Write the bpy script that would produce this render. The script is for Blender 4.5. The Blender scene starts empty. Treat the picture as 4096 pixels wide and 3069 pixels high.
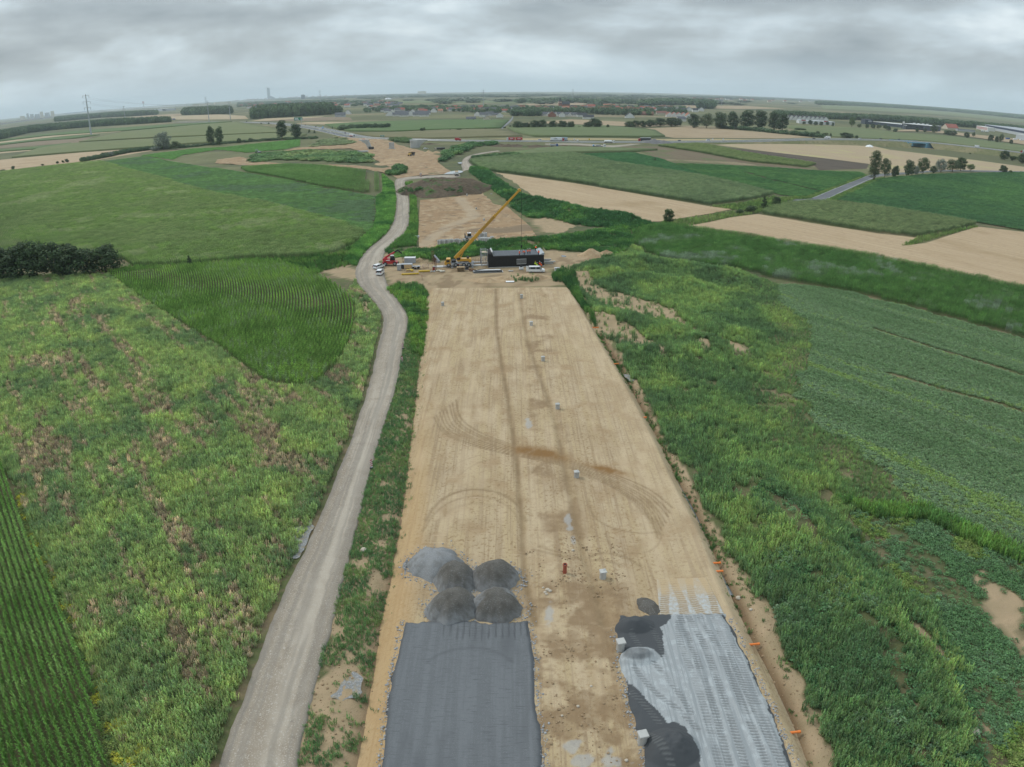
import bpy, bmesh, math, random
import numpy as np
from mathutils import Vector, Matrix
from mathutils.geometry import delaunay_2d_cdt

random.seed(11)
rng = np.random.default_rng(11)
sc = bpy.context.scene
COL = sc.collection
PI = math.pi
R = math.radians

# - camera: a drone's wide lens with its barrel distortion
LK, LF, PITCH, ROLL, CH = 1.5, 2920.55, R(22.5), R(.3), 57.0
cam = bpy.data.cameras.new('camera')
cam_o = bpy.data.objects.new('camera', cam)
COL.objects.link(cam_o)
sc.camera = cam_o
cam.type = 'PANO'
cam.panorama_type = 'FISHEYE_LENS_POLYNOMIAL'
cam.sensor_fit = 'HORIZONTAL'
cam.sensor_width = 36.0
cam.sensor_height = 36.0 * 767 / 1024
cam.clip_start = .5
cam.clip_end = 80000
cam.fisheye_fov = PI
_r = np.linspace(0, 23.5, 400)
_th = LK * np.arctan(_r * 4096 / 36 / (LK * LF))
_A = np.stack([_r, _r ** 2, _r ** 3, _r ** 4], 1)
_c = np.linalg.lstsq(_A, _th, rcond=None)[0]
cam.fisheye_polynomial_k0 = 0
cam.fisheye_polynomial_k1, cam.fisheye_polynomial_k2, cam.fisheye_polynomial_k3, cam.fisheye_polynomial_k4 = [-float(v) for v in _c]
cam_o.location = (0, 0, CH)
cam_o.rotation_euler = (Matrix.Rotation(PI / 2 - PITCH, 4, 'X') @ Matrix.Rotation(-ROLL, 4, 'Z')).to_euler()

# - sky, sun, exposure
SUN_EL, SUN_AZ = R(46), R(300)          # veiled sun ahead on the left
w = bpy.data.worlds.new('World')
sc.world = w
w.use_nodes = True
nt = w.node_tree
nt.nodes.clear()
def wn(t, **k):
    n = nt.nodes.new(t)
    for a, b in k.items():
        setattr(n, a, b)
    return n
L = nt.links.new
out = wn('ShaderNodeOutputWorld')
bg = wn('ShaderNodeBackground')
L(bg.outputs[0], out.inputs[0])
sky = wn('ShaderNodeTexSky', sky_type='NISHITA', sun_disc=False, sun_elevation=SUN_EL, sun_rotation=SUN_AZ, altitude=150, air_density=1.2, dust_density=2.0)
tc = wn('ShaderNodeTexCoord')
sep = wn('ShaderNodeSeparateXYZ')
L(tc.outputs['Generated'], sep.inputs[0])
zz = wn('ShaderNodeMath', operation='MAXIMUM'); zz.inputs[1].default_value = 0
L(sep.outputs[2], zz.inputs[0])
def cloud_noise(sx, sz, scale, detail, rough, dist, off):
    mp = wn('ShaderNodeMapping')
    mp.inputs['Scale'].default_value = (sx, sx, sz)
    mp.inputs['Location'].default_value = off
    L(tc.outputs['Generated'], mp.inputs[0])
    n = wn('ShaderNodeTexNoise')
    n.inputs['Scale'].default_value = scale
    n.inputs['Detail'].default_value = detail
    n.inputs['Roughness'].default_value = rough
    n.inputs['Distortion'].default_value = dist
    L(mp.outputs[0], n.inputs['Vector'])
    return n.outputs[0]
n1 = cloud_noise(1.0, 4.0, 2.4, 5, .52, .25, (7.3, 2.9, 1.15))
n2 = cloud_noise(1.0, 2.6, 6.5, 5, .55, .15, (.3, 5.2, 1.9))
mx = wn('ShaderNodeMath', operation='MULTIPLY_ADD'); mx.inputs[1].default_value = .38
L(n2, mx.inputs[0]); L(n1, mx.inputs[2])
cr = wn('ShaderNodeValToRGB')
e = cr.color_ramp.elements
e[0].position = .53; e[0].color = (.27, .32, .36, 1)
e[1].position = .84; e[1].color = (.78, .87, .91, 1)
m_ = cr.color_ramp.elements.new(.65); m_.color = (.40, .46, .495, 1)
m_ = cr.color_ramp.elements.new(.735); m_.color = (.54, .63, .685, 1)
L(mx.outputs[0], cr.inputs[0])
# pale veil of distant cloud low down
hz = wn('ShaderNodeMapRange'); hz.inputs[1].default_value = .0; hz.inputs[2].default_value = .06; hz.inputs[3].default_value = .75; hz.inputs[4].default_value = 0
L(zz.outputs[0], hz.inputs[0])
mh = wn('ShaderNodeMixRGB'); mh.inputs[2].default_value = (.53, .67, .76, 1)
L(hz.outputs[0], mh.inputs[0]); L(cr.outputs[0], mh.inputs[1])
# an overcast sky is brighter overhead than at the horizon
ov = wn('ShaderNodeMapRange'); ov.inputs[1].default_value = .1; ov.inputs[2].default_value = 1; ov.inputs[3].default_value = 1; ov.inputs[4].default_value = 2.0
L(zz.outputs[0], ov.inputs[0])
mo = wn('ShaderNodeMixRGB', blend_type='MULTIPLY'); mo.inputs[0].default_value = 1
L(mh.outputs[0], mo.inputs[1]); L(ov.outputs[0], mo.inputs[2])
sk = wn('ShaderNodeMixRGB', blend_type='MULTIPLY'); sk.inputs[0].default_value = 1; sk.inputs[2].default_value = (.1, .1, .1, 1)
L(sky.outputs[0], sk.inputs[1])
fin = wn('ShaderNodeMixRGB'); fin.inputs[0].default_value = .92
L(sk.outputs[0], fin.inputs[1]); L(mo.outputs[0], fin.inputs[2])
L(fin.outputs[0], bg.inputs[0])
bg.inputs[1].default_value = 1.12

sl = bpy.data.lights.new('sun', 'SUN')
sl.energy = 1.5
sl.angle = R(12)
sl.color = (1, .96, .9)
so = bpy.data.objects.new('sun', sl)
COL.objects.link(so)
_d = Vector((math.sin(SUN_AZ) * math.cos(SUN_EL), math.cos(SUN_AZ) * math.cos(SUN_EL), math.sin(SUN_EL)))
so.rotation_euler = _d.to_track_quat('Z', 'Y').to_euler()

vs = sc.view_settings
vs.view_transform = 'Standard'
vs.look = 'None'
vs.exposure = 0.0
HAZE = 5.4e-5            # extinction per metre of the humid air
vs.gamma = 1
vs.use_curve_mapping = False
cy = sc.cycles
cy.max_bounces = 6
cy.diffuse_bounces = 4
cy.glossy_bounces = 2
cy.transmission_bounces = 2
cy.transparent_max_bounces = 8
cy.volume_bounces = 1
cy.use_adaptive_sampling = True
cy.adaptive_threshold = .015
cy.use_denoising = True
cy.denoiser = 'OPENIMAGEDENOISE'
cy.denoising_input_passes = 'RGB_ALBEDO_NORMAL'
cy.denoising_prefilter = 'ACCURATE'
cy.caustics_reflective = cy.caustics_refractive = False
sc.render.film_transparent = False

# - helpers
def G(X, Y, z=0.0):
    """photo pixel (4096 wide) -> point at height z in the world"""
    u = X - 2048; v = 1534.5 - Y
    r = math.hypot(u, v); th = LK * math.atan(r / (LK * LF)); ph = math.atan2(v, u) - ROLL
    x = math.sin(th) * math.cos(ph); up = math.sin(th) * math.sin(ph); fw = math.cos(th)
    dy = fw * math.cos(PITCH) + up * math.sin(PITCH); dz = -fw * math.sin(PITCH) + up * math.cos(PITCH)
    dz = min(dz, -.0026)
    t = (z - CH) / dz
    return (x * t, dy * t)
def GV(X, Y, z=0.0):
    p = G(X, Y, z)
    return Vector((p[0], p[1], z))
def GP(pts, z=0.0):
    return np.array([G(x, y, z) for x, y in pts])

_perm = rng.permutation(4096)
def _h(i, j, s):
    return _perm[(_perm[(_perm[i & 4095] + j) & 4095] + s) & 4095] / 4095.0
def vnoise(x, y, s=0):
    x = np.asarray(x, float); y = np.asarray(y, float)
    i = np.floor(x).astype(int); j = np.floor(y).astype(int)
    fx = x - i; fy = y - j
    fx = fx * fx * (3 - 2 * fx); fy = fy * fy * (3 - 2 * fy)
    a = _h(i, j, s); b = _h(i + 1, j, s); c = _h(i, j + 1, s); d = _h(i + 1, j + 1, s)
    return a + (b - a) * fx + (c - a) * fy + (a - b - c + d) * fx * fy
def fbm(x, y, sc_, o=3, s=0):
    v = 0; a = .5; t = 0
    for k in range(o):
        v = v + a * vnoise(np.asarray(x) / sc_ * 2 ** k, np.asarray(y) / sc_ * 2 ** k, s + k * 7)
        t += a; a *= .5
    return v / t
def sstep(a, b, x):
    t = np.clip((x - a) / (b - a), 0, 1)
    return t * t * (3 - 2 * t)
def inside(poly, x, y):
    poly = np.asarray(poly); n = len(poly); r = np.zeros(np.shape(x), bool)
    for i in range(n):
        x0, y0 = poly[i]; x1, y1 = poly[(i + 1) % n]
        if y0 == y1: continue
        c = ((y0 > y) != (y1 > y)) & (x < (x1 - x0) * (y - y0) / (y1 - y0) + x0)
        r ^= c
    return r
def dseg(poly, x, y, closed=False):
    """distance to a polyline"""
    poly = np.asarray(poly); d = np.full(np.shape(x), 1e9)
    n = len(poly)
    for i in range(n if closed else n - 1):
        a = poly[i]; b = poly[(i + 1) % n]; ab = b - a; l = max(ab @ ab, 1e-9)
        t = np.clip(((x - a[0]) * ab[0] + (y - a[1]) * ab[1]) / l, 0, 1)
        d = np.minimum(d, np.hypot(x - a[0] - t * ab[0], y - a[1] - t * ab[1]))
    return d
def smooth(pts, n=6):
    p = [np.array(q, float) for q in pts]
    p = [2 * p[0] - p[1]] + p + [2 * p[-1] - p[-2]]
    o = []
    for i in range(1, len(p) - 2):
        for k in range(n):
            t = k / n
            o.append(.5 * (2 * p[i] + (p[i + 1] - p[i - 1]) * t + (2 * p[i - 1] - 5 * p[i] + 4 * p[i + 1] - p[i + 2]) * t * t + (3 * p[i] - p[i - 1] - 3 * p[i + 1] + p[i + 2]) * t ** 3))
    o.append(p[-2])
    return np.array(o)

# - materials
MATS = {}
def mat(name, base, rough=.9, noises=(), bump=None, attrs=(), spec=.25, metal=0.0, trans=0.0, vcol=None, obj_space=False):
    """noises: (scale or (sx,sy,sz), lo, hi, colour, detail); attrs: (attribute, colour, strength)"""
    if name in MATS: return MATS[name]
    m = bpy.data.materials.new(name); m.use_nodes = True
    t = m.node_tree; t.nodes.clear(); l = t.links.new
    o = t.nodes.new('ShaderNodeOutputMaterial'); b = t.nodes.new('ShaderNodeBsdfPrincipled')
    l(b.outputs[0], o.inputs[0])
    b.inputs['Roughness'].default_value = rough
    b.inputs['Specular IOR Level'].default_value = spec
    b.inputs['Metallic'].default_value = metal
    g = t.nodes.new('ShaderNodeTexCoord') if obj_space else t.nodes.new('ShaderNodeNewGeometry')
    pos = g.outputs['Object'] if obj_space else g.outputs['Position']
    col = None
    def rgb(c):
        return (c[0], c[1], c[2], 1)
    if vcol:
        a = t.nodes.new('ShaderNodeAttribute'); a.attribute_name = vcol
        mu = t.nodes.new('ShaderNodeMixRGB'); mu.blend_type = 'MULTIPLY'; mu.inputs[0].default_value = 1
        mu.inputs[1].default_value = rgb(base); l(a.outputs['Color'], mu.inputs[2]); col = mu.outputs[0]
    def noise_fac(s, lo, hi, det):
        mp = t.nodes.new('ShaderNodeMapping'); s3 = s if isinstance(s, tuple) else (s, s, s)
        mp.inputs['Scale'].default_value = s3
        l(pos, mp.inputs[0])
        n = t.nodes.new('ShaderNodeTexNoise'); n.inputs['Scale'].default_value = 1; n.inputs['Detail'].default_value = det; n.inputs['Roughness'].default_value = .6
        l(mp.outputs[0], n.inputs['Vector'])
        r = t.nodes.new('ShaderNodeMapRange'); r.interpolation_type = 'SMOOTHSTEP'; r.inputs[1].default_value = lo; r.inputs[2].default_value = hi
        l(n.outputs[0], r.inputs[0])
        return r.outputs[0]
    def mixin(fac, c2):
        nonlocal col
        x = t.nodes.new('ShaderNodeMixRGB')
        if col is None: x.inputs[1].default_value = rgb(base)
        else: l(col, x.inputs[1])
        x.inputs[2].default_value = rgb(c2)
        l(fac, x.inputs[0]); col = x.outputs[0]
    for it in noises:
        s, lo, hi, c2 = it[:4]; det = it[4] if len(it) > 4 else 5
        mixin(noise_fac(s, lo, hi, det), c2)
    for an, c2, st in attrs:
        a = t.nodes.new('ShaderNodeAttribute'); a.attribute_name = an
        mm = t.nodes.new('ShaderNodeMath'); mm.operation = 'MULTIPLY'; mm.inputs[1].default_value = st; mm.use_clamp = True
        l(a.outputs['Fac'], mm.inputs[0]); mixin(mm.outputs[0], c2)
    if col is None: b.inputs['Base Color'].default_value = rgb(base)
    else: l(col, b.inputs['Base Color'])
    if bump:
        s, st, ds = bump[:3]
        mp = t.nodes.new('ShaderNodeMapping'); mp.inputs['Scale'].default_value = s if isinstance(s, tuple) else (s, s, s)
        l(pos, mp.inputs[0])
        n = t.nodes.new('ShaderNodeTexNoise'); n.inputs['Scale'].default_value = 1; n.inputs['Detail'].default_value = 6; n.inputs['Roughness'].default_value = .65
        l(mp.outputs[0], n.inputs['Vector'])
        bp = t.nodes.new('ShaderNodeBump'); bp.inputs['Strength'].default_value = st; bp.inputs['Distance'].default_value = ds
        l(n.outputs[0], bp.inputs['Height']); l(bp.outputs[0], b.inputs['Normal'])
    MATS[name] = m
    return m
def leafmat(name, base, inst=True, transl=.25, rough=.75):
    """leaf colour = base x per-leaf colour x per-plant tint"""
    if name in MATS: return MATS[name]
    m = bpy.data.materials.new(name); m.use_nodes = True
    t = m.node_tree; t.nodes.clear(); l = t.links.new
    o = t.nodes.new('ShaderNodeOutputMaterial')
    d = t.nodes.new('ShaderNodeBsdfPrincipled'); d.inputs['Roughness'].default_value = rough; d.inputs['Specular IOR Level'].default_value = .3
    tr = t.nodes.new('ShaderNodeBsdfTranslucent'); mx = t.nodes.new('ShaderNodeMixShader'); mx.inputs[0].default_value = transl
    a = t.nodes.new('ShaderNodeAttribute'); a.attribute_name = 'col'
    c = t.nodes.new('ShaderNodeMixRGB'); c.blend_type = 'MULTIPLY'; c.inputs[0].default_value = 1; c.inputs[1].default_value = (*base, 1)
    l(a.outputs['Color'], c.inputs[2]); src = c.outputs[0]
    if inst:
        a2 = t.nodes.new('ShaderNodeAttribute'); a2.attribute_name = 'tint'; a2.attribute_type = 'INSTANCER'
        c2 = t.nodes.new('ShaderNodeMixRGB'); c2.blend_type = 'MULTIPLY'; c2.inputs[0].default_value = 1
        l(src, c2.inputs[1]); l(a2.outputs['Color'], c2.inputs[2]); src = c2.outputs[0]
    l(src, d.inputs['Base Color']); l(src, tr.inputs[0])
    l(d.outputs[0], mx.inputs[1]); l(tr.outputs[0], mx.inputs[2]); l(mx.outputs[0], o.inputs[0])
    MATS[name] = m
    return m

# - objects
def link(o, parent=None):
    COL.objects.link(o)
    if parent is not None: o.parent = parent
    return o
def tag(o, label=None, cat=None, group=None, kind=None):
    if label: o['label'] = label
    if cat: o['category'] = cat
    if group: o['group'] = group
    if kind: o['kind'] = kind
    return o
def thing(name, label, cat, loc=(0, 0, 0), rz=0.0, group=None, scale=1.0):
    o = bpy.data.objects.new(name, None); COL.objects.link(o)
    o.empty_display_size = .2
    o.location = loc; o.rotation_euler = (0, 0, rz)
    if scale != 1.0: o.scale = (scale,) * 3 if not isinstance(scale, tuple) else scale
    return tag(o, label, cat, group)
def mesh_np(name, v, f, m=None, smooth_=False):
    me = bpy.data.meshes.new(name)
    v = np.asarray(v, np.float32); f = np.asarray(f)
    me.vertices.add(len(v)); me.vertices.foreach_set('co', v.ravel())
    k = f.shape[1]
    me.loops.add(f.size); me.loops.foreach_set('vertex_index', f.ravel().astype(np.int32))
    me.polygons.add(len(f)); me.polygons.foreach_set('loop_start', np.arange(0, f.size, k, dtype=np.int32))
    me.polygons.foreach_set('loop_total', np.full(len(f), k, np.int32))
    if smooth_: me.polygons.foreach_set('use_smooth', np.ones(len(f), bool))
    me.update(calc_edges=True)
    if m: me.materials.append(m)
    return me
def fattr(me, name, vals):
    a = me.attributes.new(name, 'FLOAT', 'POINT'); a.data.foreach_set('value', np.asarray(vals, np.float32).ravel())
def cattr(me, name, cols):
    cols = np.asarray(cols, np.float32)
    if cols.shape[1] == 3: cols = np.concatenate([cols, np.ones((len(cols), 1), np.float32)], 1)
    a = me.attributes.new(name, 'FLOAT_COLOR', 'POINT'); a.data.foreach_set('color', cols.ravel())
def obj(name, me, parent=None, kind=None):
    o = bpy.data.objects.new(name, me); link(o, parent)
    if kind: o['kind'] = kind
    return o
def copy_tree(o, parent=None):
    c = o.copy(); COL.objects.link(c)
    if parent is not None:
        c.parent = parent
    for ch in o.children: copy_tree(ch, c)
    return c

class MB:
    """collects shapes, builds ONE mesh"""
    def __init__(s): s.v = []; s.f = []
    def add(s, v, f):
        k = len(s.v); s.v += [tuple(q) for q in v]; s.f += [tuple(i + k for i in q) for q in f]; return s
    def box(s, c, d, rz=0, ry=0, rx=0, bev=0.0):
        hx, hy, hz = d[0] / 2, d[1] / 2, d[2] / 2
        M = Matrix.Translation(c) @ Matrix.Rotation(rz, 4, 'Z') @ Matrix.Rotation(ry, 4, 'Y') @ Matrix.Rotation(rx, 4, 'X')
        if bev <= 0:
            vs_ = [M @ Vector((x, y, z)) for z in (-hz, hz) for x, y in ((-hx, -hy), (hx, -hy), (hx, hy), (-hx, hy))]
            return s.add(vs_, [(3, 2, 1, 0), (4, 5, 6, 7), (0, 1, 5, 4), (1, 2, 6, 5), (2, 3, 7, 6), (3, 0, 4, 7)])
        b = min(bev, hx * .9, hy * .9, hz * .9); rings = []
        for z, i in ((-hz, b), (-hz + b, 0), (hz - b, 0), (hz, b)):
            x, y = hx - i, hy - i; c_ = b if i == 0 else b * .5
            rings.append([M @ Vector((q[0], q[1], z)) for q in ((-x + c_, -y), (x - c_, -y), (x, -y + c_), (x, y - c_), (x - c_, y), (-x + c_, y), (-x, y - c_), (-x, -y + c_))])
        v = [q for r_ in rings for q in r_]; f = []
        for k in range(3):
            for i in range(8):
                j = (i + 1) % 8; f.append((k * 8 + i, k * 8 + j, k * 8 + 8 + j, k * 8 + 8 + i))
        f.append(tuple(range(7, -1, -1))); f.append(tuple(range(24, 32)))
        return s.add(v, f)
    def cyl(s, p0, p1, r0, r1=None, n=12, caps=True):
        r1 = r0 if r1 is None else r1
        p0 = Vector(p0); p1 = Vector(p1); a = (p1 - p0)
        q = a.to_track_quat('Z', 'Y').to_matrix()
        v = []
        for p, r in ((p0, r0), (p1, r1)):
            for i in range(n):
                t = 2 * PI * i / n
                v.append(p + q @ Vector((r * math.cos(t), r * math.sin(t), 0)))
        f = [(i, (i + 1) % n, n + (i + 1) % n, n + i) for i in range(n)]
        if caps: f += [tuple(range(n - 1, -1, -1)), tuple(range(n, 2 * n))]
        return s.add(v, f)
    def tube(s, pts, r, n=6):
        for a, b in zip(pts[:-1], pts[1:]): s.cyl(a, b, r, r, n)
        return s
    def prism(s, prof, y0, y1, axis='y', taper=None):
        """profile in (x,z) extruded along y; taper(x,z,side)->y"""
        n = len(prof); v = []
        for k, y in enumerate((y0, y1)):
            for x, z in prof:
                yy = taper(x, z, y) if taper else y
                v.append((x, yy, z) if axis == 'y' else (yy, x, z))
        f = [(i, (i + 1) % n, n + (i + 1) % n, n + i) for i in range(n)] + [tuple(range(n - 1, -1, -1)), tuple(range(n, 2 * n))]
        return s.add(v, f)
    def loft(s, rings, close=True):
        n = len(rings[0]); v = [q for r_ in rings for q in r_]; f = []
        for k in range(len(rings) - 1):
            for i in range(n):
                j = (i + 1) % n; f.append((k * n + i, k * n + j, (k + 1) * n + j, (k + 1) * n + i))
        if close: f += [tuple(range(n - 1, -1, -1)), tuple(range((len(rings) - 1) * n, len(rings) * n))]
        return s.add(v, f)
    def sphere(s, c, r, nu=10, nv=6):
        rx, ry, rz_ = r if isinstance(r, tuple) else (r, r, r)
        rings = []
        for k in range(1, nv):
            a = PI * k / nv - PI / 2
            rings.append([(c[0] + rx * math.cos(a) * math.cos(2 * PI * i / nu), c[1] + ry * math.cos(a) * math.sin(2 * PI * i / nu), c[2] + rz_ * math.sin(a)) for i in range(nu)])
        return s.loft(rings)
    def mesh(s, name, m, sm=False):
        me = bpy.data.meshes.new(name); me.from_pydata(s.v, [], s.f)
        bm = bmesh.new(); bm.from_mesh(me); bmesh.ops.recalc_face_normals(bm, faces=bm.faces); bm.to_mesh(me); bm.free()
        if m: me.materials.append(m)
        if sm:
            for p in me.polygons: p.use_smooth = True
        return me
    def build(s, name, m, parent=None, sm=False, kind=None):
        return obj(name, s.mesh(name, m, sm), parent, kind)

# - scattering of uncountable plants
def scatter(name, pts, rot, scl, tint, variants, label, cat, tilt=None):
    """one 'stuff' object: plant clumps instanced on points"""
    n = len(pts)
    me = bpy.data.meshes.new(name)
    me.vertices.add(n); me.vertices.foreach_set('co', np.asarray(pts, np.float32).ravel())
    r3 = np.zeros((n, 3), np.float32); r3[:, 2] = rot
    if tilt is not None: r3[:, 0] = tilt[:, 0]; r3[:, 1] = tilt[:, 1]
    a = me.attributes.new('rotv', 'FLOAT_VECTOR', 'POINT'); a.data.foreach_set('vector', r3.ravel())
    s3 = np.asarray(scl, np.float32)
    if s3.ndim == 1: s3 = np.repeat(s3[:, None], 3, 1)
    a = me.attributes.new('sclv', 'FLOAT_VECTOR', 'POINT'); a.data.foreach_set('vector', s3.ravel())
    cattr(me, 'tint', tint)
    a = me.attributes.new('pick', 'INT', 'POINT'); a.data.foreach_set('value', rng.integers(0, len(variants), n).astype(np.int32))
    me.update()
    o = obj(name, me, None, 'stuff'); tag(o, label, cat)
    col = bpy.data.collections.new(name + '_kinds')
    for k, vm in enumerate(variants):
        vo = bpy.data.objects.new('%s_kind_%02d' % (name, k), vm); col.objects.link(vo)
    ng = bpy.data.node_groups.new(name, 'GeometryNodeTree')
    ng.interface.new_socket('Geometry', in_out='INPUT', socket_type='NodeSocketGeometry')
    ng.interface.new_socket('Geometry', in_out='OUTPUT', socket_type='NodeSocketGeometry')
    N = ng.nodes.new; l = ng.links.new
    gi = N('NodeGroupInput'); go = N('NodeGroupOutput'); ip = N('GeometryNodeInstanceOnPoints')
    ci = N('GeometryNodeCollectionInfo'); ci.inputs['Collection'].default_value = col
    ci.inputs['Separate Children'].default_value = True; ci.inputs['Reset Children'].default_value = True
    def na(nm, ty):
        q = N('GeometryNodeInputNamedAttribute'); q.data_type = ty; q.inputs['Name'].default_value = nm
        return q.outputs['Attribute']
    l(gi.outputs[0], ip.inputs['Points']); l(ci.outputs[0], ip.inputs['Instance'])
    ip.inputs['Pick Instance'].default_value = True
    l(na('pick', 'INT'), ip.inputs['Instance Index'])
    l(na('rotv', 'FLOAT_VECTOR'), ip.inputs['Rotation'])
    l(na('sclv', 'FLOAT_VECTOR'), ip.inputs['Scale'])
    l(ip.outputs[0], go.inputs[0])
    md = o.modifiers.new('plants', 'NODES'); md.node_group = ng
    return o
class LB:
    """leaf builder: quads with a colour each"""
    def __init__(s): s.v = []; s.f = []; s.c = []
    def quad(s, a, b, c, d, col):
        k = len(s.v); s.v += [a, b, c, d]; s.f.append((k, k + 1, k + 2, k + 3)); s.c += [col] * 4
    def blade(s, base, az, h, reach, wid, col, bend=.5):
        """arching leaf: two quads"""
        b = np.asarray(base, float); dx, dy = math.cos(az), math.sin(az); px, py = -dy * wid / 2, dx * wid / 2
        m_ = b + np.array((dx * reach * .55, dy * reach * .55, h)); t = b + np.array((dx * reach, dy * reach, h * (1 - bend)))
        p = np.array((px, py, 0))
        s.quad(b - p * .6, b + p * .6, m_ + p, m_ - p, col); s.quad(m_ - p, m_ + p, t + p * .15, t - p * .15, col)
    def spike(s, base, tip, wid, col, tipc=None):
        b = np.asarray(base, float); t = np.asarray(tip, float)
        for a in (0, PI / 2):
            p = np.array((math.cos(a), math.sin(a), 0)) * wid / 2
            s.quad(b - p * .5, b + p * .5, t + p * .35, t - p * .35, col)
            if tipc: s.c[-2:] = [tipc, tipc]
    def leaf(s, c, n, size, col, asp=1.0):
        n = Vector(n).normalized(); u = n.orthogonal().normalized(); u.rotate(Matrix.Rotation(random.uniform(0, 6.28), 3, n)); v = n.cross(u)
        c = Vector(c); u *= size / 2 * asp; v *= size / 2
        s.quad(tuple(c - u - v * .5), tuple(c - v), tuple(c + u + v * .3), tuple(c - u * .2 + v), col)
    def mesh(s, name, m):
        me = mesh_np(name, np.array(s.v), np.array(s.f), m); cattr(me, 'col', np.array(s.c)); return me
def jgrid(poly, sp, jit=.45, wob=0.0):
    """jittered grid points inside a polygon"""
    poly = np.asarray(poly); x0, y0 = poly.min(0); x1, y1 = poly.max(0)
    X, Y = np.meshgrid(np.arange(x0, x1, sp), np.arange(y0, y1, sp))
    X = X.ravel() + rng.uniform(-jit, jit, X.size) * sp; Y = Y.ravel() + rng.uniform(-jit, jit, Y.size) * sp
    k = inside(poly, X + (wob * 2 * (fbm(X, Y, 5, 3, 131) - .5) if wob else 0), Y + (wob * 2 * (fbm(X, Y, 5, 3, 137) - .5) if wob else 0))
    return X[k], Y[k]
# ================================================================ LAYOUT (ground plan worked out from the photograph)
PLZ = .8                                   # height of the formation
_pl = smooth(GP([(1454, 3200), (1529, 3069), (1611, 2459), (1648, 2242), (1677, 2024), (1695, 1807), (1713, 1590), (1731, 1300), (1735, 1153)], PLZ), 4)
_pr = smooth(GP([(3255, 3200), (3190, 3069), (3106, 2858), (3010, 2645), (2919, 2464), (2850, 2300), (2778, 2118), (2676, 1916), (2575, 1698), (2459, 1481), (2377, 1343), (2314, 1229), (2254, 1137)], PLZ), 4)
def XL(y): return np.interp(y, _pl[:, 1], _pl[:, 0])
def XR(y): return np.interp(y, _pr[:, 1], _pr[:, 0])
PY0, PY1 = 36.0, float(min(_pl[-1, 1], _pr[-1, 1]))
road_L = smooth(GP([(820, 3300), (876, 3069), (975, 2799), (1099, 2460), (1222, 2196), (1322, 1973), (1417, 1725), (1474, 1550), (1509, 1400), (1534, 1292), (1526, 1248), (1484, 1191), (1432, 1131), (1425, 1075), (1465, 1007), (1547, 937), (1577, 880), (1588, 804), (1580, 735), (1600, 712), (1700, 704), (1807, 697), (1850, 682), (1845, 657), (1861, 631), (1915, 614), (1990, 603)]), 5)
road_R = smooth(GP([(1150, 3300), (1189, 3069), (1243, 2799), (1335, 2460), (1405, 2196), (1458, 1973), (1528, 1725), (1585, 1550), (1612, 1400), (1633, 1292), (1622, 1248), (1585, 1191), (1545, 1131), (1535, 1075), (1541, 1007), (1617, 937), (1636, 880), (1636, 804), (1619, 735), (1640, 719), (1720, 713), (1834, 709), (1896, 676), (1873, 646), (1894, 626), (1948, 613), (2000, 606)]), 5)
road_C = (road_L + road_R) / 2
ditchR = smooth(GP([(3240, 3200), (3203, 3019), (3145, 2819), (3074, 2684), (3003, 2548), (2951, 2413), (2880, 2284), (2835, 2174), (2764, 2019), (2690, 1890), (2600, 1700), (2490, 1490), (2400, 1340)]), 3)
bankR = GP([(3370, 3200), (3345, 3069), (3306, 2929), (3222, 2774), (3158, 2581), (3074, 2439), (2951, 2271), (2860, 2120), (2760, 1940), (2660, 1760), (2560, 1560), (2470, 1420), (2420, 1340)])
bank_poly = np.concatenate([_pr[:-4], bankR[::-1]])
_k = road_R[:, 1] < 215
verge_poly = np.concatenate([road_R[_k], _pl[::-1]])
site_poly = GP([(1530, 1000), (1575, 1040), (1640, 1046), (1760, 1048), (1850, 1036), (1960, 1022), (2180, 1004), (2330, 1010), (2430, 1038), (2290, 1068), (2200, 1078), (2230, 1105), (2262, 1140), (1725, 1160), (1690, 1150), (1560, 1135), (1525, 1100)])
def fat(q, s): c = q.mean(0); return c + (q - c) * np.array([1.05, s])
sand_polys = [bank_poly, verge_poly, site_poly,
    fat(GP([(2276, 1100), (2330, 1118), (2400, 1158), (2504, 1178), (2600, 1195), (2670, 1212), (2665, 1238), (2560, 1222), (2470, 1212), (2380, 1188), (2300, 1140)]), 1.7),
    fat(GP([(2370, 1290), (2430, 1296), (2504, 1318), (2580, 1345), (2640, 1372), (2632, 1400), (2540, 1370), (2480, 1350), (2400, 1330)]), 1.7),
    fat(GP([(2885, 1374), (2960, 1376), (3000, 1392), (2960, 1408), (2900, 1404)]), 1.7),
    fat(GP([(2765, 1392), (2810, 1390), (2835, 1404), (2790, 1416)]), 1.7),
    fat(GP([(2700, 1285), (2800, 1320), (2900, 1345), (2900, 1352), (2790, 1330), (2700, 1296)]), 1.7),
    GP([(2120, 880), (2180, 870), (2250, 885), (2310, 905), (2240, 935), (2180, 930)]),
    GP([(1290, 1085), (1390, 1060), (1440, 1080), (1440, 1130), (1370, 1110)]),
    GP([(1410, 1170), (1450, 1190), (1490, 1260), (1480, 1290), (1440, 1230)]),
    GP([(3900, 2260), (3990, 2340), (4096, 2420), (4096, 2640), (4010, 2560), (3930, 2430)]),
    GP([(3905, 2850), (3950, 2880), (3990, 2950), (3930, 2940)]),
    GP([(3600, 2430), (3660, 2490), (3740, 2580), (3790, 2680), (3730, 2640), (3640, 2530)]),
    GP([(1220, 2150), (1250, 2090), (1230, 2180), (1160, 2230)])]
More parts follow.
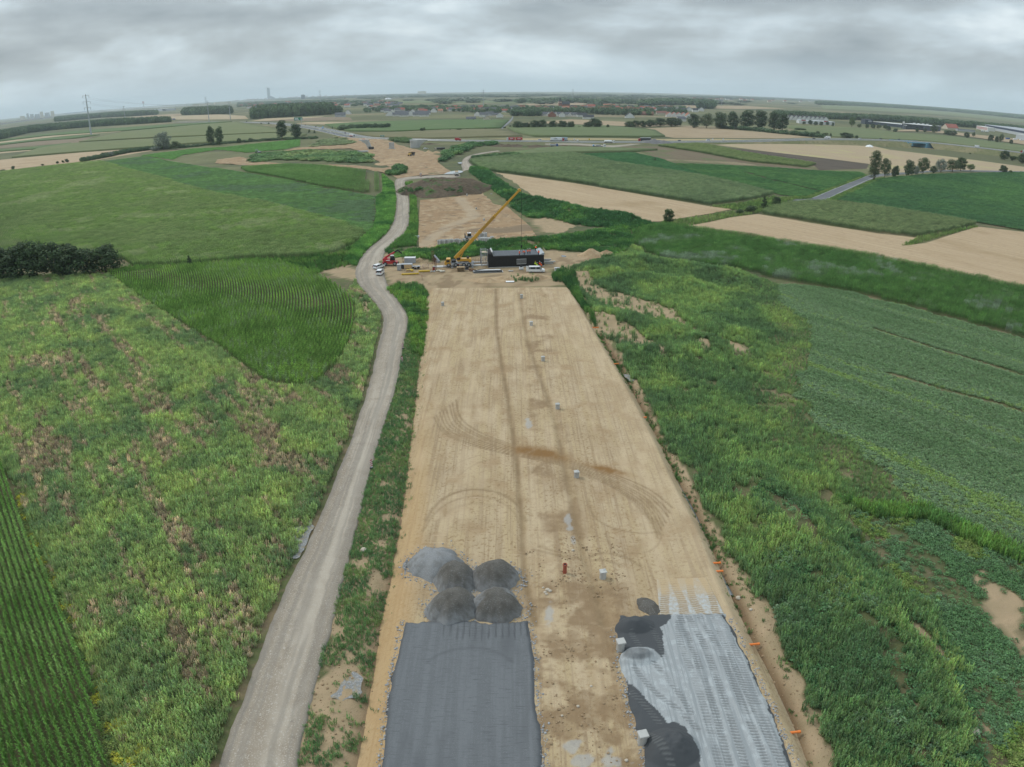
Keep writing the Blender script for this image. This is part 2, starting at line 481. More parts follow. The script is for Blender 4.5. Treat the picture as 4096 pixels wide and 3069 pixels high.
# heaps and ridges grown over with weeds: (line, half width, height)
ridges = [(GP([(3040, 1950), (3186, 2113), (3326, 2320), (3430, 2440), (3520, 2560), (3580, 2700), (3698, 2939), (3760, 3069)]), 5.0, 1.7),
    (GP([(2420, 1075), (2520, 1060), (2640, 1075), (2760, 1090), (2880, 1110), (2960, 1130)]), 6.0, 2.3),
    (GP([(2330, 1110), (2420, 1100), (2480, 1120)]), 4.5, 2.2),
    (GP([(2560, 1130), (2680, 1140), (2760, 1160)]), 5, 1.8),
    (GP([(2380, 1270), (2520, 1290), (2680, 1330), (2780, 1370)]), 4.0, 1.3),
    (GP([(2720, 1260), (2850, 1310), (2940, 1340)]), 3.0, .8),
    (GP([(2560, 1440), (2650, 1425), (2720, 1440)]), 5.0, 1.8),
    (GP([(2780, 1410), (2840, 1400), (2900, 1425)]), 4.0, 1.5),
    (GP([(1905, 690), (1985, 750), (2060, 812), (2200, 838), (2330, 868), (2480, 890)]), 8, 3.4),
    (GP([(1560, 1046), (1650, 1042), (1750, 1032)]), 3, 1.0),
    (GP([(1800, 1000), (1950, 990), (2150, 975), (2350, 960), (2450, 950)]), 5, 1.6)]
def H(x, y):
    x = np.asarray(x, float); y = np.asarray(y, float)
    far = np.hypot(x, y)
    h = .22 * (fbm(x, y, 9, 3, 3) - .5) * sstep(3.5, 8, np.where((y < 330), np.minimum(dseg(road_C[::3], x, y), 20), 20))
    for ln, wd, ht in ridges:
        d = dseg(ln, x, y); g = np.exp(-(d / wd) ** 2)
        h = h + ht * g * (.55 + .9 * fbm(x, y, 3.2, 3, 21))
    near = y < PY1 + 4
    dl = x - XL(y); dr = x - XR(y)
    on = near & (dl > -1.6) & (dr < 1.2)
    out = np.where(on, -.35, h)
    # left: cutting with a sandy bank above the ditch
    t = -dl
    prof = np.interp(t, [1.6, 2.3, 3.1, 4.0, 5.2, 7], [-.35, -.45, -.4, .12, .28, 0])
    out = np.where(near & (t > 1.6) & (t < 7), prof + .10 * (fbm(x, y, 1.2, 2, 5) - .5) + h * sstep(5, 7, t), out)
    dd = dseg(ditchR, x, y)
    out = np.where(near & (dr >= 1.0), np.minimum(out, h) - .75 * np.exp(-(dd / .75) ** 2) + .22 * np.exp(-((dd - 2.2) / 1.1) ** 2), out)
    return out

# = GROUND
def axis(segs, lo, hi, grow=1.12):
    a = []
    for s0, s1, st in segs: a += list(np.arange(s0, s1, st))
    st = segs[-1][2]; v = segs[-1][1]; up = []
    while v < hi: up.append(v); st *= grow; v += st
    st = segs[0][2]; v = segs[0][0] - st; dn = []
    while v > lo: dn.append(v); st *= grow; v -= st
    return np.array(dn[::-1] + a + up + [hi] if not dn or dn[-1] > lo else a + up + [hi])
xs = axis([(-130, -34, 1.6), (-34, -10, .5), (-10, 14, 3), (14, 46, .5), (46, 150, 1.6)], -26000, 26000)
ys = axis([(24, 130, .9), (130, 330, 1.6)], -3000, 26000, 1.1)
X, Y = np.meshgrid(xs, ys)
x, y = X.ravel(), Y.ravel()
z = H(x, y)
nx, ny = len(xs), len(ys)
idx = np.arange(nx * ny).reshape(ny, nx)
f = np.stack([idx[:-1, :-1], idx[:-1, 1:], idx[1:, 1:], idx[1:, :-1]], -1).reshape(-1, 4)
def sand_at(x, y):
    jx = x + 1.6 * (fbm(x, y, 2.5, 3, 31) - .5) * 2; jy = y + 2.2 * (fbm(x, y, 2.5, 3, 37) - .5) * 2
    s = np.zeros(len(x))
    k = (y < 520) & (np.abs(x) < 260)
    for p in sand_polys: s[k] = np.maximum(s[k], inside(p, jx[k], jy[k]))
    return s
ground_mat = mat('meadow_soil', (.085, .095, .040), .95,
    [(.004, .42, .60, (.15, .155, .068), 8), ((.0012, .0030, .002), .50, .56, (.060, .078, .034), 6), ((.0016, .0045, .002), .57, .60, (.24, .19, .115), 4), (.05, .45, .7, (.10, .115, .042), 4), (.6, .48, .66, (.13, .105, .06), 5)],
    (1.3, .5, .25), [('sand', (.36, .262, .162), 1.0), ('wet', (.135, .085, .045), .95), ('dirt', (.20, .145, .088), .75)])
me = mesh_np('ground', np.stack([x, y, z], 1), f, ground_mat, True)
sand = sand_at(x, y)
sitev = inside(site_poly, x, y) * sstep(.5, .66, fbm(x, y, 3.5, 4, 111))
fattr(me, 'sand', sand * (.72 + .5 * (fbm(x, y, 1.1, 3, 9) - .3)))
dd = dseg(ditchR, x, y)
wet = np.where(y < PY1, 1.3 * np.exp(-(dd / .8) ** 2) + .8 * np.exp(-((x - XL(y) + 2.5) / .55) ** 2), 0)
fattr(me, 'wet', np.clip(wet + .55 * sitev, 0, 1))
fattr(me, 'dirt', np.where(sand > 0, 0, sstep(.55, .75, fbm(x, y, 4, 3, 77))) * (y < 350))
obj('ground', me, None, 'structure')

# - strips and sheets
def strip(name, Lp, Rp, n, m, zf, kind='structure', skirt=.5, attr=None, crown=.05):
    """road: n columns between its two edge lines, with shoulders"""
    s = np.concatenate([[-.03], np.linspace(0, 1, n), [1.03]])
    P = Lp[:, None, :] * (1 - s[None, :, None]) + Rp[:, None, :] * s[None, :, None]
    sx = np.broadcast_to(s, P.shape[:2])
    zz_ = np.array([zf(p[0], p[1]) for p in (Lp + Rp) / 2])[:, None] + crown * (1 - (2 * sx - 1) ** 2)
    zz_ = zz_.copy(); zz_[:, 0] -= skirt; zz_[:, -1] -= skirt
    m_, k = P.shape[:2]
    V = np.concatenate([P, zz_[..., None]], -1).reshape(-1, 3)
    I = np.arange(m_ * k).reshape(m_, k)
    F = np.stack([I[:-1, :-1], I[:-1, 1:], I[1:, 1:], I[1:, :-1]], -1).reshape(-1, 4)
    me = mesh_np(name, V, F, m, True)
    fattr(me, 'across', sx.ravel())
    d = np.concatenate([[0], np.cumsum(np.hypot(*np.diff((Lp + Rp) / 2, axis=0).T))])
    fattr(me, 'along', np.repeat(d, k))
    if attr:
        for nm, fn in attr.items(): fattr(me, nm, fn(sx.ravel(), np.repeat(d, k), V))
    return obj(name, me, None, kind)
def densify(p, step):
    o = [p[0]]
    for a, b in zip(p[:-1], p[1:]):
        n = max(1, int(np.hypot(*(b - a)) / step))
        for k in range(1, n + 1): o.append(a + (b - a) * k / n)
    return np.array(o)
def paired(Lp, Rp, step):
    oL, oR = [Lp[0]], [Rp[0]]
    for i in range(len(Lp) - 1):
        n = max(1, int(max(np.hypot(*(Lp[i + 1] - Lp[i])), np.hypot(*(Rp[i + 1] - Rp[i]))) / step))
        for k in range(1, n + 1):
            t = k / n; oL.append(Lp[i] * (1 - t) + Lp[i + 1] * t); oR.append(Rp[i] * (1 - t) + Rp[i + 1] * t)
    return np.array(oL), np.array(oR)
rl, rr = paired(road_L, road_R, .8)
# ragged gravel edge
for q, sgn in ((rl, -1), (rr, 1)):
    q[:, 0] += .45 * (fbm(q[:, 0], q[:, 1], 3, 3, 50 + sgn) - .5) + .25 * (vnoise(q[:, 0] * 1.3, q[:, 1] * 1.3, 3) - .5)
gravel = mat('gravel_road', (.255, .212, .162), .95,
    [((.35, .06, 1), .42, .62, (.335, .285, .225), 6), (.35, .45, .7, (.235, .19, .14), 5), (.9, .58, .72, (.20, .165, .125), 5), (7, .52, .72, (.47, .44, .40), 3), (5, .60, .75, (.20, .17, .135), 3)],
    (6, .35, .05), [('pale', (.405, .355, .29), .75), ('edge', (.185, .165, .14), .8)])
def pale(s, d, V):
    n = fbm(s * 9, d, 6, 3, 12)
    a = np.exp(-((s - .30) / .09) ** 2) * .45 + np.exp(-((s - .64) / .16) ** 2) * 1.0
    st = fbm(s * 16, d * .035, 1, 3, 13)
    return np.clip(a * (.45 + .6 * n) + .9 * (st - .5), 0, 1)
def edge_(s, d, V):
    rut = .55 * sstep(.5, .62, fbm(s * 12, d * .03, 1, 3, 23))
    return np.clip(np.clip(sstep(.16, .0, s) + sstep(.88, 1., s) * .9, 0, 1) * (.5 + .7 * fbm(V[:, 0], V[:, 1], 2, 2, 8)) + rut, 0, 1)
strip('gravel_haul_road', rl, rr, 25, gravel, lambda x, y: .16, attr={'pale': pale, 'edge': edge_}, skirt=.35)

# - earth formation of the new carriageways
def tr(zl):   # lines seen in the photo on the formation
    return smooth(GP([(1300 + .7243 * a, 1300 + .7243 * b) for a, b in zl], PLZ), 6)
tracks = []
for k, off in enumerate((-1.5, -1.1, -.55, 0, .5, 1.2, 1.7, 2.4)):
    ln = tr([(650, 470), (690, 560), (800, 625), (1000, 690), (1200, 735), (1400, 790), (1600, 870), (1750, 955), (1830, 1040), (1870, 1110)])
    u = np.linspace(-1, 1, len(ln))
    ln = ln + np.stack([off * (.4 + .5 * u * u), off * (.35 + 1.6 * np.abs(u) ** 1.3)], 1)
    tracks.append((ln, .20, .95))
tracks += [(tr([(560, 1080), (600, 1010), (680, 945), (800, 910), (950, 925), (1060, 990), (1110, 1080)]), .30, .85),
    (tr([(540, 1140), (590, 1060), (680, 985), (800, 948), (930, 960), (1040, 1030), (1090, 1130)]), .22, .6),
    (tr([(560, 1190), (620, 1090), (720, 1010), (830, 985), (930, 1000)]), .35, .35),
    (tr([(1455, 960), (1465, 1020), (1510, 1080), (1600, 1125), (1740, 1150), (1860, 1140)]), .15, .75),
    (tr([(1550, 1150), (1570, 1210), (1640, 1255), (1740, 1262), (1830, 1225), (1860, 1160)]), .13, .55),
    (tr([(1150, 1240), (1300, 1275), (1420, 1290), (1520, 1262), (1640, 1275), (1740, 1330)]), .3, .7),
    (tr([(1180, 1225), (1320, 1262), (1440, 1300), (1540, 1300), (1650, 1330)]), .25, .6),
    (tr([(640, 830), (740, 760), (860, 720), (1000, 710)]), .12, .4), (tr([(740, 830), (820, 775), (940, 735), (1040, 725)]), .12, .4),
    (tr([(1310, 665), (1400, 625), (1520, 610), (1620, 620)]), .12, .45), (tr([(1140, 820), (1200, 770), (1320, 765)]), .12, .4),
    (tr([(1280, 260), (1330, 330), (1430, 350), (1530, 320), (1545, 270)]), .1, .4),
    (tr([(1430, 830), (1560, 880), (1680, 960), (1780, 1060), (1860, 1160)]), .25, .6), (tr([(1480, 830), (1640, 890), (1760, 960), (1850, 1040)]), .3, .5)]
medianL = tr([(945, -200), (950, 0), (975, 200), (1010, 400), (1040, 600), (1060, 750), (1075, 950), (1090, 1130), (1100, 1350), (1140, 1560), (1165, 1657)])
medianR = tr([(1075, -180), (1120, 80), (1170, 230), (1230, 400), (1270, 520), (1300, 660), (1350, 900), (1385, 1080), (1425, 1250), (1490, 1450), (1540, 1657)])
tt = [PY0]
while tt[-1] < PY1:
    tt.append(tt[-1] + .17 + max(0, tt[-1] - 60) * .0042)
tt[-1] = PY1
tt = np.array(tt)
s = np.linspace(0, 1, 190)
cols = [-3.0, -2.2, -1.6, -.75, -.2] ; colr = [.2, .6, 1.3, 1.9]
YY = np.repeat(tt[:, None], len(s) + len(cols) + len(colr), 1)
lft, rgt = XL(tt), XR(tt)
wob = .5 * (fbm(tt, tt * 0, 3, 3, 4) - .5)
XXm = lft[:, None] * (1 - s) + rgt[:, None] * s
XX = np.concatenate([(lft + wob)[:, None] + np.array(cols)[None], XXm, (rgt + .5 * wob)[:, None] + np.array(colr)[None]], 1)
x, y = XX.ravel(), YY.ravel()
t_ = (x - XL(y)); u_ = (XR(y) - x)
z = np.full(len(x), PLZ)
z += .05 * (fbm(x, y, 6, 3, 2) - .5)
dL = dseg(medianL, x, y); dR = dseg(medianR, x, y)
mid = sstep(0, 1, (x - np.interp(y, medianL[:, 1], medianL[:, 0])) / 1.0) * sstep(0, 1, (np.interp(y, medianR[:, 1], medianR[:, 0]) - x) / 1.0)
z -= .14 * np.exp(-(dL / .5) ** 2) + .16 * np.exp(-(dR / .55) ** 2)
z += mid * .12 * (fbm(x, y, 1.2, 3, 14) - .45)
dark = np.zeros(len(x))
for ln, wd, st in tracks:
    k = (y > ln[:, 1].min() - 2) & (y < ln[:, 1].max() + 2)
    g = st * np.exp(-(dseg(ln, x[k], y[k]) / wd) ** 2)
    dark[k] = np.maximum(dark[k], g * (.55 + .8 * fbm(x[k], y[k], 1.1, 3, 66)))
z -= .035 * dark
dark = np.maximum(dark, 1.0 * np.exp(-(dL / .5) ** 2) * (.5 + .9 * fbm(x, y, 2, 3, 41)))
dark = np.maximum(dark, .85 * np.exp(-(dR / .6) ** 2) * (.4 + .9 * fbm(x, y, 2, 3, 43)))
c0 = np.array(G(1300 + .7243 * 1190, 1300 + .7243 * 705, PLZ)); c1 = np.array(G(1300 + .7243 * 1560, 1300 + .7243 * 800, PLZ))
stain = 1.5 * np.exp(-(((x - c0[0]) / 4.4) ** 2 + ((y - c0[1] + (x - c0[0]) * .35) / 1.8) ** 2)) * (.35 + fbm(x, y, .9, 3, 90)) + 1.2 * np.exp(-(((x - c1[0]) / 3.2) ** 2 + ((y - c1[1] + (x - c1[0]) * .55) / 1.2) ** 2)) * (.3 + fbm(x, y, .9, 3, 91))
lower = sstep(76, 66, y) * sstep(-1, 2, x) * sstep(15.5, 12, x)
moist = np.clip(.8 * sstep(.52, .70, fbm(x, y, 5, 4, 55)) * (.25 + .75 * mid + .6 * lower) + .65 * lower * sstep(.48, .66, fbm(x, y, 2.2, 4, 58)), 0, 1)
c2 = np.array(G(1300 + .7243 * 1330, 1300 + .7243 * 860, PLZ))
moist = np.maximum(moist, .75 * np.exp(-(((x - c2[0]) / 3.2) ** 2 + ((y - c2[1]) / 3.6) ** 2)) * (.4 + .8 * fbm(x, y, 1.5, 3, 93)))
moist = np.clip(moist * (.55 + .9 * fbm(x, y, .7, 3, 57)) + .5 * (mid * .6 + lower) * sstep(.6, .72, fbm(x, y, .8, 3, 59)), 0, 1)
z += lower * .2 * (fbm(x, y, .9, 3, 19) - .5)
# ochre foot of the bank on the left
och = np.clip(sstep(2.2, .1, t_) * sstep(150, 60, y), 0, 1)
palev = sstep(.5, .75, fbm(x * 5, y, 8, 3, 71)) * .8 + .9 * sstep(-1, -9, -(XR(y) - x) + 1) * 0
palev = np.clip(palev + .45 * sstep(10, 1, u_) * (.5 + fbm(x, y, 2, 3, 6)) * sstep(60, 75, y), 0, 1)
graz = np.zeros(len(x))      # spilt pale gravel in the median
for (a, b), rx, ry in (((1125, 545), .65, 2.4), ((1345, 1085), .55, 3.0), ((1370, 1180), .4, 1.5), ((1240, 1600), .5, 1.6)):
    q = G(1300 + .7243 * a, 1300 + .7243 * b, PLZ)
    graz = np.maximum(graz, sstep(.35, .6, np.exp(-(((x - q[0]) / rx) ** 2 + ((y - q[1]) / ry) ** 2)) + 1.3 * (fbm(x, y, .9, 4, 17) - .5)) * (((x - q[0]) / rx) ** 2 + ((y - q[1]) / ry) ** 2 < 4))
for (a, b), rx, ry in (((2760, 2960), 1.3, 1.1), ((2500, 3040), 1.1, 1.0), ((2400, 3045), 1.2, .8), ((2350, 2985), .9, .8)):
    q = G(a - 60, b, PLZ)
    graz = np.maximum(graz, sstep(.35, .6, np.exp(-(((x - q[0]) / rx) ** 2 + ((y - q[1]) / ry) ** 2)) + 1.3 * (fbm(x, y, .9, 4, 18) - .5)) * (((x - q[0]) / rx) ** 2 + ((y - q[1]) / ry) ** 2 < 4))
z = np.where(t_ < -.4, np.interp(-t_, [.4, .8, 1.6, 2.2, 3.2], [PLZ - .05, .5, 0, -.35, -.6]), z)
z = np.where(u_ < -.3, np.interp(-u_, [.3, .6, 1.3, 1.9], [PLZ - .04, .55, -.1, -.6]), z)
nx = XX.shape[1]; ny = len(tt)
idx = np.arange(nx * ny).reshape(ny, nx)
f = np.stack([idx[:-1, :-1], idx[:-1, 1:], idx[1:, 1:], idx[1:, :-1]], -1).reshape(-1, 4)
dirt = mat('compacted_sand', (.400, .306, .178), .93,
    [((.5, .035, 1), .40, .66, (.415, .325, .212), 6), ((2.4, .045, 1), .48, .62, (.315, .232, .142), 5), (.22, .48, .68, (.325, .230, .132), 6), ((.15, 2.2, 1), .60, .70, (.42, .32, .205), 4), (2.2, .50, .68, (.27, .185, .10), 6), (9, .58, .74, (.22, .15, .085), 3)],
    (4, .6, .08), [('pale', (.47, .365, .238), .6), ('moist', (.215, .142, .078), .85), ('ochre', (.40, .255, .115), .6), ('dark', (.20, .135, .072), .78), ('stain', (.20, .105, .035), .95), ('spilt', (.33, .33, .32), .65)])
me = mesh_np('earth_formation', np.stack([x, y, z], 1), f, dirt, True)
for nm, v in (('dark', dark), ('moist', moist), ('stain', np.clip(stain, 0, 1)), ('ochre', och), ('pale', palev), ('spilt', np.clip(graz, 0, 1))): fattr(me, nm, v)
obj('earth_formation', me, None, 'structure')

# - stone bases laid on the formation
def pad(name, left, right, y0, y1, step, nxs, hf, m, attrs, label, cat, ragged=.22):
    """raised layer with its own relief; ragged sides and front"""
    tt = np.arange(y0, y1, step); l_ = np.interp(tt, left[:, 1], left[:, 0]); r_ = np.interp(tt, right[:, 1], right[:, 0])
    l_ = l_ + ragged * (fbm(tt, 0 * tt, 1.4, 3, 61) - .5) * 2; r_ = r_ + ragged * (fbm(tt, 0 * tt, 1.4, 3, 62) - .5) * 2
    s = np.linspace(0, 1, nxs)
    XX = l_[:, None] * (1 - s) + r_[:, None] * s; YY = np.repeat(tt[:, None], nxs, 1)
    YY = YY + (sstep(y1 - 1.2, y1, YY)) * .9 * (fbm(XX, XX * 0, .9, 3, 63) - .5)
    x, y = XX.ravel(), YY.ravel()
    e = np.minimum(np.minimum(x - np.repeat(l_, nxs), np.repeat(r_, nxs) - x), np.repeat(y1 - tt, nxs))
    z = PLZ + hf(x, y, e)
    idx = np.arange(len(tt) * nxs).reshape(len(tt), nxs)
    f = np.stack([idx[:-1, :-1], idx[:-1, 1:], idx[1:, 1:], idx[1:, :-1]], -1).reshape(-1, 4)
    me = mesh_np(name, np.stack([x, y, z], 1), f, m, True)
    for nm, fn in attrs.items(): fattr(me, nm, fn(x, y, e))
    o = obj(name, me); return tag(o, label, cat, None, 'structure')
def gp(l, z=PLZ): q = GP(l, z); return q[np.argsort(q[:, 1])]
padmat = mat('dark_stone_base', (.118, .124, .130), .9, [((1.4, .05, 1), .42, .62, (.138, .145, .152), 5), (14, .5, .7, (.165, .172, .178), 3), ((.25, .06, 1), .5, .7, (.105, .11, .116), 4), ((.6, 7, 1), .55, .68, (.095, .10, .105), 3)],
    (14, .35, .03), [('groove', (.060, .064, .068), .85), ('rim', (.070, .074, .079), .9)])
pL = gp([(1505, 3200), (1523, 3069), (1552, 2774), (1587, 2613), (1619, 2481)]); pR = gp([(2185, 3200), (2174, 3069), (2171, 2935), (2148, 2839), (2142, 2645), (2116, 2484)])
PT = float(G(1860, 2478, PLZ + .3)[1])
def hf1(x, y, e):
    return np.clip(e / .55, 0, 1) * .34 - .1 + .02 * (fbm(x, y, 2, 2, 5) - .5)
def groove1(x, y, e):
    g = np.clip(np.sin(x * 2 * PI / .72 + .6 * np.sin(x * 1.3)) - .45, 0, 1) * 1.8
    return g * sstep(PT - 3.6, PT - 2.6, y + .9 * (vnoise(x * 1.4, x * 0, 8) - .5)) * sstep(-.2, .5, e) * (.4 + .8 * vnoise(x * 1.3, y * .5, 3)) * (x > -8.0) + .35 * np.exp(-(((np.hypot(x + 4.6, (y - PT + 9.5) * 1.1) - 5.4) / .22) ** 2)) * (y > PT - 7)
pad('stone_base_course', pL, pR, PY0, PT, .16, 100, hf1, padmat, {'groove': groove1, 'rim': lambda x, y, e: sstep(.75, .1, e)},
    'dark grey rectangle of fine stone rolled flat in front of five gravel heaps', 'stone base', .10)

# right: pale crushed stone churned by a bulldozer
light = mat('crushed_stone', (.305, .318, .320), .92, [(1.2, .45, .65, (.375, .398, .405), 5), ((2.2, .10, 1), .46, .60, (.245, .262, .268), 6), (15, .5, .72, (.25, .265, .27), 3)],
    (13, .35, .03), [('darkm', (.066, .070, .074), 1.0), ('rib', (.135, .140, .140), .62), ('earth', (.33, .245, .145), .9)])
qL = gp([(2590, 3200), (2577, 3069), (2577, 2993), (2555, 2948), (2535, 2903), (2517, 2839), (2500, 2722), (2470, 2645), (2484, 2605), (2470, 2570), (2452, 2520), (2480, 2455), (2500, 2440)])
qR = gp([(3235, 3200), (3180, 3069), (3096, 2858), (3000, 2645), (2912, 2470), (2905, 2440)])
QT = float(G(2700, 2448, PLZ + .2)[1])
def zt(a, b): return (2300 + .6452 * a, 2000 + .6452 * b)
dz = [smooth(GP([zt(*p) for p in l], PLZ + .25), 6) for l in (
    [(640, 700), (720, 900), (850, 1250), (960, 1657)], [(690, 700), (800, 900), (930, 1250), (1060, 1657)],
    [(745, 680), (880, 900), (1010, 1200), (1200, 1657)], [(830, 680), (930, 900), (1090, 1250), (1290, 1657)],
    [(640, 760), (660, 900), (760, 1150), (900, 1657)], [(880, 700), (990, 920), (1150, 1300), (1300, 1620)])]
dzs = [smooth(GP([zt(*p) for p in l], PLZ + .25), 6) for l in (
    [(370, 1040), (430, 1120), (520, 1210), (640, 1300), (760, 1420)], [(490, 1010), (560, 1090), (640, 1190), (720, 1320)],
    [(350, 830), (400, 910), (420, 960)], [(470, 780), (520, 880), (560, 980)], [(350, 1190), (420, 1260), (520, 1380)], [(440, 1440), (520, 1560), (600, 1657)])]
def trackmask(x, y):
    m = np.zeros(len(x))
    for k, ln in enumerate(dz):
        d = dseg(ln, x, y); m = np.maximum(m, sstep(.42, .33, d) * (1 if k < 4 else .75))
    for ln in dzs: m = np.maximum(m, sstep(.36, .28, dseg(ln, x, y)) * .9)
    return m * (.35 + .65 * sstep(.28, .42, fbm(x, y, 1.8, 3, 99)))
def ribw(x, y): return sstep(-.15, .35, np.sin((y * .985 + x * .17) * 2 * PI / .36 + 5 * (fbm(x, y, 1.6, 2, 97) - .5)) + .9 * (fbm(x, y, .8, 3, 98) - .5))
darkpolys = [GP([zt(*p) for p in l], PLZ + .25) for l in (
    [(230, 780), (280, 690), (430, 670), (560, 700), (610, 690), (600, 745), (520, 790), (540, 830), (555, 990), (500, 930), (430, 905), (300, 940), (240, 870)],
    [(290, 1080), (360, 1150), (440, 1230), (530, 1330), (570, 1390), (640, 1380), (700, 1430), (740, 1500), (790, 1700), (400, 1700), (370, 1440), (330, 1330)],
    [(900, 700), (960, 720), (1060, 900), (1160, 1130), (1260, 1330), (1390, 1680), (1340, 1680), (1270, 1450), (1180, 1230), (1070, 1000), (970, 800)])]
def darkm(x, y, e):
    jx = x + .35 * (fbm(x, y, .9, 3, 81) - .5) * 2; jy = y + .35 * (fbm(x, y, .9, 3, 82) - .5) * 2
    m = np.zeros(len(x))
    for p in darkpolys: m = np.maximum(m, inside(p, jx, jy).astype(float))
    c = np.array(G(*zt(390, 960), PLZ + .5)); dd_ = np.hypot((x - c[0]) / 1.7, (y - c[1]) / .95)
    m = np.maximum(m, .75 * sstep(1.05, .8, dd_) * (.4 + .7 * fbm(x, y, .6, 3, 88)))
    return m
mnds = [(G(*zt(370, 770), PLZ + .5), 1.9, 1.2, 1.1), (G(*zt(390, 960), PLZ + .5), 1.9, 1.2, .8), (G(*zt(600, 1520), PLZ + .7), 2.3, 2.0, 1.7)]
def hf2(x, y, e):
    h = np.clip(e / .8, 0, 1) * .38 - .1 + .05 * (fbm(x, y, 1.2, 3, 15) - .5)
    for (cx, cy_), rx, ry, hh in mnds:
        h = h + hh * np.clip(1.25 - np.hypot((x - cx) / rx, (y - cy_) / ry) ** 1.15, 0, .95) * (.85 + .3 * fbm(x, y, .8, 3, 16))
    m = trackmask(x, y)
    h = h - .07 * m + .09 * m * ribw(x, y)
    return h + .10 * np.exp(-((dseg(dz[2], x, y) - .62) / .16) ** 2) * fbm(x, y, 1, 2, 3)
pad('crushed_stone_layer', qL, qR, PY0, QT, .075, 110, hf2, light, {'darkm': darkm, 'rib': lambda x, y, e: trackmask(x, y) * (1 - ribw(x, y)), 'earth': lambda x, y, e: sstep(QT - .4, QT + .2, y)},
    'pale crushed stone strip with dark edges and ribbed bulldozer tracks', 'stone layer', .25)
# thin smear of stone where the dozer has pushed out over the sand
smear = mat('smeared_stone', (.36, .33, .28), .92, [(2.5, .4, .65, (.40, .42, .43), 5)], (10, .35, .03), [('rib', (.19, .14, .085), .9), ('sandy', (.42, .315, .19), 1.0)])
sL = gp([zt(500, 480), zt(520, 700)], PLZ); sR = gp([zt(815, 480), zt(925, 700)], PLZ)
y0s, y1s = QT - .4, float(G(*zt(650, 482), PLZ)[1])
tt2 = np.arange(y0s, y1s, .075); s2 = np.linspace(0, 1, 70)
XX = np.interp(tt2, sL[:, 1], sL[:, 0])[:, None] * (1 - s2) + np.interp(tt2, sR[:, 1], sR[:, 0])[:, None] * s2; YY = np.repeat(tt2[:, None], 70, 1)
x, y = XX.ravel(), YY.ravel(); sx = np.broadcast_to(s2, XX.shape).ravel(); ty = (y - y0s) / (y1s - y0s)
mk = np.zeros(len(x))
for c_, w_ in ((.12, .085), (.37, .085), (.62, .08), (.9, .07)): mk = np.maximum(mk, sstep(w_, w_ * .7, np.abs(sx - c_ + .03 * np.sin(ty * 5 + c_ * 9))))
zz_ = PLZ + .065 - .04 * ty - .03 * (1 - ribw(x, y)) * mk - .2 * (np.minimum(sx, 1 - sx) < .01) - .10 * (ty > .985)
f = (lambda I: np.stack([I[:-1, :-1], I[:-1, 1:], I[1:, 1:], I[1:, :-1]], -1).reshape(-1, 4))(np.arange(len(x)).reshape(len(tt2), 70))
me = mesh_np('smeared_stone', np.stack([x, y, zz_], 1), f, smear, True)
fattr(me, 'rib', mk * (1 - ribw(x, y)) * sstep(1.0, .8, ty)); fattr(me, 'sandy', np.clip(sstep(.25, 1, ty + .5 * (fbm(x, y, 1.2, 3, 7) - .5)) * .9 + .3 * mk, 0, 1))
tag(obj('smeared_stone', me), 'thin smear of stone and sand ribbed by a bulldozer beyond the crushed stone', 'stone layer', None, 'structure')
# ================================================================ FIELDS
def cropmat(name, c1, c2, c3, ang, fine=1.0, bump=.6, stripe=.9):
    """field surface with streaks along the drill rows (ang = row direction)"""
    if name in MATS: return MATS[name]
    m = bpy.data.materials.new(name); m.use_nodes = True
    t = m.node_tree; t.nodes.clear(); l = t.links.new
    o = t.nodes.new('ShaderNodeOutputMaterial'); b = t.nodes.new('ShaderNodeBsdfPrincipled'); l(b.outputs[0], o.inputs[0])
    b.inputs['Roughness'].default_value = .95; b.inputs['Specular IOR Level'].default_value = .15
    g = t.nodes.new('ShaderNodeNewGeometry')
    def nz(sx, sy, det, lo, hi):
        mp = t.nodes.new('ShaderNodeMapping'); mp.vector_type = 'TEXTURE'; mp.inputs['Rotation'].default_value = (0, 0, ang); mp.inputs['Scale'].default_value = (sx, sy, 3)
        l(g.outputs['Position'], mp.inputs[0])
        n = t.nodes.new('ShaderNodeTexNoise'); n.inputs['Scale'].default_value = 1; n.inputs['Detail'].default_value = det; n.inputs['Roughness'].default_value = .6
        l(mp.outputs[0], n.inputs['Vector'])
        r = t.nodes.new('ShaderNodeMapRange'); r.interpolation_type = 'SMOOTHSTEP'; r.inputs[1].default_value = lo; r.inputs[2].default_value = hi; l(n.outputs[0], r.inputs[0])
        return r.outputs[0]
    def mix(fac, a, c):
        x = t.nodes.new('ShaderNodeMixRGB')
        if isinstance(a, tuple): x.inputs[1].default_value = (*a, 1)
        else: l(a, x.inputs[1])
        x.inputs[2].default_value = (*c, 1); l(fac, x.inputs[0]); return x.outputs[0]
    c = mix(nz(60, 1.1 * fine, 5, .5 - .12 * stripe, .5 + .18), c1, c2)
    c = mix(nz(45, 28, 5, .50, .68), c, c3)
    c = mix(nz(1.6 * fine, .7 * fine, 3, .55, .75), c, tuple(v * .72 for v in c1))
    l(c, b.inputs['Base Color'])
    n = t.nodes.new('ShaderNodeTexNoise'); n.inputs['Scale'].default_value = .8 / fine; n.inputs['Detail'].default_value = 5; l(g.outputs['Position'], n.inputs['Vector'])
    bp = t.nodes.new('ShaderNodeBump'); bp.inputs['Strength'].default_value = bump; bp.inputs['Distance'].default_value = .5; l(n.outputs[0], bp.inputs['Height']); l(bp.outputs[0], b.inputs['Normal'])
    MATS[name] = m
    return m
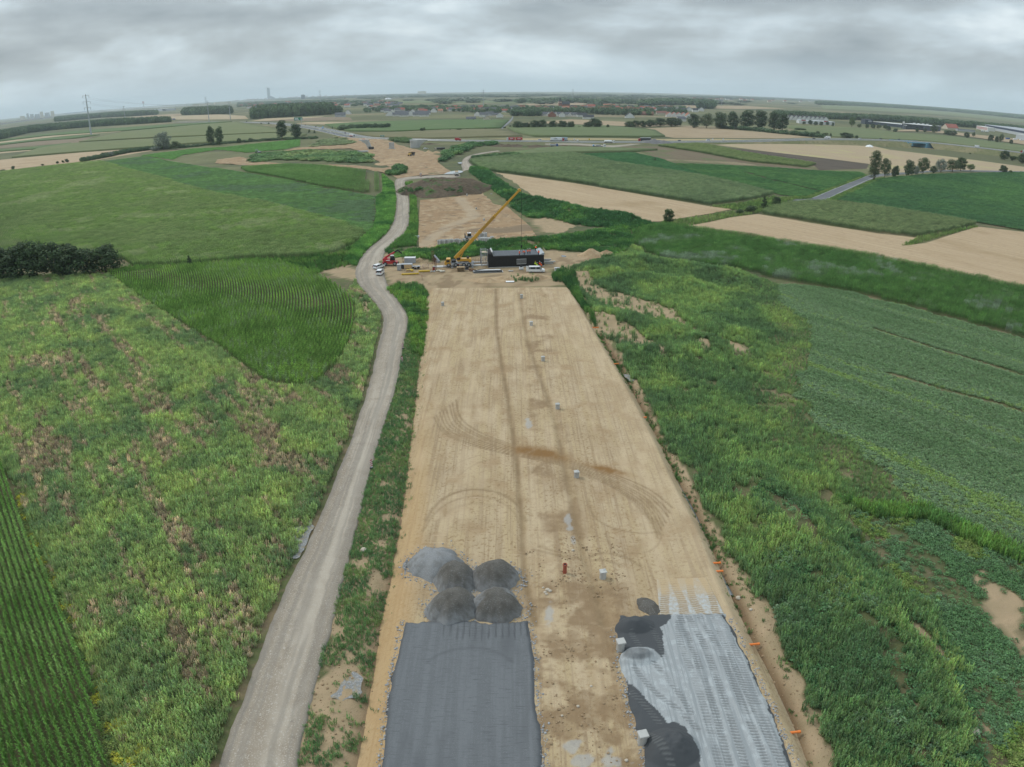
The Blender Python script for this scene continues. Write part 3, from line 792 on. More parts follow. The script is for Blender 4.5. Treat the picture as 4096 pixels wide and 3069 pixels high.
def region(name, poly, z, m, sp=None, kind=None, hf=None, skirt=0.0, jag=0.0, attrs=None):
    """sheet over a polygon (constrained Delaunay with inner points); skirt = standing edge of a crop"""
    poly = np.asarray(poly)
    per = np.hypot(*np.diff(np.vstack([poly, poly[:1]]), axis=0).T).sum()
    sp = sp or per / 60
    b = densify(np.vstack([poly, poly[:1]]), sp)[:-1]
    if jag: b = b + rng.normal(0, jag, b.shape)
    X, Y = jgrid(b, sp, .25)
    if len(X):
        k = dseg(b, X, Y, True) > sp * .45; X, Y = X[k], Y[k]
    nb = len(b)
    pts = [Vector(q) for q in b] + [Vector((a, c)) for a, c in zip(X, Y)]
    v, e, f, *_ = delaunay_2d_cdt(pts, [(i, (i + 1) % nb) for i in range(nb)], [], 1, 1e-4)
    V = np.array([(q.x, q.y) for q in v]); F = np.array([q for q in f if len(q) == 3])
    zz = np.full(len(V), z) + (hf(V[:, 0], V[:, 1]) if hf else 0)
    V3 = np.concatenate([V, zz[:, None]], 1)
    n = np.cross(V3[F[:, 1]] - V3[F[:, 0]], V3[F[:, 2]] - V3[F[:, 0]])[:, 2]
    F[n < 0] = F[n < 0][:, ::-1]
    if skirt:
        k0 = len(V3); bb = V3[:nb].copy(); bb[:, 2] = min(z, .2) - .4 if z < skirt else -.2
        V3 = np.vstack([V3, bb]); i = np.arange(nb); j = (i + 1) % nb
        F = np.vstack([F, np.stack([i, j, k0 + j], 1), np.stack([i, k0 + j, k0 + i], 1)])
    me = mesh_np(name, V3, F, m, True)
    for nm, fn in (attrs or {}).items(): fattr(me, nm, fn(V3[:, 0], V3[:, 1]))
    return obj(name, me, None, kind)
def ang_of(p, q):
    a = G(*p); b = G(*q); return math.atan2(b[1] - a[1], b[0] - a[0])

# - plant kinds
def jit(c, a=.25):
    k = 1 + random.uniform(-a, a); return tuple(max(0, v * k * (1 + random.uniform(-a, a) * .4)) for v in c)
LEAF = leafmat('plant_leaf', (1, 1, 1), True, .38)
def corn_patch(rows, length, h, tassel, seed, dens=4.2, lean=0.0, reach=1.0):
    random.seed(seed); b = LB()
    for r_ in range(rows):
        y = (r_ - (rows - 1) / 2) * .75
        n = int(length * dens)
        for k in range(n):
            x = (k + .5) / n * length - length / 2 + random.uniform(-.05, .05); yy = y + random.uniform(-.05, .05); hh = h * random.uniform(.86, 1.08)
            az = random.uniform(0, PI)
            for q in range(7):
                z0 = hh * (.22 + .105 * q); up = random.uniform(.18, .34) * hh * .5
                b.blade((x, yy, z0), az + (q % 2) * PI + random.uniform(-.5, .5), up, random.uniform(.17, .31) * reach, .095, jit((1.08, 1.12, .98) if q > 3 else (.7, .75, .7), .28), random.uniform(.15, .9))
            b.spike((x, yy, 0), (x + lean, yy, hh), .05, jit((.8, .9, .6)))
            if tassel and random.random() < tassel:
                b.spike((x, yy, hh * .97), (x + random.uniform(-.05, .05), yy, hh * 1.13), .14, jit((1.8, 1.6, 1.5)))
    return b.mesh('corn_rows', LEAF)
def weed_clump(seed, nst, h, rad, wid=.11, feather=True):
    random.seed(seed); b = LB()
    for k in range(nst):
        a = random.uniform(0, 6.28); r_ = rad * math.sqrt(random.random()); x, y = r_ * math.cos(a), r_ * math.sin(a); hh = h * random.uniform(.55, 1.1)
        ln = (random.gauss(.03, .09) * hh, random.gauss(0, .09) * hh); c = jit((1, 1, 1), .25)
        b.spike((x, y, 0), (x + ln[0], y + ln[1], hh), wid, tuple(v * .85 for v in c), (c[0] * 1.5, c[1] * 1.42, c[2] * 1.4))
        for q in range(5):
            t = random.uniform(.25, .9); b.blade((x + ln[0] * t, y + ln[1] * t, hh * t), random.uniform(0, 6.28), .12 * hh, .20 * hh * (1.2 - t), .075, jit(c, .2), .2)
    return b.mesh('weed_clump', LEAF)
def leafy_clump(seed, n, h, rad, size, flat=.6):
    random.seed(seed); b = LB()
    for k in range(n):
        a = random.uniform(0, 6.28); r_ = rad * math.sqrt(random.random()); z = h * (1 - (r_ / rad) ** 2 * .6) * random.uniform(.45, 1)
        nrm = Vector((random.gauss(0, flat), random.gauss(0, flat), 1))
        b.leaf((r_ * math.cos(a), r_ * math.sin(a), z), nrm, size * random.uniform(.7, 1.3), jit((1, 1, 1), .25))
    return b.mesh('leafy_clump', LEAF)
def leafy_patch(seed, w_, n, h, size):
    random.seed(seed); b = LB()
    for k in range(n):
        x, y = random.uniform(-w_ / 2, w_ / 2), random.uniform(-w_ / 2, w_ / 2)
        row = math.cos(y * 2 * PI / .75) * .12
        b.leaf((x, y, h * random.uniform(.6, 1) + row * h), Vector((random.gauss(0, .55), random.gauss(0, .55), 1)), size * random.uniform(.7, 1.3), jit((1, 1, 1), .25))
    return b.mesh('leafy_patch', LEAF)
CORN1 = [corn_patch(1, 1.0, 2.2, .0, 100 + k, 5, 0, 1.2) for k in range(4)]
CORN1W = [corn_patch(1, 1.0, 2.3, .0, 110 + k, 5.5, 0, 1.45) for k in range(4)]
CORN4 = [corn_patch(4, 2.0, 2.2, .0, 120 + k) for k in range(3)]
CORN4T = [corn_patch(4, 2.0, 2.2, .85, 130 + k) for k in range(3)]
WEED = [weed_clump(200 + k, 6 + 2 * k, .95 + .12 * k, .30 + .04 * k, .09 + .012 * k) for k in range(6)]
WEEDBIG = [weed_clump(220 + k, 26, 1.5, 1.0, .16) for k in range(4)]
LEAFY = [leafy_clump(240 + k, 44, .55, .42, .145) for k in range(4)]
SHRUBBY = [leafy_clump(250 + k, 110, 1.5, 1.15, .34, 1.0) for k in range(4)]
SOYP = [leafy_patch(260 + k, 3.0, 260, .75, .34) for k in range(4)]
GRASS = [weed_clump(280 + k, 14, .45, .28, .05) for k in range(4)]

TM = 2.0
def tints(n, pal, wts, x=None, y=None, scale=6.0, seed=0, var=.12):
    """blend a palette by smooth noise so neighbours share a colour"""
    pal = np.array(pal); u = np.clip(fbm(x, y, scale, 4, seed) * 1.9 - .45 + rng.normal(0, .10, n), 0, .999)
    cw = np.cumsum(wts) / np.sum(wts); k = np.searchsorted(cw, u)
    c = pal[np.minimum(k, len(pal) - 1)] * (1 + rng.normal(0, var, (n, 1)))
    return np.clip(c * TM, .005, 1)
def rows_fill(poly, ang, L_, W_):
    """patch centres on a grid turned to the row direction"""
    poly = np.asarray(poly); c, s = math.cos(ang), math.sin(ang)
    u = poly[:, 0] * c + poly[:, 1] * s; v = -poly[:, 0] * s + poly[:, 1] * c
    U, V = np.meshgrid(np.arange(u.min(), u.max(), L_), np.arange(v.min(), v.max(), W_))
    U = U.ravel(); V = V.ravel(); x = U * c - V * s; y = U * s + V * c
    k = inside(poly, x, y); return x[k], y[k]
def field(name, label, poly, ang, variants, L_, W_, pal, wts, soil, cat='crop', scale=9.0, seed=0, hs=(.9, 1.1), z=.0, tall=True, gap=None):
    x, y = rows_fill(poly, ang, L_, W_)
    x = x + rng.normal(0, .03, len(x)); n = len(x)
    if gap is not None:
        k = gap(x, y); x, y = x[k], y[k]; n = len(x)
    h = rng.uniform(*hs, n) * (.93 + .14 * fbm(x, y, 12, 2, seed + 5))
    sc3 = np.stack([np.full(n, 1.0), np.full(n, 1.0), h], 1)
    rz = ang + np.where(rng.random(n) < .5, PI, 0)
    o = scatter(name, np.stack([x, y, H(x, y) * (y < 330) + z], 1), rz, sc3, tints(n, pal, wts, x, y, scale, seed), variants, label, cat)
    return o

cA = ang_of((107, 2113), (396, 2840))
polyA = GP([(-700, 1650), (-60, 1800), (0, 1865), (50, 1948), (107, 2113), (190, 2311), (273, 2501), (347, 2675), (396, 2840), (438, 3069), (455, 3180), (-900, 3180)])
corn_g = [(.072, .138, .034), (.094, .166, .044), (.130, .200, .066)]
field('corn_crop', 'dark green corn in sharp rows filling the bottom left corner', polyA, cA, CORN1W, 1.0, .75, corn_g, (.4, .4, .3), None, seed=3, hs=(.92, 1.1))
# corn beside the bend of the haul road, with headland rows along its rounded end
C_edge = smooth(GP([(1113, 1058), (1256, 1102), (1378, 1177), (1419, 1225), (1419, 1279), (1399, 1360), (1358, 1449), (1304, 1503), (1256, 1544), (1181, 1551)]), 8)
polyC = np.vstack([GP([(1059, 1530), (950, 1449), (869, 1388), (747, 1313), (543, 1184), (475, 1130), (435, 1099), (679, 1075), (1018, 1055)]), C_edge])
yC = np.arange(polyC[:, 1].min(), polyC[:, 1].max(), .95); ym = float(C_edge[np.argmax(C_edge[:, 0]), 1]); bow = .0032
Kc, Yc = np.meshgrid(np.arange(0, 130) * .86, yC); x = (C_edge[:, 0].max() - .4 - Kc - bow * (Yc - ym) ** 2).ravel(); y = Yc.ravel() + rng.uniform(-.2, .2, Yc.size)
k = inside(polyC, x, y); x, y = x[k], y[k]; rz = np.arctan2(np.ones(len(y)), -2 * bow * (y - ym)); n = len(x)
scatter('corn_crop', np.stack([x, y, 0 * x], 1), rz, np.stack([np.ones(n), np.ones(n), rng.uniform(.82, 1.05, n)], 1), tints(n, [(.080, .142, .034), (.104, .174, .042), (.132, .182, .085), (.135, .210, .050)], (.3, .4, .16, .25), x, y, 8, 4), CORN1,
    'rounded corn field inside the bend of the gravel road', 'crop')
polyD = GP([(-60, 700), (0, 692), (150, 676), (272, 661), (401, 649), (862, 780), (1018, 810), (1290, 878), (1440, 925), (1453, 946), (1412, 985), (1330, 1020), (1209, 1035), (951, 1041), (781, 1062), (520, 1070), (489, 1041), (0, 1030), (-200, 1040)])
aD = ang_of((401, 649), (1290, 878))
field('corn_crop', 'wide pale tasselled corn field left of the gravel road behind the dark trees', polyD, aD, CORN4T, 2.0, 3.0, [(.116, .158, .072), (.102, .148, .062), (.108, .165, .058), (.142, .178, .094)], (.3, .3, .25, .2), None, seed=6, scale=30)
polyF = GP([(964, 673), (1154, 662), (1300, 668), (1440, 685), (1522, 700), (1528, 766), (1446, 773), (1300, 752), (1120, 712), (990, 690)])
field('corn_crop', 'small corn block left of the junction with a gap between its rows', polyF, ang_of((1522, 700), (1528, 766)), CORN4, 2.0, 3.0, [(.10, .165, .060), (.12, .185, .07)], (1, 1), None, seed=8, scale=20,
    gap=lambda x, y: dseg(GP([(1480, 690), (1487, 770)]), x, y) > 2.2)
polyE = GP([(401, 648), (577, 627), (730, 655), (964, 690), (1120, 715), (1300, 755), (1446, 776), (1500, 790), (1500, 860), (1490, 920), (1453, 940), (1290, 876), (1018, 808), (862, 778)])
field('soybean_crop', 'bright smooth green strip of crop beside the wide pale corn field', polyE, ang_of((577, 627), (1120, 715)), SOYP, 2.9, 2.9, [(.092, .165, .052), (.080, .148, .050), (.080, .130, .062)], (1, 1, .7), None, seed=9, scale=28, hs=(.7, .9))
polyEb = GP([(560, 624), (760, 598), (900, 590), (1200, 558), (1196, 586), (1130, 600), (990, 612), (870, 600), (730, 622), (690, 640)])
field('soybean_crop', 'bright green field below the two tall trees at left', polyEb, .6, SOYP, 2.9, 2.9, [(.085, .175, .045), (.075, .16, .04)], (1, 1), None, seed=10, scale=40, hs=(.8, 1))
# right-hand fields
polyR2 = GP([(1883, 648), (1900, 640), (1990, 633), (2077, 627), (2226, 618), (2298, 619), (2370, 634), (2443, 652), (2620, 680), (2787, 706), (2960, 745), (3096, 781), (3000, 800), (2828, 823), (2600, 783), (2300, 733), (2100, 703), (1942, 684), (1900, 665)])
field('corn_crop', 'large grey green corn field above the first stubble strip at right', polyR2, ang_of((1942, 684), (2600, 783)), CORN4T, 2.0, 3.0, [(.098, .135, .078), (.112, .150, .086), (.126, .160, .10)], (1, 1, .6), None, seed=12, scale=35, hs=(.95, 1.15))
polyR5 = GP([(3047, 856), (3112, 827), (3230, 812), (3340, 815), (3518, 835), (3908, 900), (3800, 925), (3672, 949), (3518, 933), (3250, 892)])
field('corn_crop', 'pale corn block between two stubble strips at right', polyR5, ang_of((3047, 856), (3518, 933)), CORN4T, 2.0, 3.0, [(.108, .142, .075), (.122, .156, .084)], (1, 1), None, seed=13, scale=35)
R7e = GP([(2722, 913), (2657, 900), (2576, 917), (2535, 973), (2576, 1014), (2680, 1040)])
polyR7 = GP([(2535, 973), (2545, 940), (2576, 917), (2657, 900), (2722, 913), (3112, 969), (3518, 1038), (4096, 1160), (4300, 1205), (4300, 1420), (4096, 1355), (3680, 1241), (3356, 1160), (3153, 1128), (2990, 1087), (2755, 1055), (2600, 1022)])
field('corn_crop', 'long deep green corn strip running to the right edge with silvery patches', polyR7, ang_of((2722, 913), (3518, 1038)), CORN4, 2.0, 3.0, [(.058, .120, .038), (.072, .140, .044), (.088, .145, .064), (.140, .180, .135)], (.8, 1, .4, .3), None, seed=14, scale=12)
polyR4 = GP([(3348, 801), (3420, 765), (3518, 716), (3700, 700), (4096, 690), (4300, 690), (4300, 970), (4096, 925), (3908, 893), (3518, 829)])
field('soybean_crop', 'dark green bean field below the row of roadside trees at right', polyR4, ang_of((3518, 829), (3908, 893)), SOYP, 2.9, 2.9, [(.045, .100, .040), (.055, .115, .042), (.065, .135, .045)], (1, 1, .5), None, seed=15, scale=45)
polyR3b = GP([(2690, 655), (2900, 662), (3100, 672), (3300, 686), (3440, 690), (3462, 700), (3360, 740), (3225, 790), (3120, 783), (2970, 740), (2820, 706)])
field('potato_crop', 'dark green potato field left of the asphalt road', polyR3b, ang_of((2820, 706), (3120, 783)), SOYP, 2.9, 2.9, [(.045, .105, .035), (.060, .125, .040)], (1, 1), None, seed=16, scale=25, hs=(.7, .9),
    gap=lambda x, y: dseg(GP([(2980, 690), (3100, 725), (3290, 768)]), x, y) > 1.8)
polyR3 = GP([(2300, 618), (2529, 612), (2640, 636), (2690, 655), (2800, 700), (2787, 704), (2620, 678), (2443, 650), (2370, 632)])
field('beet_crop', 'deep green beet field wedge beyond the grey green corn at right', polyR3, .9, SOYP, 2.9, 2.9, [(.04, .105, .04), (.05, .12, .045)], (1, 1), None, seed=17, scale=25)
polyM9 = GP([(2627, 585), (2803, 578), (2979, 615), (3266, 660), (3229, 671), (3006, 651), (2769, 606)])
field('corn_crop', 'narrow corn strip beside the dark ploughed field', polyM9, ang_of((2979, 617), (3266, 661)), CORN4T, 2.0, 3.0, [(.112, .142, .07), (.098, .132, .06)], (1, 1), None, seed=18, scale=30)

# soybean field, near right
polyR8 = GP([(3118, 1140), (3356, 1163), (3680, 1244), (4096, 1358), (4300, 1418), (4300, 2330), (4096, 2205), (3900, 2120), (3698, 2035), (3560, 1920), (3380, 1777), (3235, 1656), (3180, 1534), (3265, 1412), (3225, 1290), (3125, 1200)])
x, y = jgrid(polyR8, .5, wob=3.0)
lanes = [GP([(3500, 1320), (3700, 1385), (4000, 1475), (4200, 1540)]), GP([(3560, 1500), (3800, 1570), (4000, 1620), (4200, 1690)])]
k = np.ones(len(x), bool)
for ln in lanes: k &= dseg(ln, x, y) > .8 + .4 * fbm(x, y, 3, 2, 8)
x, y = x[k], y[k]; n = len(x)
aR8 = ang_of((3680, 1253), (4096, 1368))
v_ = -x * math.sin(aR8) + y * math.cos(aR8); u_ = x * math.cos(aR8) + y * math.sin(aR8)
t_ = tints(n, [(.090, .148, .066), (.106, .166, .078), (.122, .180, .094), (.140, .206, .066)], (.5, .7, .45, .3), u_ * .10, v_, 4.5, 23)
scatter('soybean_crop', np.stack([x, y, H(x, y)], 1), rng.uniform(0, 6.28, n), rng.uniform(.85, 1.35, n) * (.9 + .3 * fbm(u_ * .3, v_, 4, 2, 3)), t_, LEAFY,
    'blue green soybean field filling the right side in faint swaths', 'crop')

# - weeds
def weeds(name, label, poly, sp, pal, wts, scale, seed, variants=WEED, sz=(.7, 1.25), dens=None, hmul=None, avoid_sand=.92, cat='weeds', var=.16, wob=0.0):
    x, y = jgrid(poly, sp, wob=wob)
    s = sand_at(x, y)
    if avoid_sand > .5:
        q_ = (y > 100) & (x > 8); s = np.maximum(s, q_ * .8 * np.maximum(sand_at(x, y + 1.6), sand_at(x, y + 3.0)))
    k = rng.random(len(x)) > s * avoid_sand
    if dens is not None: k &= rng.random(len(x)) < dens(x, y)
    x, y = x[k], y[k]; n = len(x)
    sc_ = rng.uniform(*sz, n)
    if hmul is not None: sc_ = sc_ * hmul(x, y)
    if variants[0] is WEEDBIG[0]: pal = [tuple(v * 1.2 for v in c) for c in pal]
    tl = np.stack([rng.normal(0, .08, n), rng.normal(.05, .1, n)], 1)
    return scatter(name, np.stack([x, y, H(x, y) - .03], 1), rng.uniform(0, 6.28, n), sc_, tints(n, pal, wts, x, y, scale, seed, var), variants, label, cat, tl)
WG = [(.122, .176, .086), (.158, .216, .094), (.196, .252, .104), (.230, .278, .110)]
_vl = rl[(rl[:, 1] < 225)]
polyB = np.vstack([_vl - np.array([.9, 0]), GP([(1428, 1128), (1385, 1175), (1420, 1225), (1421, 1282), (1400, 1366), (1356, 1455), (1303, 1507), (1252, 1548), (1181, 1553), (1056, 1530), (948, 1449), (868, 1388), (746, 1312), (543, 1183), (475, 1128), (432, 1098), (0, 1112), (-200, 1120), (-500, 1400), (-60, 1790), (70, 1948), (127, 2113), (210, 2311), (293, 2501), (367, 2675), (425, 2840), (500, 3069), (560, 3200)])])
aB = ang_of((620, 1950), (930, 2480))
uB = lambda x, y: (x * math.cos(aB) + y * math.sin(aB), -x * math.sin(aB) + y * math.cos(aB))
def dryB(x, y):
    u, v = uB(x, y)
    d = fbm(u * .10, v, 1.35, 4, 301) * .66 + fbm(x, y, 9, 3, 305) * .34
    b = np.zeros(len(x))
    for ln, wd in ((GP([(560, 1960), (700, 2110), (820, 2260), (930, 2420), (1010, 2500)]), 1.7), (GP([(430, 2120), (560, 2300), (680, 2470), (760, 2620), (830, 2800)]), 1.4), (GP([(380, 1270), (640, 1590), (830, 1800)]), 1.2), (GP([(230, 1260), (480, 1700), (560, 1800)]), .8)):
        b = np.maximum(b, .20 * np.exp(-(dseg(ln, x, y) / wd) ** 2))
    c = np.array(G(1120, 1610)); b = np.maximum(b, .2 * np.exp(-(((x - c[0]) / 9) ** 2 + ((y - c[1]) / 5) ** 2)))
    c = np.array(G(150, 1830)); b = np.maximum(b, .18 * np.exp(-(((x - c[0]) / 6) ** 2 + ((y - c[1]) / 6) ** 2)))
    return d + b
TH = .59
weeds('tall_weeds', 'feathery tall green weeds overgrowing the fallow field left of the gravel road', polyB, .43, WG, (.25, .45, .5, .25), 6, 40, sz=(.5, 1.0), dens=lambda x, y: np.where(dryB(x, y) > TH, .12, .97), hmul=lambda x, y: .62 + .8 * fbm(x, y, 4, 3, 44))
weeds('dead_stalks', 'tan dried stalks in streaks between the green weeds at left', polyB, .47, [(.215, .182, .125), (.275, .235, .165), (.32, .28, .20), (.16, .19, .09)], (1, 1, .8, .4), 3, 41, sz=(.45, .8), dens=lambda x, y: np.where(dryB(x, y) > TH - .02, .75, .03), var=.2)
polyY = GP([(60, 1960), (95, 1960), (150, 2113), (235, 2311), (330, 2501), (430, 2700), (500, 2860), (620, 3069), (480, 3120), (440, 3069), (396, 2860), (340, 2690), (268, 2511), (180, 2311), (100, 2130)])
weeds('yellow_flowers', 'bright yellow flowering weeds along the edge of the bottom left corn', polyY, .42, [(.10, .15, .05), (.13, .17, .05), (.27, .27, .04), (.34, .32, .04)], (.6, .5, .35, .25), 2.2, 45, variants=LEAFY, sz=(.6, 1.1))
# verge between haul road and formation: sparse grass that thickens further up
pv = verge_poly
def vd(x, y):
    q = XL(y) - x
    return np.where(q < 2.6, .10, 1.0) * np.clip(.95 * sstep(.40, .58, fbm(x, y, 2.2, 4, 60) + .20 * sstep(56, 100, y)), 0.03, 1)
weeds('verge_grass', 'green grass and weeds on the sandy verge between gravel road and formation', pv, .36, [(.075, .140, .06), (.10, .175, .065), (.145, .205, .075)], (1, 1, .5), 3, 46, variants=GRASS + WEED[:2], sz=(.55, 1.0), dens=vd, avoid_sand=0.0)
# weedy right side between ditch and fields
polyW = np.vstack([bankR, GP([(2380, 1280), (2330, 1190), (2270, 1110), (2240, 1075), (2300, 1070), (2440, 1042), (2530, 985), (2580, 1022), (2755, 1062), (2990, 1094), (3120, 1140), (3135, 1205), (3232, 1292), (3272, 1412), (3205, 1534), (3250, 1660), (3390, 1785), (3555, 1930), (3690, 2045), (3560, 2060), (3400, 2040), (3420, 2160), (3560, 2330), (3680, 2440), (3780, 2600), (3860, 2760), (3940, 3069), (3990, 3200)])])
def dw(x, y):
    d = .97 - .9 * sstep(.66, .72, fbm(x, y, 3.4, 4, 71)) * (y < 150)
    r = dseg(ridges[0][0], x, y); return d * np.where((r < 1.6) & (fbm(x, y, 4, 3, 73) > .55), .08, 1)
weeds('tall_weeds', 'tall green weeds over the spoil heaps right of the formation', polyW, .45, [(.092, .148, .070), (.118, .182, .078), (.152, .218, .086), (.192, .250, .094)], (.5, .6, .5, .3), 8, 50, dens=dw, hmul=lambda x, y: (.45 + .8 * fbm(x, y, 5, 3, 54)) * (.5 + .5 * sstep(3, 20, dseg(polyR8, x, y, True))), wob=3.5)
weeds('leafy_weeds', 'broad leaved weeds among the spoil at lower right', GP([(3000, 1950), (3330, 2060), (3560, 2330), (3680, 2440), (3800, 2640), (3900, 2900), (3960, 3200), (3400, 3200), (3330, 2920), (3220, 2740), (3080, 2420)]), .6, [(.045, .105, .04), (.065, .13, .055), (.10, .155, .085)], (1, 1, .5), 4, 51, variants=LEAFY, sz=(.8, 1.7), dens=dw)
def dpatch(lo, hi, sc_, seed): return lambda x, y: sstep(lo, hi, fbm(x, y, sc_, 4, seed))
polyPot = GP([(3400, 2040), (3560, 2065), (3700, 2060), (3900, 2150), (4096, 2240), (4300, 2350), (4300, 3200), (3980, 3200), (3870, 2780), (3790, 2610), (3690, 2440), (3560, 2320), (3430, 2160)])
aP = ang_of((3560, 2100), (4096, 2560))
def potd(x, y):
    v = -x * math.sin(aP) + y * math.cos(aP); u = x * math.cos(aP) + y * math.sin(aP)
    return .25 + .8 * sstep(.40, .56, fbm(u * .25, v, 2.8, 3, 81))
weeds('low_leafy_plants', 'low broad leaved plants with bare soil between at the right edge', polyPot, .42, [(.070, .135, .055), (.085, .150, .070), (.095, .150, .035), (.13, .17, .05)], (.7, .7, .5, .3), 7, 56, variants=LEAFY, sz=(.7, 1.25), dens=potd, avoid_sand=.9)
weeds('grass_band', 'light green grass ridge between soybean field and spoil heap', GP([(3330, 1990), (3480, 2030), (3690, 2035), (3900, 2125), (4096, 2210), (4096, 2260), (3880, 2170), (3700, 2080), (3500, 2070)]), .4, [(.12, .20, .055), (.085, .16, .05)], (1, 1), 4, 57, sz=(.8, 1.3))
# strips beside road, culvert and upper formation
weeds('bank_weeds', 'dark green weeds along the brook behind the yellow crane', GP([(1535, 1003), (1600, 1000), (1700, 1003), (1900, 985), (2150, 960), (2350, 930), (2560, 895), (2640, 905), (2560, 925), (2530, 985), (2440, 1040), (2330, 1008), (2180, 1000), (1960, 1018), (1850, 1034), (1700, 1046), (1600, 1042)]), .75, [(.035, .085, .028), (.05, .11, .032), (.085, .16, .04)], (1, .8, .45), 8, 61, variants=WEEDBIG + SHRUBBY[:1], sz=(.4, 1.05), dens=lambda x, y: .95 - .75 * (fbm(x, y, 5, 3, 14) > .60))
weeds('bank_weeds', 'grass and weeds between the bend of the gravel road and the formation', GP([(1548, 1160), (1600, 1140), (1690, 1150), (1712, 1170), (1712, 1290), (1690, 1420), (1640, 1420), (1640, 1300), (1628, 1240)]), .6, [(.06, .125, .04), (.10, .185, .045), (.13, .20, .05)], (.8, .8, .5), 6, 62, sz=(.7, 1.2), avoid_sand=.35)
weeds('bank_weeds', 'green weeds between the gravel road and the upper earthworks', GP([(1638, 900), (1642, 800), (1622, 735), (1650, 730), (1665, 800), (1672, 900), (1665, 985), (1600, 990), (1545, 1000), (1620, 935)]), .7, [(.07, .145, .04), (.11, .19, .05)], (1, 1), 6, 63, sz=(.7, 1.1))
weeds('bank_weeds', 'green weeds on the left shoulder of the upper gravel road', GP([(1420, 1065), (1380, 1045), (1410, 990), (1455, 950), (1495, 915), (1510, 850), (1505, 790), (1535, 770), (1530, 700), (1572, 735), (1582, 804), (1572, 880), (1540, 937), (1460, 1005)]), .9, [(.04, .10, .03), (.07, .145, .04), (.10, .185, .05)], (.7, .8, .5), 9, 64, variants=WEEDBIG, sz=(.6, 1.0))
weeds('bank_weeds', 'grassy strip between the two left corn fields', GP([(380, 1100), (430, 1085), (520, 1070), (781, 1060), (951, 1040), (1209, 1034), (1330, 1022), (1410, 990), (1425, 1060), (1300, 1085), (1256, 1098), (1113, 1052), (1018, 1048), (679, 1068)]), .8, [(.05, .11, .03), (.085, .16, .04), (.13, .175, .06)], (.8, .8, .4), 9, 65, sz=(.7, 1.1))
weeds('bank_weeds', 'dark overgrown topsoil bank right of the upper earthworks', GP([(1885, 670), (1935, 676), (1985, 728), (2050, 778), (2200, 822), (2400, 866), (2580, 892), (2640, 905), (2480, 915), (2330, 905), (2200, 880), (2110, 872), (2050, 835), (1990, 790), (1930, 740), (1880, 700)]), .9, [(.032, .082, .030), (.042, .10, .034), (.07, .14, .04)], (1, .8, .3), 10, 66, variants=WEEDBIG + SHRUBBY[:2], sz=(.55, 1.25), dens=lambda x, y: .95 - .6 * (fbm(x, y, 6, 3, 12) > .62))
weeds('bank_weeds', 'weeds on the small heaps beside the white van', GP([(2045, 1108), (2120, 1100), (2160, 1116), (2150, 1128), (2060, 1128)]), .7, [(.06, .12, .045), (.08, .145, .05)], (1, .6), 5, 67, sz=(.5, .9), avoid_sand=0, dens=lambda x, y: .75 * (fbm(x, y, 2, 2, 5) > .42))
weeds('bank_weeds', 'dark weeds at the corner of the formation right of the white van', GP([(2205, 1105), (2250, 1080), (2300, 1110), (2320, 1180), (2380, 1290), (2400, 1330), (2340, 1250), (2290, 1180), (2255, 1130), (2215, 1128)]), .6, [(.035, .09, .03), (.06, .125, .035), (.09, .165, .045)], (1, .8, .4), 5, 68, sz=(.8, 1.3), avoid_sand=.2)
weeds('ditch_weeds', 'green fringe of weeds along the inner edge of the right ditch', np.vstack([_pr[6:] + np.array([.9, 0]), (_pr[6:] + np.array([2.3, 0]))[::-1]]), .42, [(.05, .11, .035), (.07, .14, .04)], (1, .7), 5, 69, sz=(.3, .6), avoid_sand=0, dens=lambda x, y: sstep(60, 84, y) * (.15 + .6 * (fbm(x, y, 3, 2, 9) > .46)))
weeds('bank_grass', 'scattered grass on the sandy bank beyond the right ditch', bank_poly, .6, [(.06, .12, .04), (.09, .15, .05)], (1, 1), 5, 70, variants=GRASS, sz=(.6, 1.2), avoid_sand=0, dens=lambda x, y: .05 + .7 * sstep(.52, .62, fbm(x, y, 3, 3, 11)) * (dseg(bankR, x, y) < 2.2))

# - stubble and ploughed sheets
STUB = [(.36, .265, .165), (.42, .32, .205), (.31, .225, .13)]
def sheet(name, poly, m, z=.2, jag=0, sp=None):
    return region(name, GP(poly), z, m, sp, 'structure', None, 0, jag)
aS = ang_of((2300, 738), (2600, 790))
stub1 = cropmat('stubble_a', *STUB, aS, 1.6)
sheet('stubble_field', [(1942, 686), (2300, 735), (2600, 786), (2830, 826), (2930, 838), (2850, 855), (2640, 888), (2568, 888), (2400, 866), (2200, 822), (2050, 778), (1985, 728)], stub1)
sheet('stubble_field', [(2722, 911), (2840, 890), (2920, 872), (3031, 858), (3250, 895), (3518, 937), (3672, 953), (3610, 985), (3700, 975), (3908, 908), (4096, 930), (4300, 975), (4300, 1195), (4096, 1156), (3518, 1034), (3112, 965)], stub1)
sheet('stubble_field', [(2860, 580), (3100, 570), (3200, 567), (3470, 580), (3560, 600), (3800, 628), (4096, 668), (4300, 700), (4300, 690), (3750, 684), (3520, 694), (3475, 656), (3100, 611)], cropmat('stubble_b', (.33, .255, .165), (.37, .29, .19), (.36, .315, .16), ang_of((3470, 580), (4096, 668)), 2.5), .10)
sheet('ploughed_field', [(2860, 586), (3100, 611), (3475, 657), (3466, 676), (3276, 681), (3255, 662), (2979, 613), (2880, 592)], cropmat('ploughed_a', (.085, .068, .052), (.105, .085, .066), (.07, .056, .044), ang_of((2860, 588), (3475, 657)), 1.5, 1.0), .10)
sheet('ploughed_field', [(2480, 585), (2620, 585), (2769, 606), (3006, 652), (3230, 673), (3290, 684), (3100, 670), (2938, 648), (2640, 636), (2560, 608)], cropmat('ploughed_b', (.14, .105, .07), (.17, .14, .085), (.11, .13, .055), ang_of((2769, 606), (3006, 652)), 2), .08)
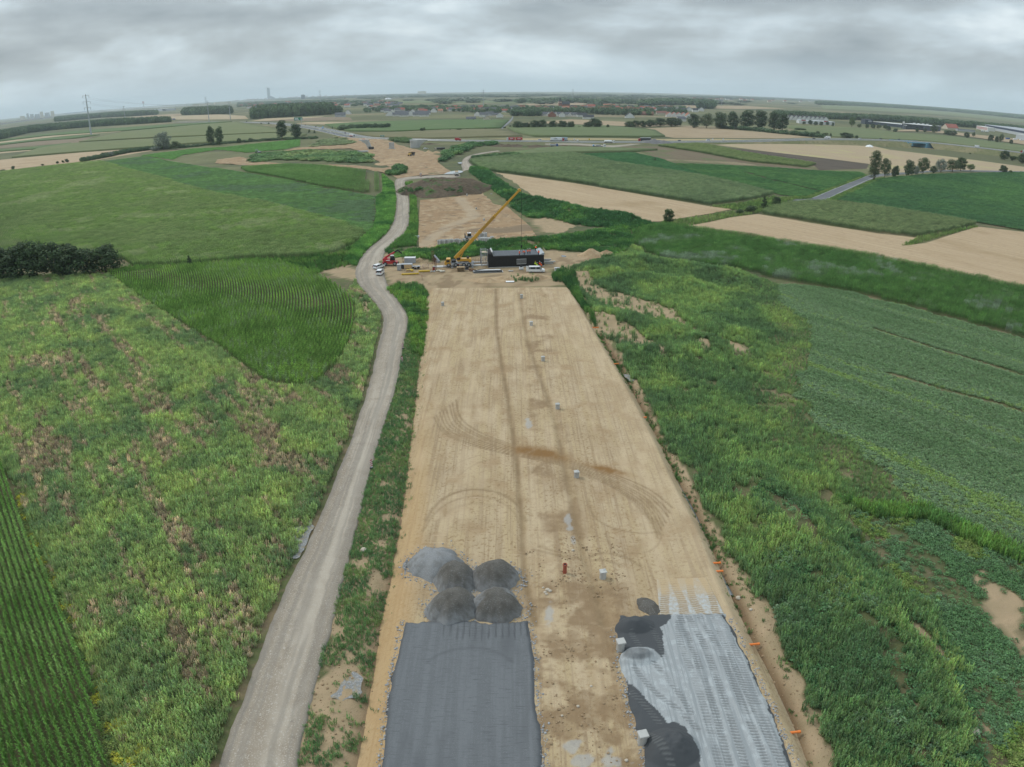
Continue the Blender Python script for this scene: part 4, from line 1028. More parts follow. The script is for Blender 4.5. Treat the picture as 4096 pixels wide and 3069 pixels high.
stubL = cropmat('stubble_c', (.37, .275, .175), (.42, .32, .21), (.32, .23, .14), ang_of((0, 645), (589, 596)), 2.2)
sheet('stubble_field', [(-200, 660), (0, 640), (316, 611), (589, 593), (610, 603), (430, 634), (323, 652), (165, 664), (0, 686), (-200, 705)], stubL, .08)
# upper earthworks and the sandy ground beyond the junction
def rough(a, s): return lambda x, y: a * (fbm(x, y, s, 4, 19) - .5) + a * .35 * (fbm(x, y, s * .3, 3, 29) - .5)
sandm = mat('rutted_sand', (.305, .208, .117), .95, [(.07, .45, .60, (.27, .175, .095), 7), ((.22, .16, .3), .5, .62, (.365, .272, .168), 7), (.16, .54, .64, (.20, .140, .085), 6), (.9, .55, .70, (.23, .155, .09), 5)], (1.2, .6, .3), [('path', (.375, .305, .215), .55), ('scarp', (.185, .135, .085), .9), ('rut', (.23, .155, .085), .75)])
upath = smooth(GP([(1838, 795), (1850, 812), (1870, 835), (1893, 858), (1890, 874), (1850, 888), (1790, 915), (1735, 950), (1695, 985)]), 5)
scarp = GP([(1925, 925), (1990, 928), (2060, 922), (2120, 912)])
uruts = [smooth(GP(l_), 5) for l_ in ([(1700, 820), (1730, 845), (1720, 880), (1690, 900)], [(1720, 815), (1760, 840), (1755, 875), (1720, 900)], [(1745, 812), (1790, 838), (1790, 870)], [(1930, 800), (1980, 830), (2010, 860), (2000, 890)], [(1900, 800), (1950, 840), (1975, 870), (1960, 900)], [(2020, 850), (2050, 870), (2060, 900)], [(1890, 730), (1930, 760), (1950, 780)], [(1690, 950), (1760, 925), (1830, 905)])]
region('upper_formation', GP([(1676, 990), (1674, 930), (1680, 804), (1830, 788), (1900, 768), (1880, 716), (1920, 725), (1966, 779), (2040, 840), (2118, 906), (2150, 955), (2060, 975), (1850, 1000), (1720, 1012)]), .40, sandm, 1.3, 'structure', lambda x, y: rough(.5, 8)(x, y) + .7 * sstep(9, 2, dseg(scarp, x, y)) * 0, attrs={
    'path': lambda x, y: sstep(3.4, 2.2, dseg(upath, x, y) + 1.2 * (fbm(x, y, 4, 2, 7) - .5)), 'scarp': lambda x, y: np.clip(sstep(7, 4.5, dseg(scarp, x, y) + 3 * (fbm(x, y, 5, 3, 8) - .5)), 0, 1),
    'rut': lambda x, y: np.clip(np.maximum.reduce([sstep(.9, .4, dseg(l_, x, y)) for l_ in uruts]), 0, 1) * (.3 + fbm(x, y, 3, 3, 9))})
region('sandy_worksite', GP([(1330, 545), (1420, 552), (1560, 560), (1590, 580), (1660, 598), (1760, 625), (1750, 650), (1790, 680), (1822, 694), (1640, 708), (1590, 716), (1560, 700), (1520, 690), (1470, 680), (1400, 672), (1200, 668), (1000, 663), (860, 655), (870, 640), (960, 628), (1000, 640), (1060, 650), (1200, 660), (1420, 662), (1530, 675), (1560, 670), (1500, 640), (1470, 610), (1400, 596), (1200, 600), (1130, 606), (1190, 592), (1340, 582), (1400, 575), (1380, 562)]), .35, sandm, 3.0, 'structure', rough(1.0, 12))

GL = [(.10, .16, .055), (.135, .19, .065), (.16, .20, .08)]
weeds('lane_grass', 'light green grass verge left of the asphalt lane', GP([(3110, 792), (3225, 789), (3360, 742), (3462, 702), (3472, 704), (3352, 751), (3242, 797), (3185, 800)]), .8, GL, (1, 1, .6), 12, 171, variants=WEED, sz=(.5, .9))
weeds('lane_grass', 'light green grass verge right of the asphalt lane', GP([(3278, 812), (3390, 764), (3500, 716), (3540, 712), (3430, 766), (3350, 803), (3300, 816)]), .8, GL, (1, 1, .6), 12, 172, variants=WEED, sz=(.5, .9))
weeds('lane_grass', 'grassy corner between stubble and lane junction', GP([(2835, 828), (2960, 815), (3095, 790), (3180, 802), (3112, 825), (3040, 852), (2930, 840)]), 1.0, GL, (1, 1, .6), 12, 173, variants=WEED, sz=(.6, 1.1))
weeds('lane_grass', 'grassy baulk between lone tree and lane junction', GP([(2640, 892), (2760, 875), (2920, 850), (3040, 853), (2920, 872), (2840, 890), (2722, 910), (2660, 905)]), 1.0, GL, (1, .8, .8), 10, 174, variants=WEED, sz=(.5, 1.0))
weeds('lane_grass', 'rough grass baulk inside the second stubble strip', GP([(3600, 985), (3672, 953), (3800, 927), (3900, 906), (3912, 910), (3800, 938), (3700, 968), (3640, 985)]), 1.0, GL, (1, .8, .8), 10, 175, variants=WEED, sz=(.6, 1.1))
# ================================================================ MOTORWAY
def PJ(p):
    """world point -> photo pixel (used to size things)"""
    x, fy, dz = p[0], p[1], p[2] - CH
    fw = fy * math.cos(PITCH) - dz * math.sin(PITCH); up = fy * math.sin(PITCH) + dz * math.cos(PITCH)
    th = math.atan2(math.hypot(x, up), fw); r = LK * LF * math.tan(th / LK); ph = math.atan2(up, x) + ROLL
    return (2048 + r * math.cos(ph), 1534.5 - r * math.sin(ph))
def ppm(x, y, z=0):
    """photo pixels per metre of height at a place"""
    a = PJ((x, y, z)); b = PJ((x, y, z + 2)); return math.dist(a, b) / 2
_mw = [(700, 489, 0), (900, 489, 0), (1060, 492, 0), (1200, 504, 0), (1310, 523, 0), (1415, 546, 0), (1500, 553, 0), (1690, 560, .5), (1900, 564, .5), (2182, 566, .5), (2406, 569, .5), (2700, 568, .8), (2938, 566, 1.5), (3087, 562, 2.5), (3276, 558, 4.5), (3440, 559, 6), (3567, 563, 6.5), (3716, 571, 6.5), (3850, 584, 6.5), (3919, 592, 6.5), (4096, 613, 6.0), (4300, 640, 5)]
mc = smooth([np.array((*G(a, b, c), c)) for a, b, c in _mw], 6)
d_ = np.gradient(mc[:, :2], axis=0); nr = np.stack([-d_[:, 1], d_[:, 0]], 1) / np.hypot(*d_.T)[:, None]
def carriageway(name, o0, o1, m, dz, n=9, skirt=.6):
    Lp = mc[:, :2] + nr * o0; Rp = mc[:, :2] + nr * o1
    k = len(mc); s = np.linspace(0, 1, n)
    P = Lp[:, None] * (1 - s[None, :, None]) + Rp[:, None] * s[None, :, None]
    Z = np.repeat(mc[:, 2][:, None] + dz, n, 1)
    V = np.concatenate([P, Z[..., None]], -1).reshape(-1, 3); I = np.arange(k * n).reshape(k, n)
    F = np.stack([I[:-1, :-1], I[:-1, 1:], I[1:, 1:], I[1:, :-1]], -1).reshape(-1, 4)
    return obj(name, mesh_np(name, V, F, m, True), None, 'structure')
asph = mat('asphalt', (.115, .12, .125), .85, [(.05, .45, .65, (.14, .145, .15), 4), (3, .5, .7, (.09, .094, .098), 3)])
asph_old = mat('worn_asphalt', (.17, .175, .178), .85, [(.05, .45, .65, (.20, .205, .205), 4)])
white_paint = mat('road_paint', (.72, .72, .70), .7)
verge_m = mat('verge_grass_far', (.13, .135, .06), .95, [(.03, .45, .62, (.20, .175, .095), 5), (.3, .5, .7, (.085, .10, .04), 4)], (.5, .5, .4))
# embankment under the motorway
k = len(mc); prof = [(-31, -1), (-19, 0), (-14.5, 0), (14.5, 0), (19, 0), (31, -1)]
V = []
for i in range(k):
    z0 = mc[i, 2]
    for o_, dn in prof:
        w_ = o_ if dn == 0 else math.copysign(19 + .3 + 1.9 * z0, o_)
        p = mc[i, :2] + nr[i] * w_; V.append((p[0], p[1], (z0 + .1 if dn == 0 else -.1)))
I = np.arange(k * 6).reshape(k, 6)
bx0 = int(np.argmin(np.abs(mc[:, 0] - G(3578, 563, 6.5)[0]))); bx1 = int(np.argmin(np.abs(mc[:, 0] - G(3705, 571, 6.5)[0])))
rows_ = [i for i in range(k - 1) if not (bx0 <= i < bx1)]
F = np.stack([I[rows_, :-1], I[rows_, 1:], I[[r + 1 for r in rows_], 1:], I[[r + 1 for r in rows_], :-1]], -1).reshape(-1, 4)
obj('motorway_embankment', mesh_np('motorway_embankment', V, F, verge_m), None, 'structure')
carriageway('motorway_carriageway', -14.2, -2.2, asph, .16)
carriageway('motorway_carriageway', 2.2, 14.2, asph_old, .16)
for o_ in (-13.9, -2.5, 2.5, 13.9): carriageway('edge_line', o_ - .15, o_ + .15, white_paint, .175, 2)
for o_ in (-8.2, 8.2):           # dashed lane lines
    Vs, Fs = [], []
    for i in range(0, k - 1):
        seg = mc[i + 1, :2] - mc[i, :2]; ln = np.hypot(*seg); nD = max(1, int(ln / 12))
        for q in range(nD):
            a = mc[i] + (mc[i + 1] - mc[i]) * (q / nD); b = mc[i] + (mc[i + 1] - mc[i]) * ((q + .35) / nD)
            if ln / nD > 80: continue
            for pp in (a, b):
                for e_ in (-.12, .12): r_ = pp[:2] + nr[i] * (o_ + e_); Vs.append((r_[0], r_[1], pp[2] + .178))
            c = len(Vs) - 4; Fs.append((c, c + 1, c + 3, c + 2))
    obj('lane_line', mesh_np('lane_line', Vs, Fs, white_paint), None, 'structure')
steel = mat('galvanised_steel', (.42, .43, .44), .5, metal=.6)
# guard rail on the near side, rail with its posts
for o_, lab in ((-15.2, 'long steel guard rail along the near side of the motorway'), (0, 'steel guard rail in the middle of the motorway')):
    t = thing('guard_rail', lab, 'guard rail'); Vs = []; b = MB(); pb = MB()
    for i in range(10, k - 1):
        a = mc[i, :2] + nr[i] * o_; c = mc[i + 1, :2] + nr[i + 1] * o_
        if math.dist(a, c) > 200: continue
        v0, v1 = Vector((*a, mc[i, 2] + .75)), Vector((*c, mc[i + 1, 2] + .75))
        b.cyl(v0, v1, .17, .17, 4); n_ = max(1, int((v1 - v0).length / 8))
        for q in range(n_):
            p = v0.lerp(v1, q / n_); pb.box((p.x, p.y, p.z - .35), (.1, .1, .7))
    b.build('rail', steel, t); tag(pb.build('posts', steel, t), kind='stuff')
# underpass bridge with blue ends
con_blue = mat('blue_painted_concrete', (.20, .42, .56), .8, [(.4, .45, .65, (.26, .48, .60), 4)])
concrete = mat('concrete', (.42, .415, .395), .85, [(.5, .45, .65, (.36, .355, .335), 5), (.08, .5, .7, (.48, .475, .455), 4)], (3, .2, .05))
concrete_w = mat('pale_concrete', (.56, .565, .56), .85, [(.5, .45, .7, (.50, .505, .495), 5)])
b0, b1 = mc[bx0], mc[bx1]
mid_ = (b0 + b1) / 2; az = math.atan2(b1[1] - b0[1], b1[0] - b0[0]); ln = math.dist(b0[:2], b1[:2])
t = thing('underpass_bridge', 'motorway underpass bridge with blue painted concrete ends at right', 'bridge', (mid_[0], mid_[1], 0), az)
MB().box((0, 0, 5.95), (ln + 1, 30, 1.0)).build('deck', concrete, t)
MB().box((0, -15.15, 6.35), (ln + 6, .5, 1.3)).build('parapet', con_blue, t)
MB().box((0, 15.15, 6.35), (ln + 6, .5, 1.3)).build('parapet', con_blue, t)
for sx in (-1, 1):
    MB().prism([(sx * ln * .5, 0), (sx * (ln * .5 - ln * .16), 0), (sx * (ln * .5 - ln * .16), 5.4), (sx * ln * .5, 5.4)], -15, 15).build('abutment', con_blue, t)
    MB().prism([(sx * ln * .5, 0), (sx * (ln * .5 + 9), .0), (sx * (ln * .5 + 3), 5.6), (sx * ln * .5, 5.6)], -15.6, -15.0).build('wing_wall', con_blue, t)

# - small roads
def road(name, Lp, Rp, m, z=.12, step=8, lines=None):
    a, b = paired(smooth(GP(Lp), 5), smooth(GP(Rp), 5), step)
    o = strip(name, a, b, 5, m, lambda x, y: z, skirt=.3, crown=.03)
    if lines:
        for s in lines:
            c = a * (1 - s) + b * s; d = np.gradient(c, axis=0); n = np.stack([-d[:, 1], d[:, 0]], 1) / np.hypot(*d.T)[:, None]
            strip('edge_line', c - n * .12, c + n * .12, 2, white_paint, lambda x, y: z + .05, skirt=0, crown=0)
    return o
road('asphalt_lane', [(3180, 797), (3242, 793), (3350, 750), (3469, 704), (3518, 697), (3632, 690), (3793, 681), (4092, 686), (4300, 690)], [(3190, 804), (3280, 809), (3385, 762), (3496, 713), (3540, 704), (3640, 696), (3793, 686), (4092, 691), (4300, 696)], asph, .14, 6, (.08, .92))
road('asphalt_lane', [(3110, 806), (3150, 800), (3242, 798)], [(3110, 809), (3160, 806), (3272, 809)], asph, .13, 6)
road('village_lane', [(2008, 518), (2003, 514), (2030, 490), (2044, 476), (2050, 466)], [(2034, 527), (2013, 514), (2041, 490), (2051, 476), (2054, 466)], asph_old, .14, 30)
road('field_track', [(2440, 640), (2640, 672), (2790, 708)], [(2440, 643), (2640, 675), (2790, 712)], mat('track_dirt', (.30, .24, .15), .95), .12, 12)
road('motorway_slip', [(2180, 575), (2330, 575), (2450, 582), (2560, 572)], [(2180, 579), (2330, 582), (2450, 590), (2570, 576)], mat('worn_dirt', (.26, .225, .18), .95, [(.1, .45, .65, (.33, .29, .23), 4)]), .14, 12)

# = FAR FIELDS
CG = lambda n, c1, c2, c3, a, f=3: cropmat(n, c1, c2, c3, a, f, .8, .6)
a1 = ang_of((316, 571), (1150, 534)); a2 = ang_of((1415, 525), (2004, 512)); a3 = ang_of((2480, 530), (3250, 553))
pale_corn = CG('far_corn_pale', (.135, .155, .068), (.155, .175, .078), (.17, .175, .085), a1)
grey_corn = CG('far_corn_grey', (.115, .145, .065), (.135, .165, .075), (.10, .135, .055), a2)
mid_green = CG('far_green', (.085, .135, .05), (.10, .15, .055), (.12, .155, .065), a2)
tan_f = CG('far_stubble', (.31, .235, .15), (.35, .27, .175), (.27, .205, .125), a3)
brown_f = CG('far_brown', (.20, .155, .105), (.225, .175, .12), (.17, .135, .09), a1)
tan_pale = CG('far_stubble_pale', (.36, .285, .185), (.39, .31, .20), (.33, .255, .155), a1)
def slab(poly, m, h, lab, name='crop_field', sp=None):
    o = region(name, GP(poly), h, m, sp, 'stuff', lambda x, y: h * .08 * (fbm(x, y, 5, 2, 6) - .5), 9)
    return tag(o, lab, 'crop')
slab([(47, 633), (152, 597), (290, 576), (600, 560), (800, 550), (1160, 535), (1228, 540), (1190, 555), (900, 572), (753, 578), (620, 590), (589, 592), (316, 611)], pale_corn, 2.0, 'pale corn field just above the left stubble field', sp=14)
slab([(316, 570), (494, 531), (785, 502), (950, 490), (987, 496), (1080, 512), (1158, 532), (800, 546), (633, 552)], pale_corn, 2.0, 'second pale corn field up the slope at left', sp=16)
slab([(-150, 596), (0, 576), (140, 560), (280, 547), (400, 541), (300, 555), (140, 566), (0, 582), (-150, 602)], mid_green, 1.6, 'thin dark crop strip beside the brown strip at far left', sp=16)
sheet('ploughed_field', [(-150, 606), (0, 584), (140, 567), (300, 556), (373, 550), (310, 573), (180, 580), (0, 594), (-150, 618)], brown_f, .2)
slab([(-150, 625), (0, 602), (140, 590), (285, 573), (285, 577), (150, 598), (0, 608), (-150, 632)], mid_green, 1.4, 'low green hedge like strip above pale stubble at far left', sp=16)
sheet('stubble_field', [(-150, 633), (0, 609), (150, 599), (200, 589), (160, 601), (0, 615), (-150, 640)], tan_pale, .2)
sheet('stubble_field', [(-150, 592), (0, 568), (180, 546), (480, 524), (485, 527), (250, 545), (0, 574), (-150, 597)], tan_pale, .2)
slab([(-150, 588), (0, 562), (160, 540), (320, 525), (520, 511), (700, 500), (880, 490), (930, 489), (785, 500), (494, 525), (180, 545), (0, 566)], mid_green, 1.8, 'green crop strip below the far left tree belt', sp=18)
slab([(1300, 500), (1450, 490), (1820, 481), (2035, 482), (2004, 514), (1900, 517), (1560, 528), (1400, 526), (1330, 512)], mid_green, 1.6, 'wide green field between motorway and village', sp=20)
slab([(1410, 534), (1600, 530), (1800, 521), (2005, 518), (2060, 533), (2090, 547), (1700, 557), (1500, 550)], CG('far_maize_brown', (.145, .14, .07), (.17, .155, .085), (.19, .165, .095), a2), 1.2, 'brownish green field along the motorway', sp=20)
slab([(2030, 514), (2080, 502), (2450, 507), (2620, 524), (2660, 548), (2600, 552), (2140, 549), (2060, 532)], grey_corn, 2.0, 'green field with a dark front edge right of the village lane', sp=18)
sheet('stubble_field', [(1950, 556), (2150, 554), (2640, 557), (3000, 557), (3200, 556), (3000, 561), (2700, 564), (2100, 562)], CG('dry_grass', (.32, .26, .145), (.35, .285, .16), (.28, .23, .12), a3), .2)
sheet('stubble_field', [(2450, 524), (2600, 514), (2760, 507), (2850, 514), (3050, 530), (3256, 551), (3100, 555), (2700, 553), (2640, 545)], tan_f, .22)
sheet('stubble_field', [(1400, 489), (1600, 484), (1815, 479), (1815, 482), (1600, 487), (1450, 490), (1300, 499), (1180, 494), (1230, 489)], tan_pale, .22)
sheet('stubble_field', [(2090, 495), (2280, 478), (2480, 487), (2560, 492), (2700, 500), (2600, 508), (2440, 503), (2250, 496)], tan_f, .2)
sheet('ploughed_field', [(1040, 486), (1320, 467), (1400, 470), (1410, 481), (1240, 485)], brown_f, .24)
sheet('stubble_field', [(1000, 486), (1060, 475), (1300, 466), (1260, 474), (1100, 483)], tan_pale, .2)
sheet('stubble_field', [(590, 470), (870, 458), (980, 464), (995, 477), (900, 478), (600, 480)], tan_pale, .2)
sheet('stubble_field', [(225, 512), (420, 478), (600, 462), (720, 455), (730, 462), (600, 471), (430, 490)], tan_f, .2)
slab([(3130, 502), (3440, 512), (3590, 530), (3800, 545), (4096, 582), (4300, 610), (4300, 636), (4096, 608), (3900, 586), (3720, 566), (3560, 558), (3440, 554), (3300, 546), (3190, 525)], CG('far_meadow', (.115, .145, .065), (.135, .155, .07), (.16, .165, .08), a3), .6, 'green meadow behind the motorway bridge at right', sp=20)
sheet('stubble_field', [(3560, 528), (3700, 527), (3850, 545), (4096, 580), (4300, 600), (4300, 575), (4096, 560), (3900, 540), (3750, 522), (3620, 520)], tan_f, .9)
slab([(1480, 408), (1700, 402), (1900, 402), (2150, 405), (2320, 408), (2140, 414), (1900, 412), (1600, 414)], CG('far_green2', (.13, .155, .07), (.15, .165, .08), (.12, .15, .065), a2, 8), .5, 'distant green field behind the village', sp=90)
slab([(3280, 418), (3560, 428), (3800, 446), (4096, 475), (4300, 500), (4300, 515), (4096, 492), (3800, 462), (3500, 446), (3290, 436)], CG('far_green3', (.14, .16, .075), (.155, .17, .085), (.12, .145, .065), a3, 8), .5, 'distant pale meadow beyond the right tree row', sp=70)
sheet('stubble_field', [(2730, 422), (2980, 424), (3150, 436), (2950, 437), (2720, 432)], tan_f, .3)
sheet('stubble_field', [(2060, 417), (2330, 410), (2480, 414), (2300, 421), (2100, 422)], tan_f, .3)
slab([(2150, 598), (2250, 592), (2500, 598), (2630, 602), (2530, 610), (2300, 615), (2080, 624)], grey_corn, 1.8, 'pale corn strip below the dark soil heaps by the motorway', sp=12)
slab([(2050, 608), (2150, 600), (2400, 593), (2480, 598), (2300, 607), (2080, 622), (1990, 626)], CG('weedy_green', (.10, .15, .055), (.13, .17, .07), (.16, .175, .08), a2), .8, 'weedy green ground between gravel road and motorway works', sp=12)

# = TREES
def crown(seed, h, r, base, n, size, shape='round', mats_=None, asp=1.0):
    """leaf clumps spread through several uneven lobes"""
    random.seed(seed); b = LB(); lobes = []
    nl = {'round': 11, 'tall': 13, 'poplar': 12, 'cone': 9, 'bush': 8, 'wide': 14}[shape]
    for k in range(nl):
        t = (k + .5) / nl; a = k * 2.4 + random.uniform(-.5, .5)
        if shape in ('round', 'wide'): rr = r * .62 * math.sin(PI * (.18 + .72 * t)) ; zz_ = base + (h - base) * (.12 + .74 * t); lr = r * random.uniform(.36, .56)
        elif shape == 'tall': rr = r * .55 * math.sin(PI * (.2 + .68 * t)); zz_ = base + (h - base) * (.08 + .82 * t); lr = r * random.uniform(.38, .6)
        elif shape == 'poplar': rr = r * .35 * math.sin(PI * (.15 + .75 * t)); zz_ = base + (h - base) * (.05 + .87 * t); lr = r * random.uniform(.45, .65)
        elif shape == 'cone': rr = r * .5 * (1 - t) ** .8; zz_ = base + (h - base) * (.05 + .88 * t); lr = r * (1.05 - .85 * t) * .62
        else: rr = r * random.uniform(.1, .7); zz_ = base + (h - base) * random.uniform(.15, .62); lr = r * random.uniform(.35, .55)
        lobes.append((rr * math.cos(a), rr * math.sin(a), zz_, lr, random.uniform(.78, 1.22)))
    for k in range(n):
        x, y, z, lr, br = random.choice(lobes)
        d = Vector((random.gauss(0, 1), random.gauss(0, 1), random.gauss(0, 1))).normalized(); q = lr * random.uniform(.35, 1.08) ** .6
        p = Vector((x, y, z)) + Vector((d.x * q, d.y * q, d.z * q * .9))
        if p.z < base * .6: p.z = base * .6 + random.uniform(0, .5)
        nn = d + Vector((random.gauss(0, .5), random.gauss(0, .5), random.gauss(.25, .5)))
        b.leaf(p, nn, size * random.uniform(.6, 1.35), jit((br, br, br), .18), asp)
    return b
def trunk_mesh(seed, h, r, base, m):
    random.seed(seed); b = MB(); p = Vector((0, 0, -.2)); rad = max(.12, h * .022)
    pts = [p]
    for k in range(5):
        p = p + Vector((random.gauss(0, .03) * h * .3, random.gauss(0, .03) * h * .3, h * .17)); pts.append(p)
    for k in range(5): b.cyl(pts[k], pts[k + 1], rad * (1 - k * .17), rad * (1 - (k + 1) * .17), 7)
    for k in range(6):
        a = random.uniform(0, 6.28); s = pts[random.choice((1, 2, 3, 4))]; e = s + Vector((math.cos(a) * r * .6, math.sin(a) * r * .6, h * random.uniform(.12, .25)))
        b.cyl(s, e, rad * .4, rad * .12, 5)
    return b.mesh('trunk', m, True)
bark = mat('bark', (.105, .082, .062), .95, [(3, .45, .65, (.15, .125, .10), 4)])
LD = leafmat('leaves_dark', (.068, .108, .048), False, .28)
LM = leafmat('leaves_mid', (.075, .118, .046), False, .25)
LG = leafmat('leaves_grey', (.21, .245, .195), False, .25)
LO = leafmat('leaves_olive', (.105, .14, .064), False, .25)
LL = leafmat('leaves_light', (.10, .155, .05), False, .25)
KINDS = {}
def kind(nm, h, r, base, n, size, shape, lm, seeds):
    KINDS[nm] = (h, r, [(trunk_mesh(s, h, r, base, bark), crown(s, h, r, base, n, size, shape).mesh('crown', lm)) for s in seeds])
kind('dark', 14, 5.2, .7, 2800, .62, 'round', LD, (1, 2, 3))
kind('tall', 20, 5.5, 2.4, 3000, .72, 'tall', LD, (4, 5))
kind('tallmid', 18, 5.0, 2.0, 2800, .66, 'tall', LM, (6, 7))
kind('poplar', 24, 6.2, 4.0, 3600, .62, 'poplar', LO, (8,))
kind('grey', 15, 7.0, 1.6, 3200, .60, 'wide', LG, (9, 10))
kind('olive', 12, 4.8, 1.8, 2400, .52, 'round', LO, (11, 12))
kind('light', 9, 3.6, 1.8, 1500, .46, 'round', LL, (13,))
kind('cone', 12, 3.0, .6, 1500, .5, 'cone', LD, (14,))
kind('bush', 3.4, 2.6, .2, 1100, .32, 'bush', LM, (15, 16))
kind('darkbush', 3.4, 2.6, .2, 1100, .32, 'bush', LD, (17, 18))
kind('greybush', 4, 3, .2, 1200, .34, 'bush', LG, (19,))
NT = 0
def tree(bx, by, ty, wpx, kd, label, group=None, name='tree'):
    global NT
    h, r, var = KINDS[kd]; x, y = G(bx, by); s = ppm(x, y); hm = (by - ty) / s; wm = wpx / s
    t = thing(name, label, 'bush' if 'bush' in kd else 'tree', (x, y, float(H(x, y)) if y < 330 else 0), (NT * 2.39) % 6.28, group)
    t.scale = (wm / (2 * r), wm / (2 * r), hm / h)
    tm, cm = var[NT % len(var)]; NT += 1
    obj('trunk', tm, t); obj('crown', cm, t)
    return t
g1 = 'dark trees at the left edge'
for i, (a, b, c, d, kd) in enumerate([(12, 1114, 978, 165, 'dark'), (92, 1114, 965, 135, 'dark'), (150, 1109, 958, 120, 'dark'), (215, 1108, 960, 135, 'dark'), (285, 1104, 970, 140, 'dark'), (350, 1098, 990, 130, 'dark'), (425, 1094, 974, 150, 'dark')]):
    tree(a, b, c, d, kd, ['bushy dark tree cut by the left edge of the photo', 'dark tree second from the left edge, before the pale corn', 'tall dark tree third in the clump at the left edge', 'dark tree in the middle of the clump at the left edge', 'broad dark tree fifth in the left clump', 'lower dark tree last but one in the left clump', 'rounded dark tree at the right end of the left clump'][i], g1)
tree(760, 1064, 1018, 34, 'cone', 'small lone dark tree between the two left corn fields')
tree(655, 600, 525, 78, 'grey', 'big silvery grey willow in the left hedge')
tree(622, 604, 583, 52, 'greybush', 'low silvery bush under the big grey willow', name='bush')
tree(704, 599, 563, 44, 'olive', 'dark shrub tree leaning right of the grey willow')
tree(846, 581, 503, 42, 'tallmid', 'left one of two joined tall trees above the bright green field')
tree(880, 582, 506, 40, 'tallmid', 'right one of two joined tall trees above the bright green field')
tree(957, 573, 551, 19, 'dark', 'small dark round tree right of the two joined tall trees')
tree(977, 571, 558, 15, 'bush', 'small bush beside the small dark round tree', name='bush')
tree(1003, 568, 552, 24, 'olive', 'shrubby low tree left of a dark hedge bush above the bright green field')
tree(1075, 563, 552, 36, 'darkbush', 'dark hedge bush left of the slim tall dark tree', name='bush')
tree(1128, 558, 481, 48, 'tall', 'tall dark pointed tree, left one of the pair by the motorway')
tree(1186, 557, 494, 54, 'tall', 'tall dark ragged tree, right one of the pair by the motorway')
tree(1266, 554, 545, 26, 'darkbush', 'dark low bush right of the ragged dark tree', name='bush')
for i, (a, b, c, d) in enumerate([(1237, 531, 515, 13), (1258, 533, 520, 14), (1330, 516, 504, 8), (1075, 497, 489, 10), (1045, 497, 490, 9)]):
    tree(a, b, c, d, 'cone', ['small conifer between dark pair of trees and motorway, left one', 'small conifer beside the motorway, right of its twin', 'lone small conifer on the far side of the motorway', 'tiny conifer left of the motorway sign', 'tiny conifer further left by the motorway'][i])
tree(440, 627, 603, 42, 'greybush', 'greyish bare bush at the end of the left hedge', name='bush')
for a, b, c, d in [(170, 663, 655, 15), (231, 655, 643, 16), (253, 652, 640, 14), (269, 650, 633, 22), (54, 680, 662, 17), (10, 687, 677, 32)]:
    tree(a, b, c, d, 'darkbush', {170: 'tiny dark bush on the edge of the left stubble', 231: 'left of three dark bushes on the left stubble edge', 253: 'middle of three dark bushes on the left stubble edge', 269: 'largest of three dark bushes on the left stubble edge', 54: 'upright little bush near the left edge of the photo', 10: 'flat dark bush at the left edge of the photo'}[a], None, 'bush')
tree(2673, 899, 834, 50, 'tallmid', 'lone leaning tree at the end of the deep green corn strip')
tree(3055, 838, 781, 40, 'cone', 'pointed dark shrub tree beside the lane junction')
tree(3000, 852, 818, 60, 'darkbush', 'spreading dark bush left of the pointed shrub tree', name='bush')
tree(2958, 856, 834, 46, 'darkbush', 'low dark bush furthest left in the lane junction thicket', name='bush')
tree(3106, 827, 785, 42, 'dark', 'small round dark tree at the lane junction')
tree(2620, 645, 629, 14, 'cone', 'lone little shrub on the field track')
for a, b, c, d, kd, lb in [(3494, 724, 601, 66, 'poplar', 'tallest tree, a tall poplar at the left end of the right roadside row'), (3537, 712, 632, 50, 'olive', 'tree just right of the tall poplar'), (3580, 710, 660, 36, 'dark', 'small dark tree third in the roadside row'), (3634, 705, 638, 46, 'dark', 'dark tree fourth in the roadside row'), (3661, 702, 662, 30, 'grey', 'greyish young tree between two darker ones in the roadside row'), (3690, 699, 629, 56, 'olive', 'broad tree in the middle of the roadside row'), (3733, 693, 662, 32, 'dark', 'short round dark tree after the broad middle one'), (3762, 690, 634, 52, 'grey', 'greyish willow like tree right of the short dark one'), (3808, 688, 637, 66, 'olive', 'wide round tree near the right end of the roadside row'), (3842, 684, 628, 54, 'tallmid', 'bright dense tree behind the wide round one'), (3882, 685, 656, 36, 'light', 'light airy young tree at the end of the roadside row'), (4011, 691, 659, 38, 'dark', 'lone round tree by the lane near the right edge'), (4043, 693, 680, 17, 'bush', 'small bush right of the lone round tree'), (4018, 640, 600, 44, 'dark', 'dark tree below the motorway at the right edge'), (4050, 643, 621, 40, 'darkbush', 'lower dark thicket at the right edge below the motorway'), (4088, 654, 612, 48, 'dark', 'dark tree cut by the right edge below the motorway'), (3880, 617, 611, 10, 'darkbush', 'single dark bush in the meadow below the bridge')]:
    tree(a, b, c, d, kd, lb, 'roadside trees at right' if b > 683 and a < 3900 else None, 'bush' if 'bush' in kd else 'tree')
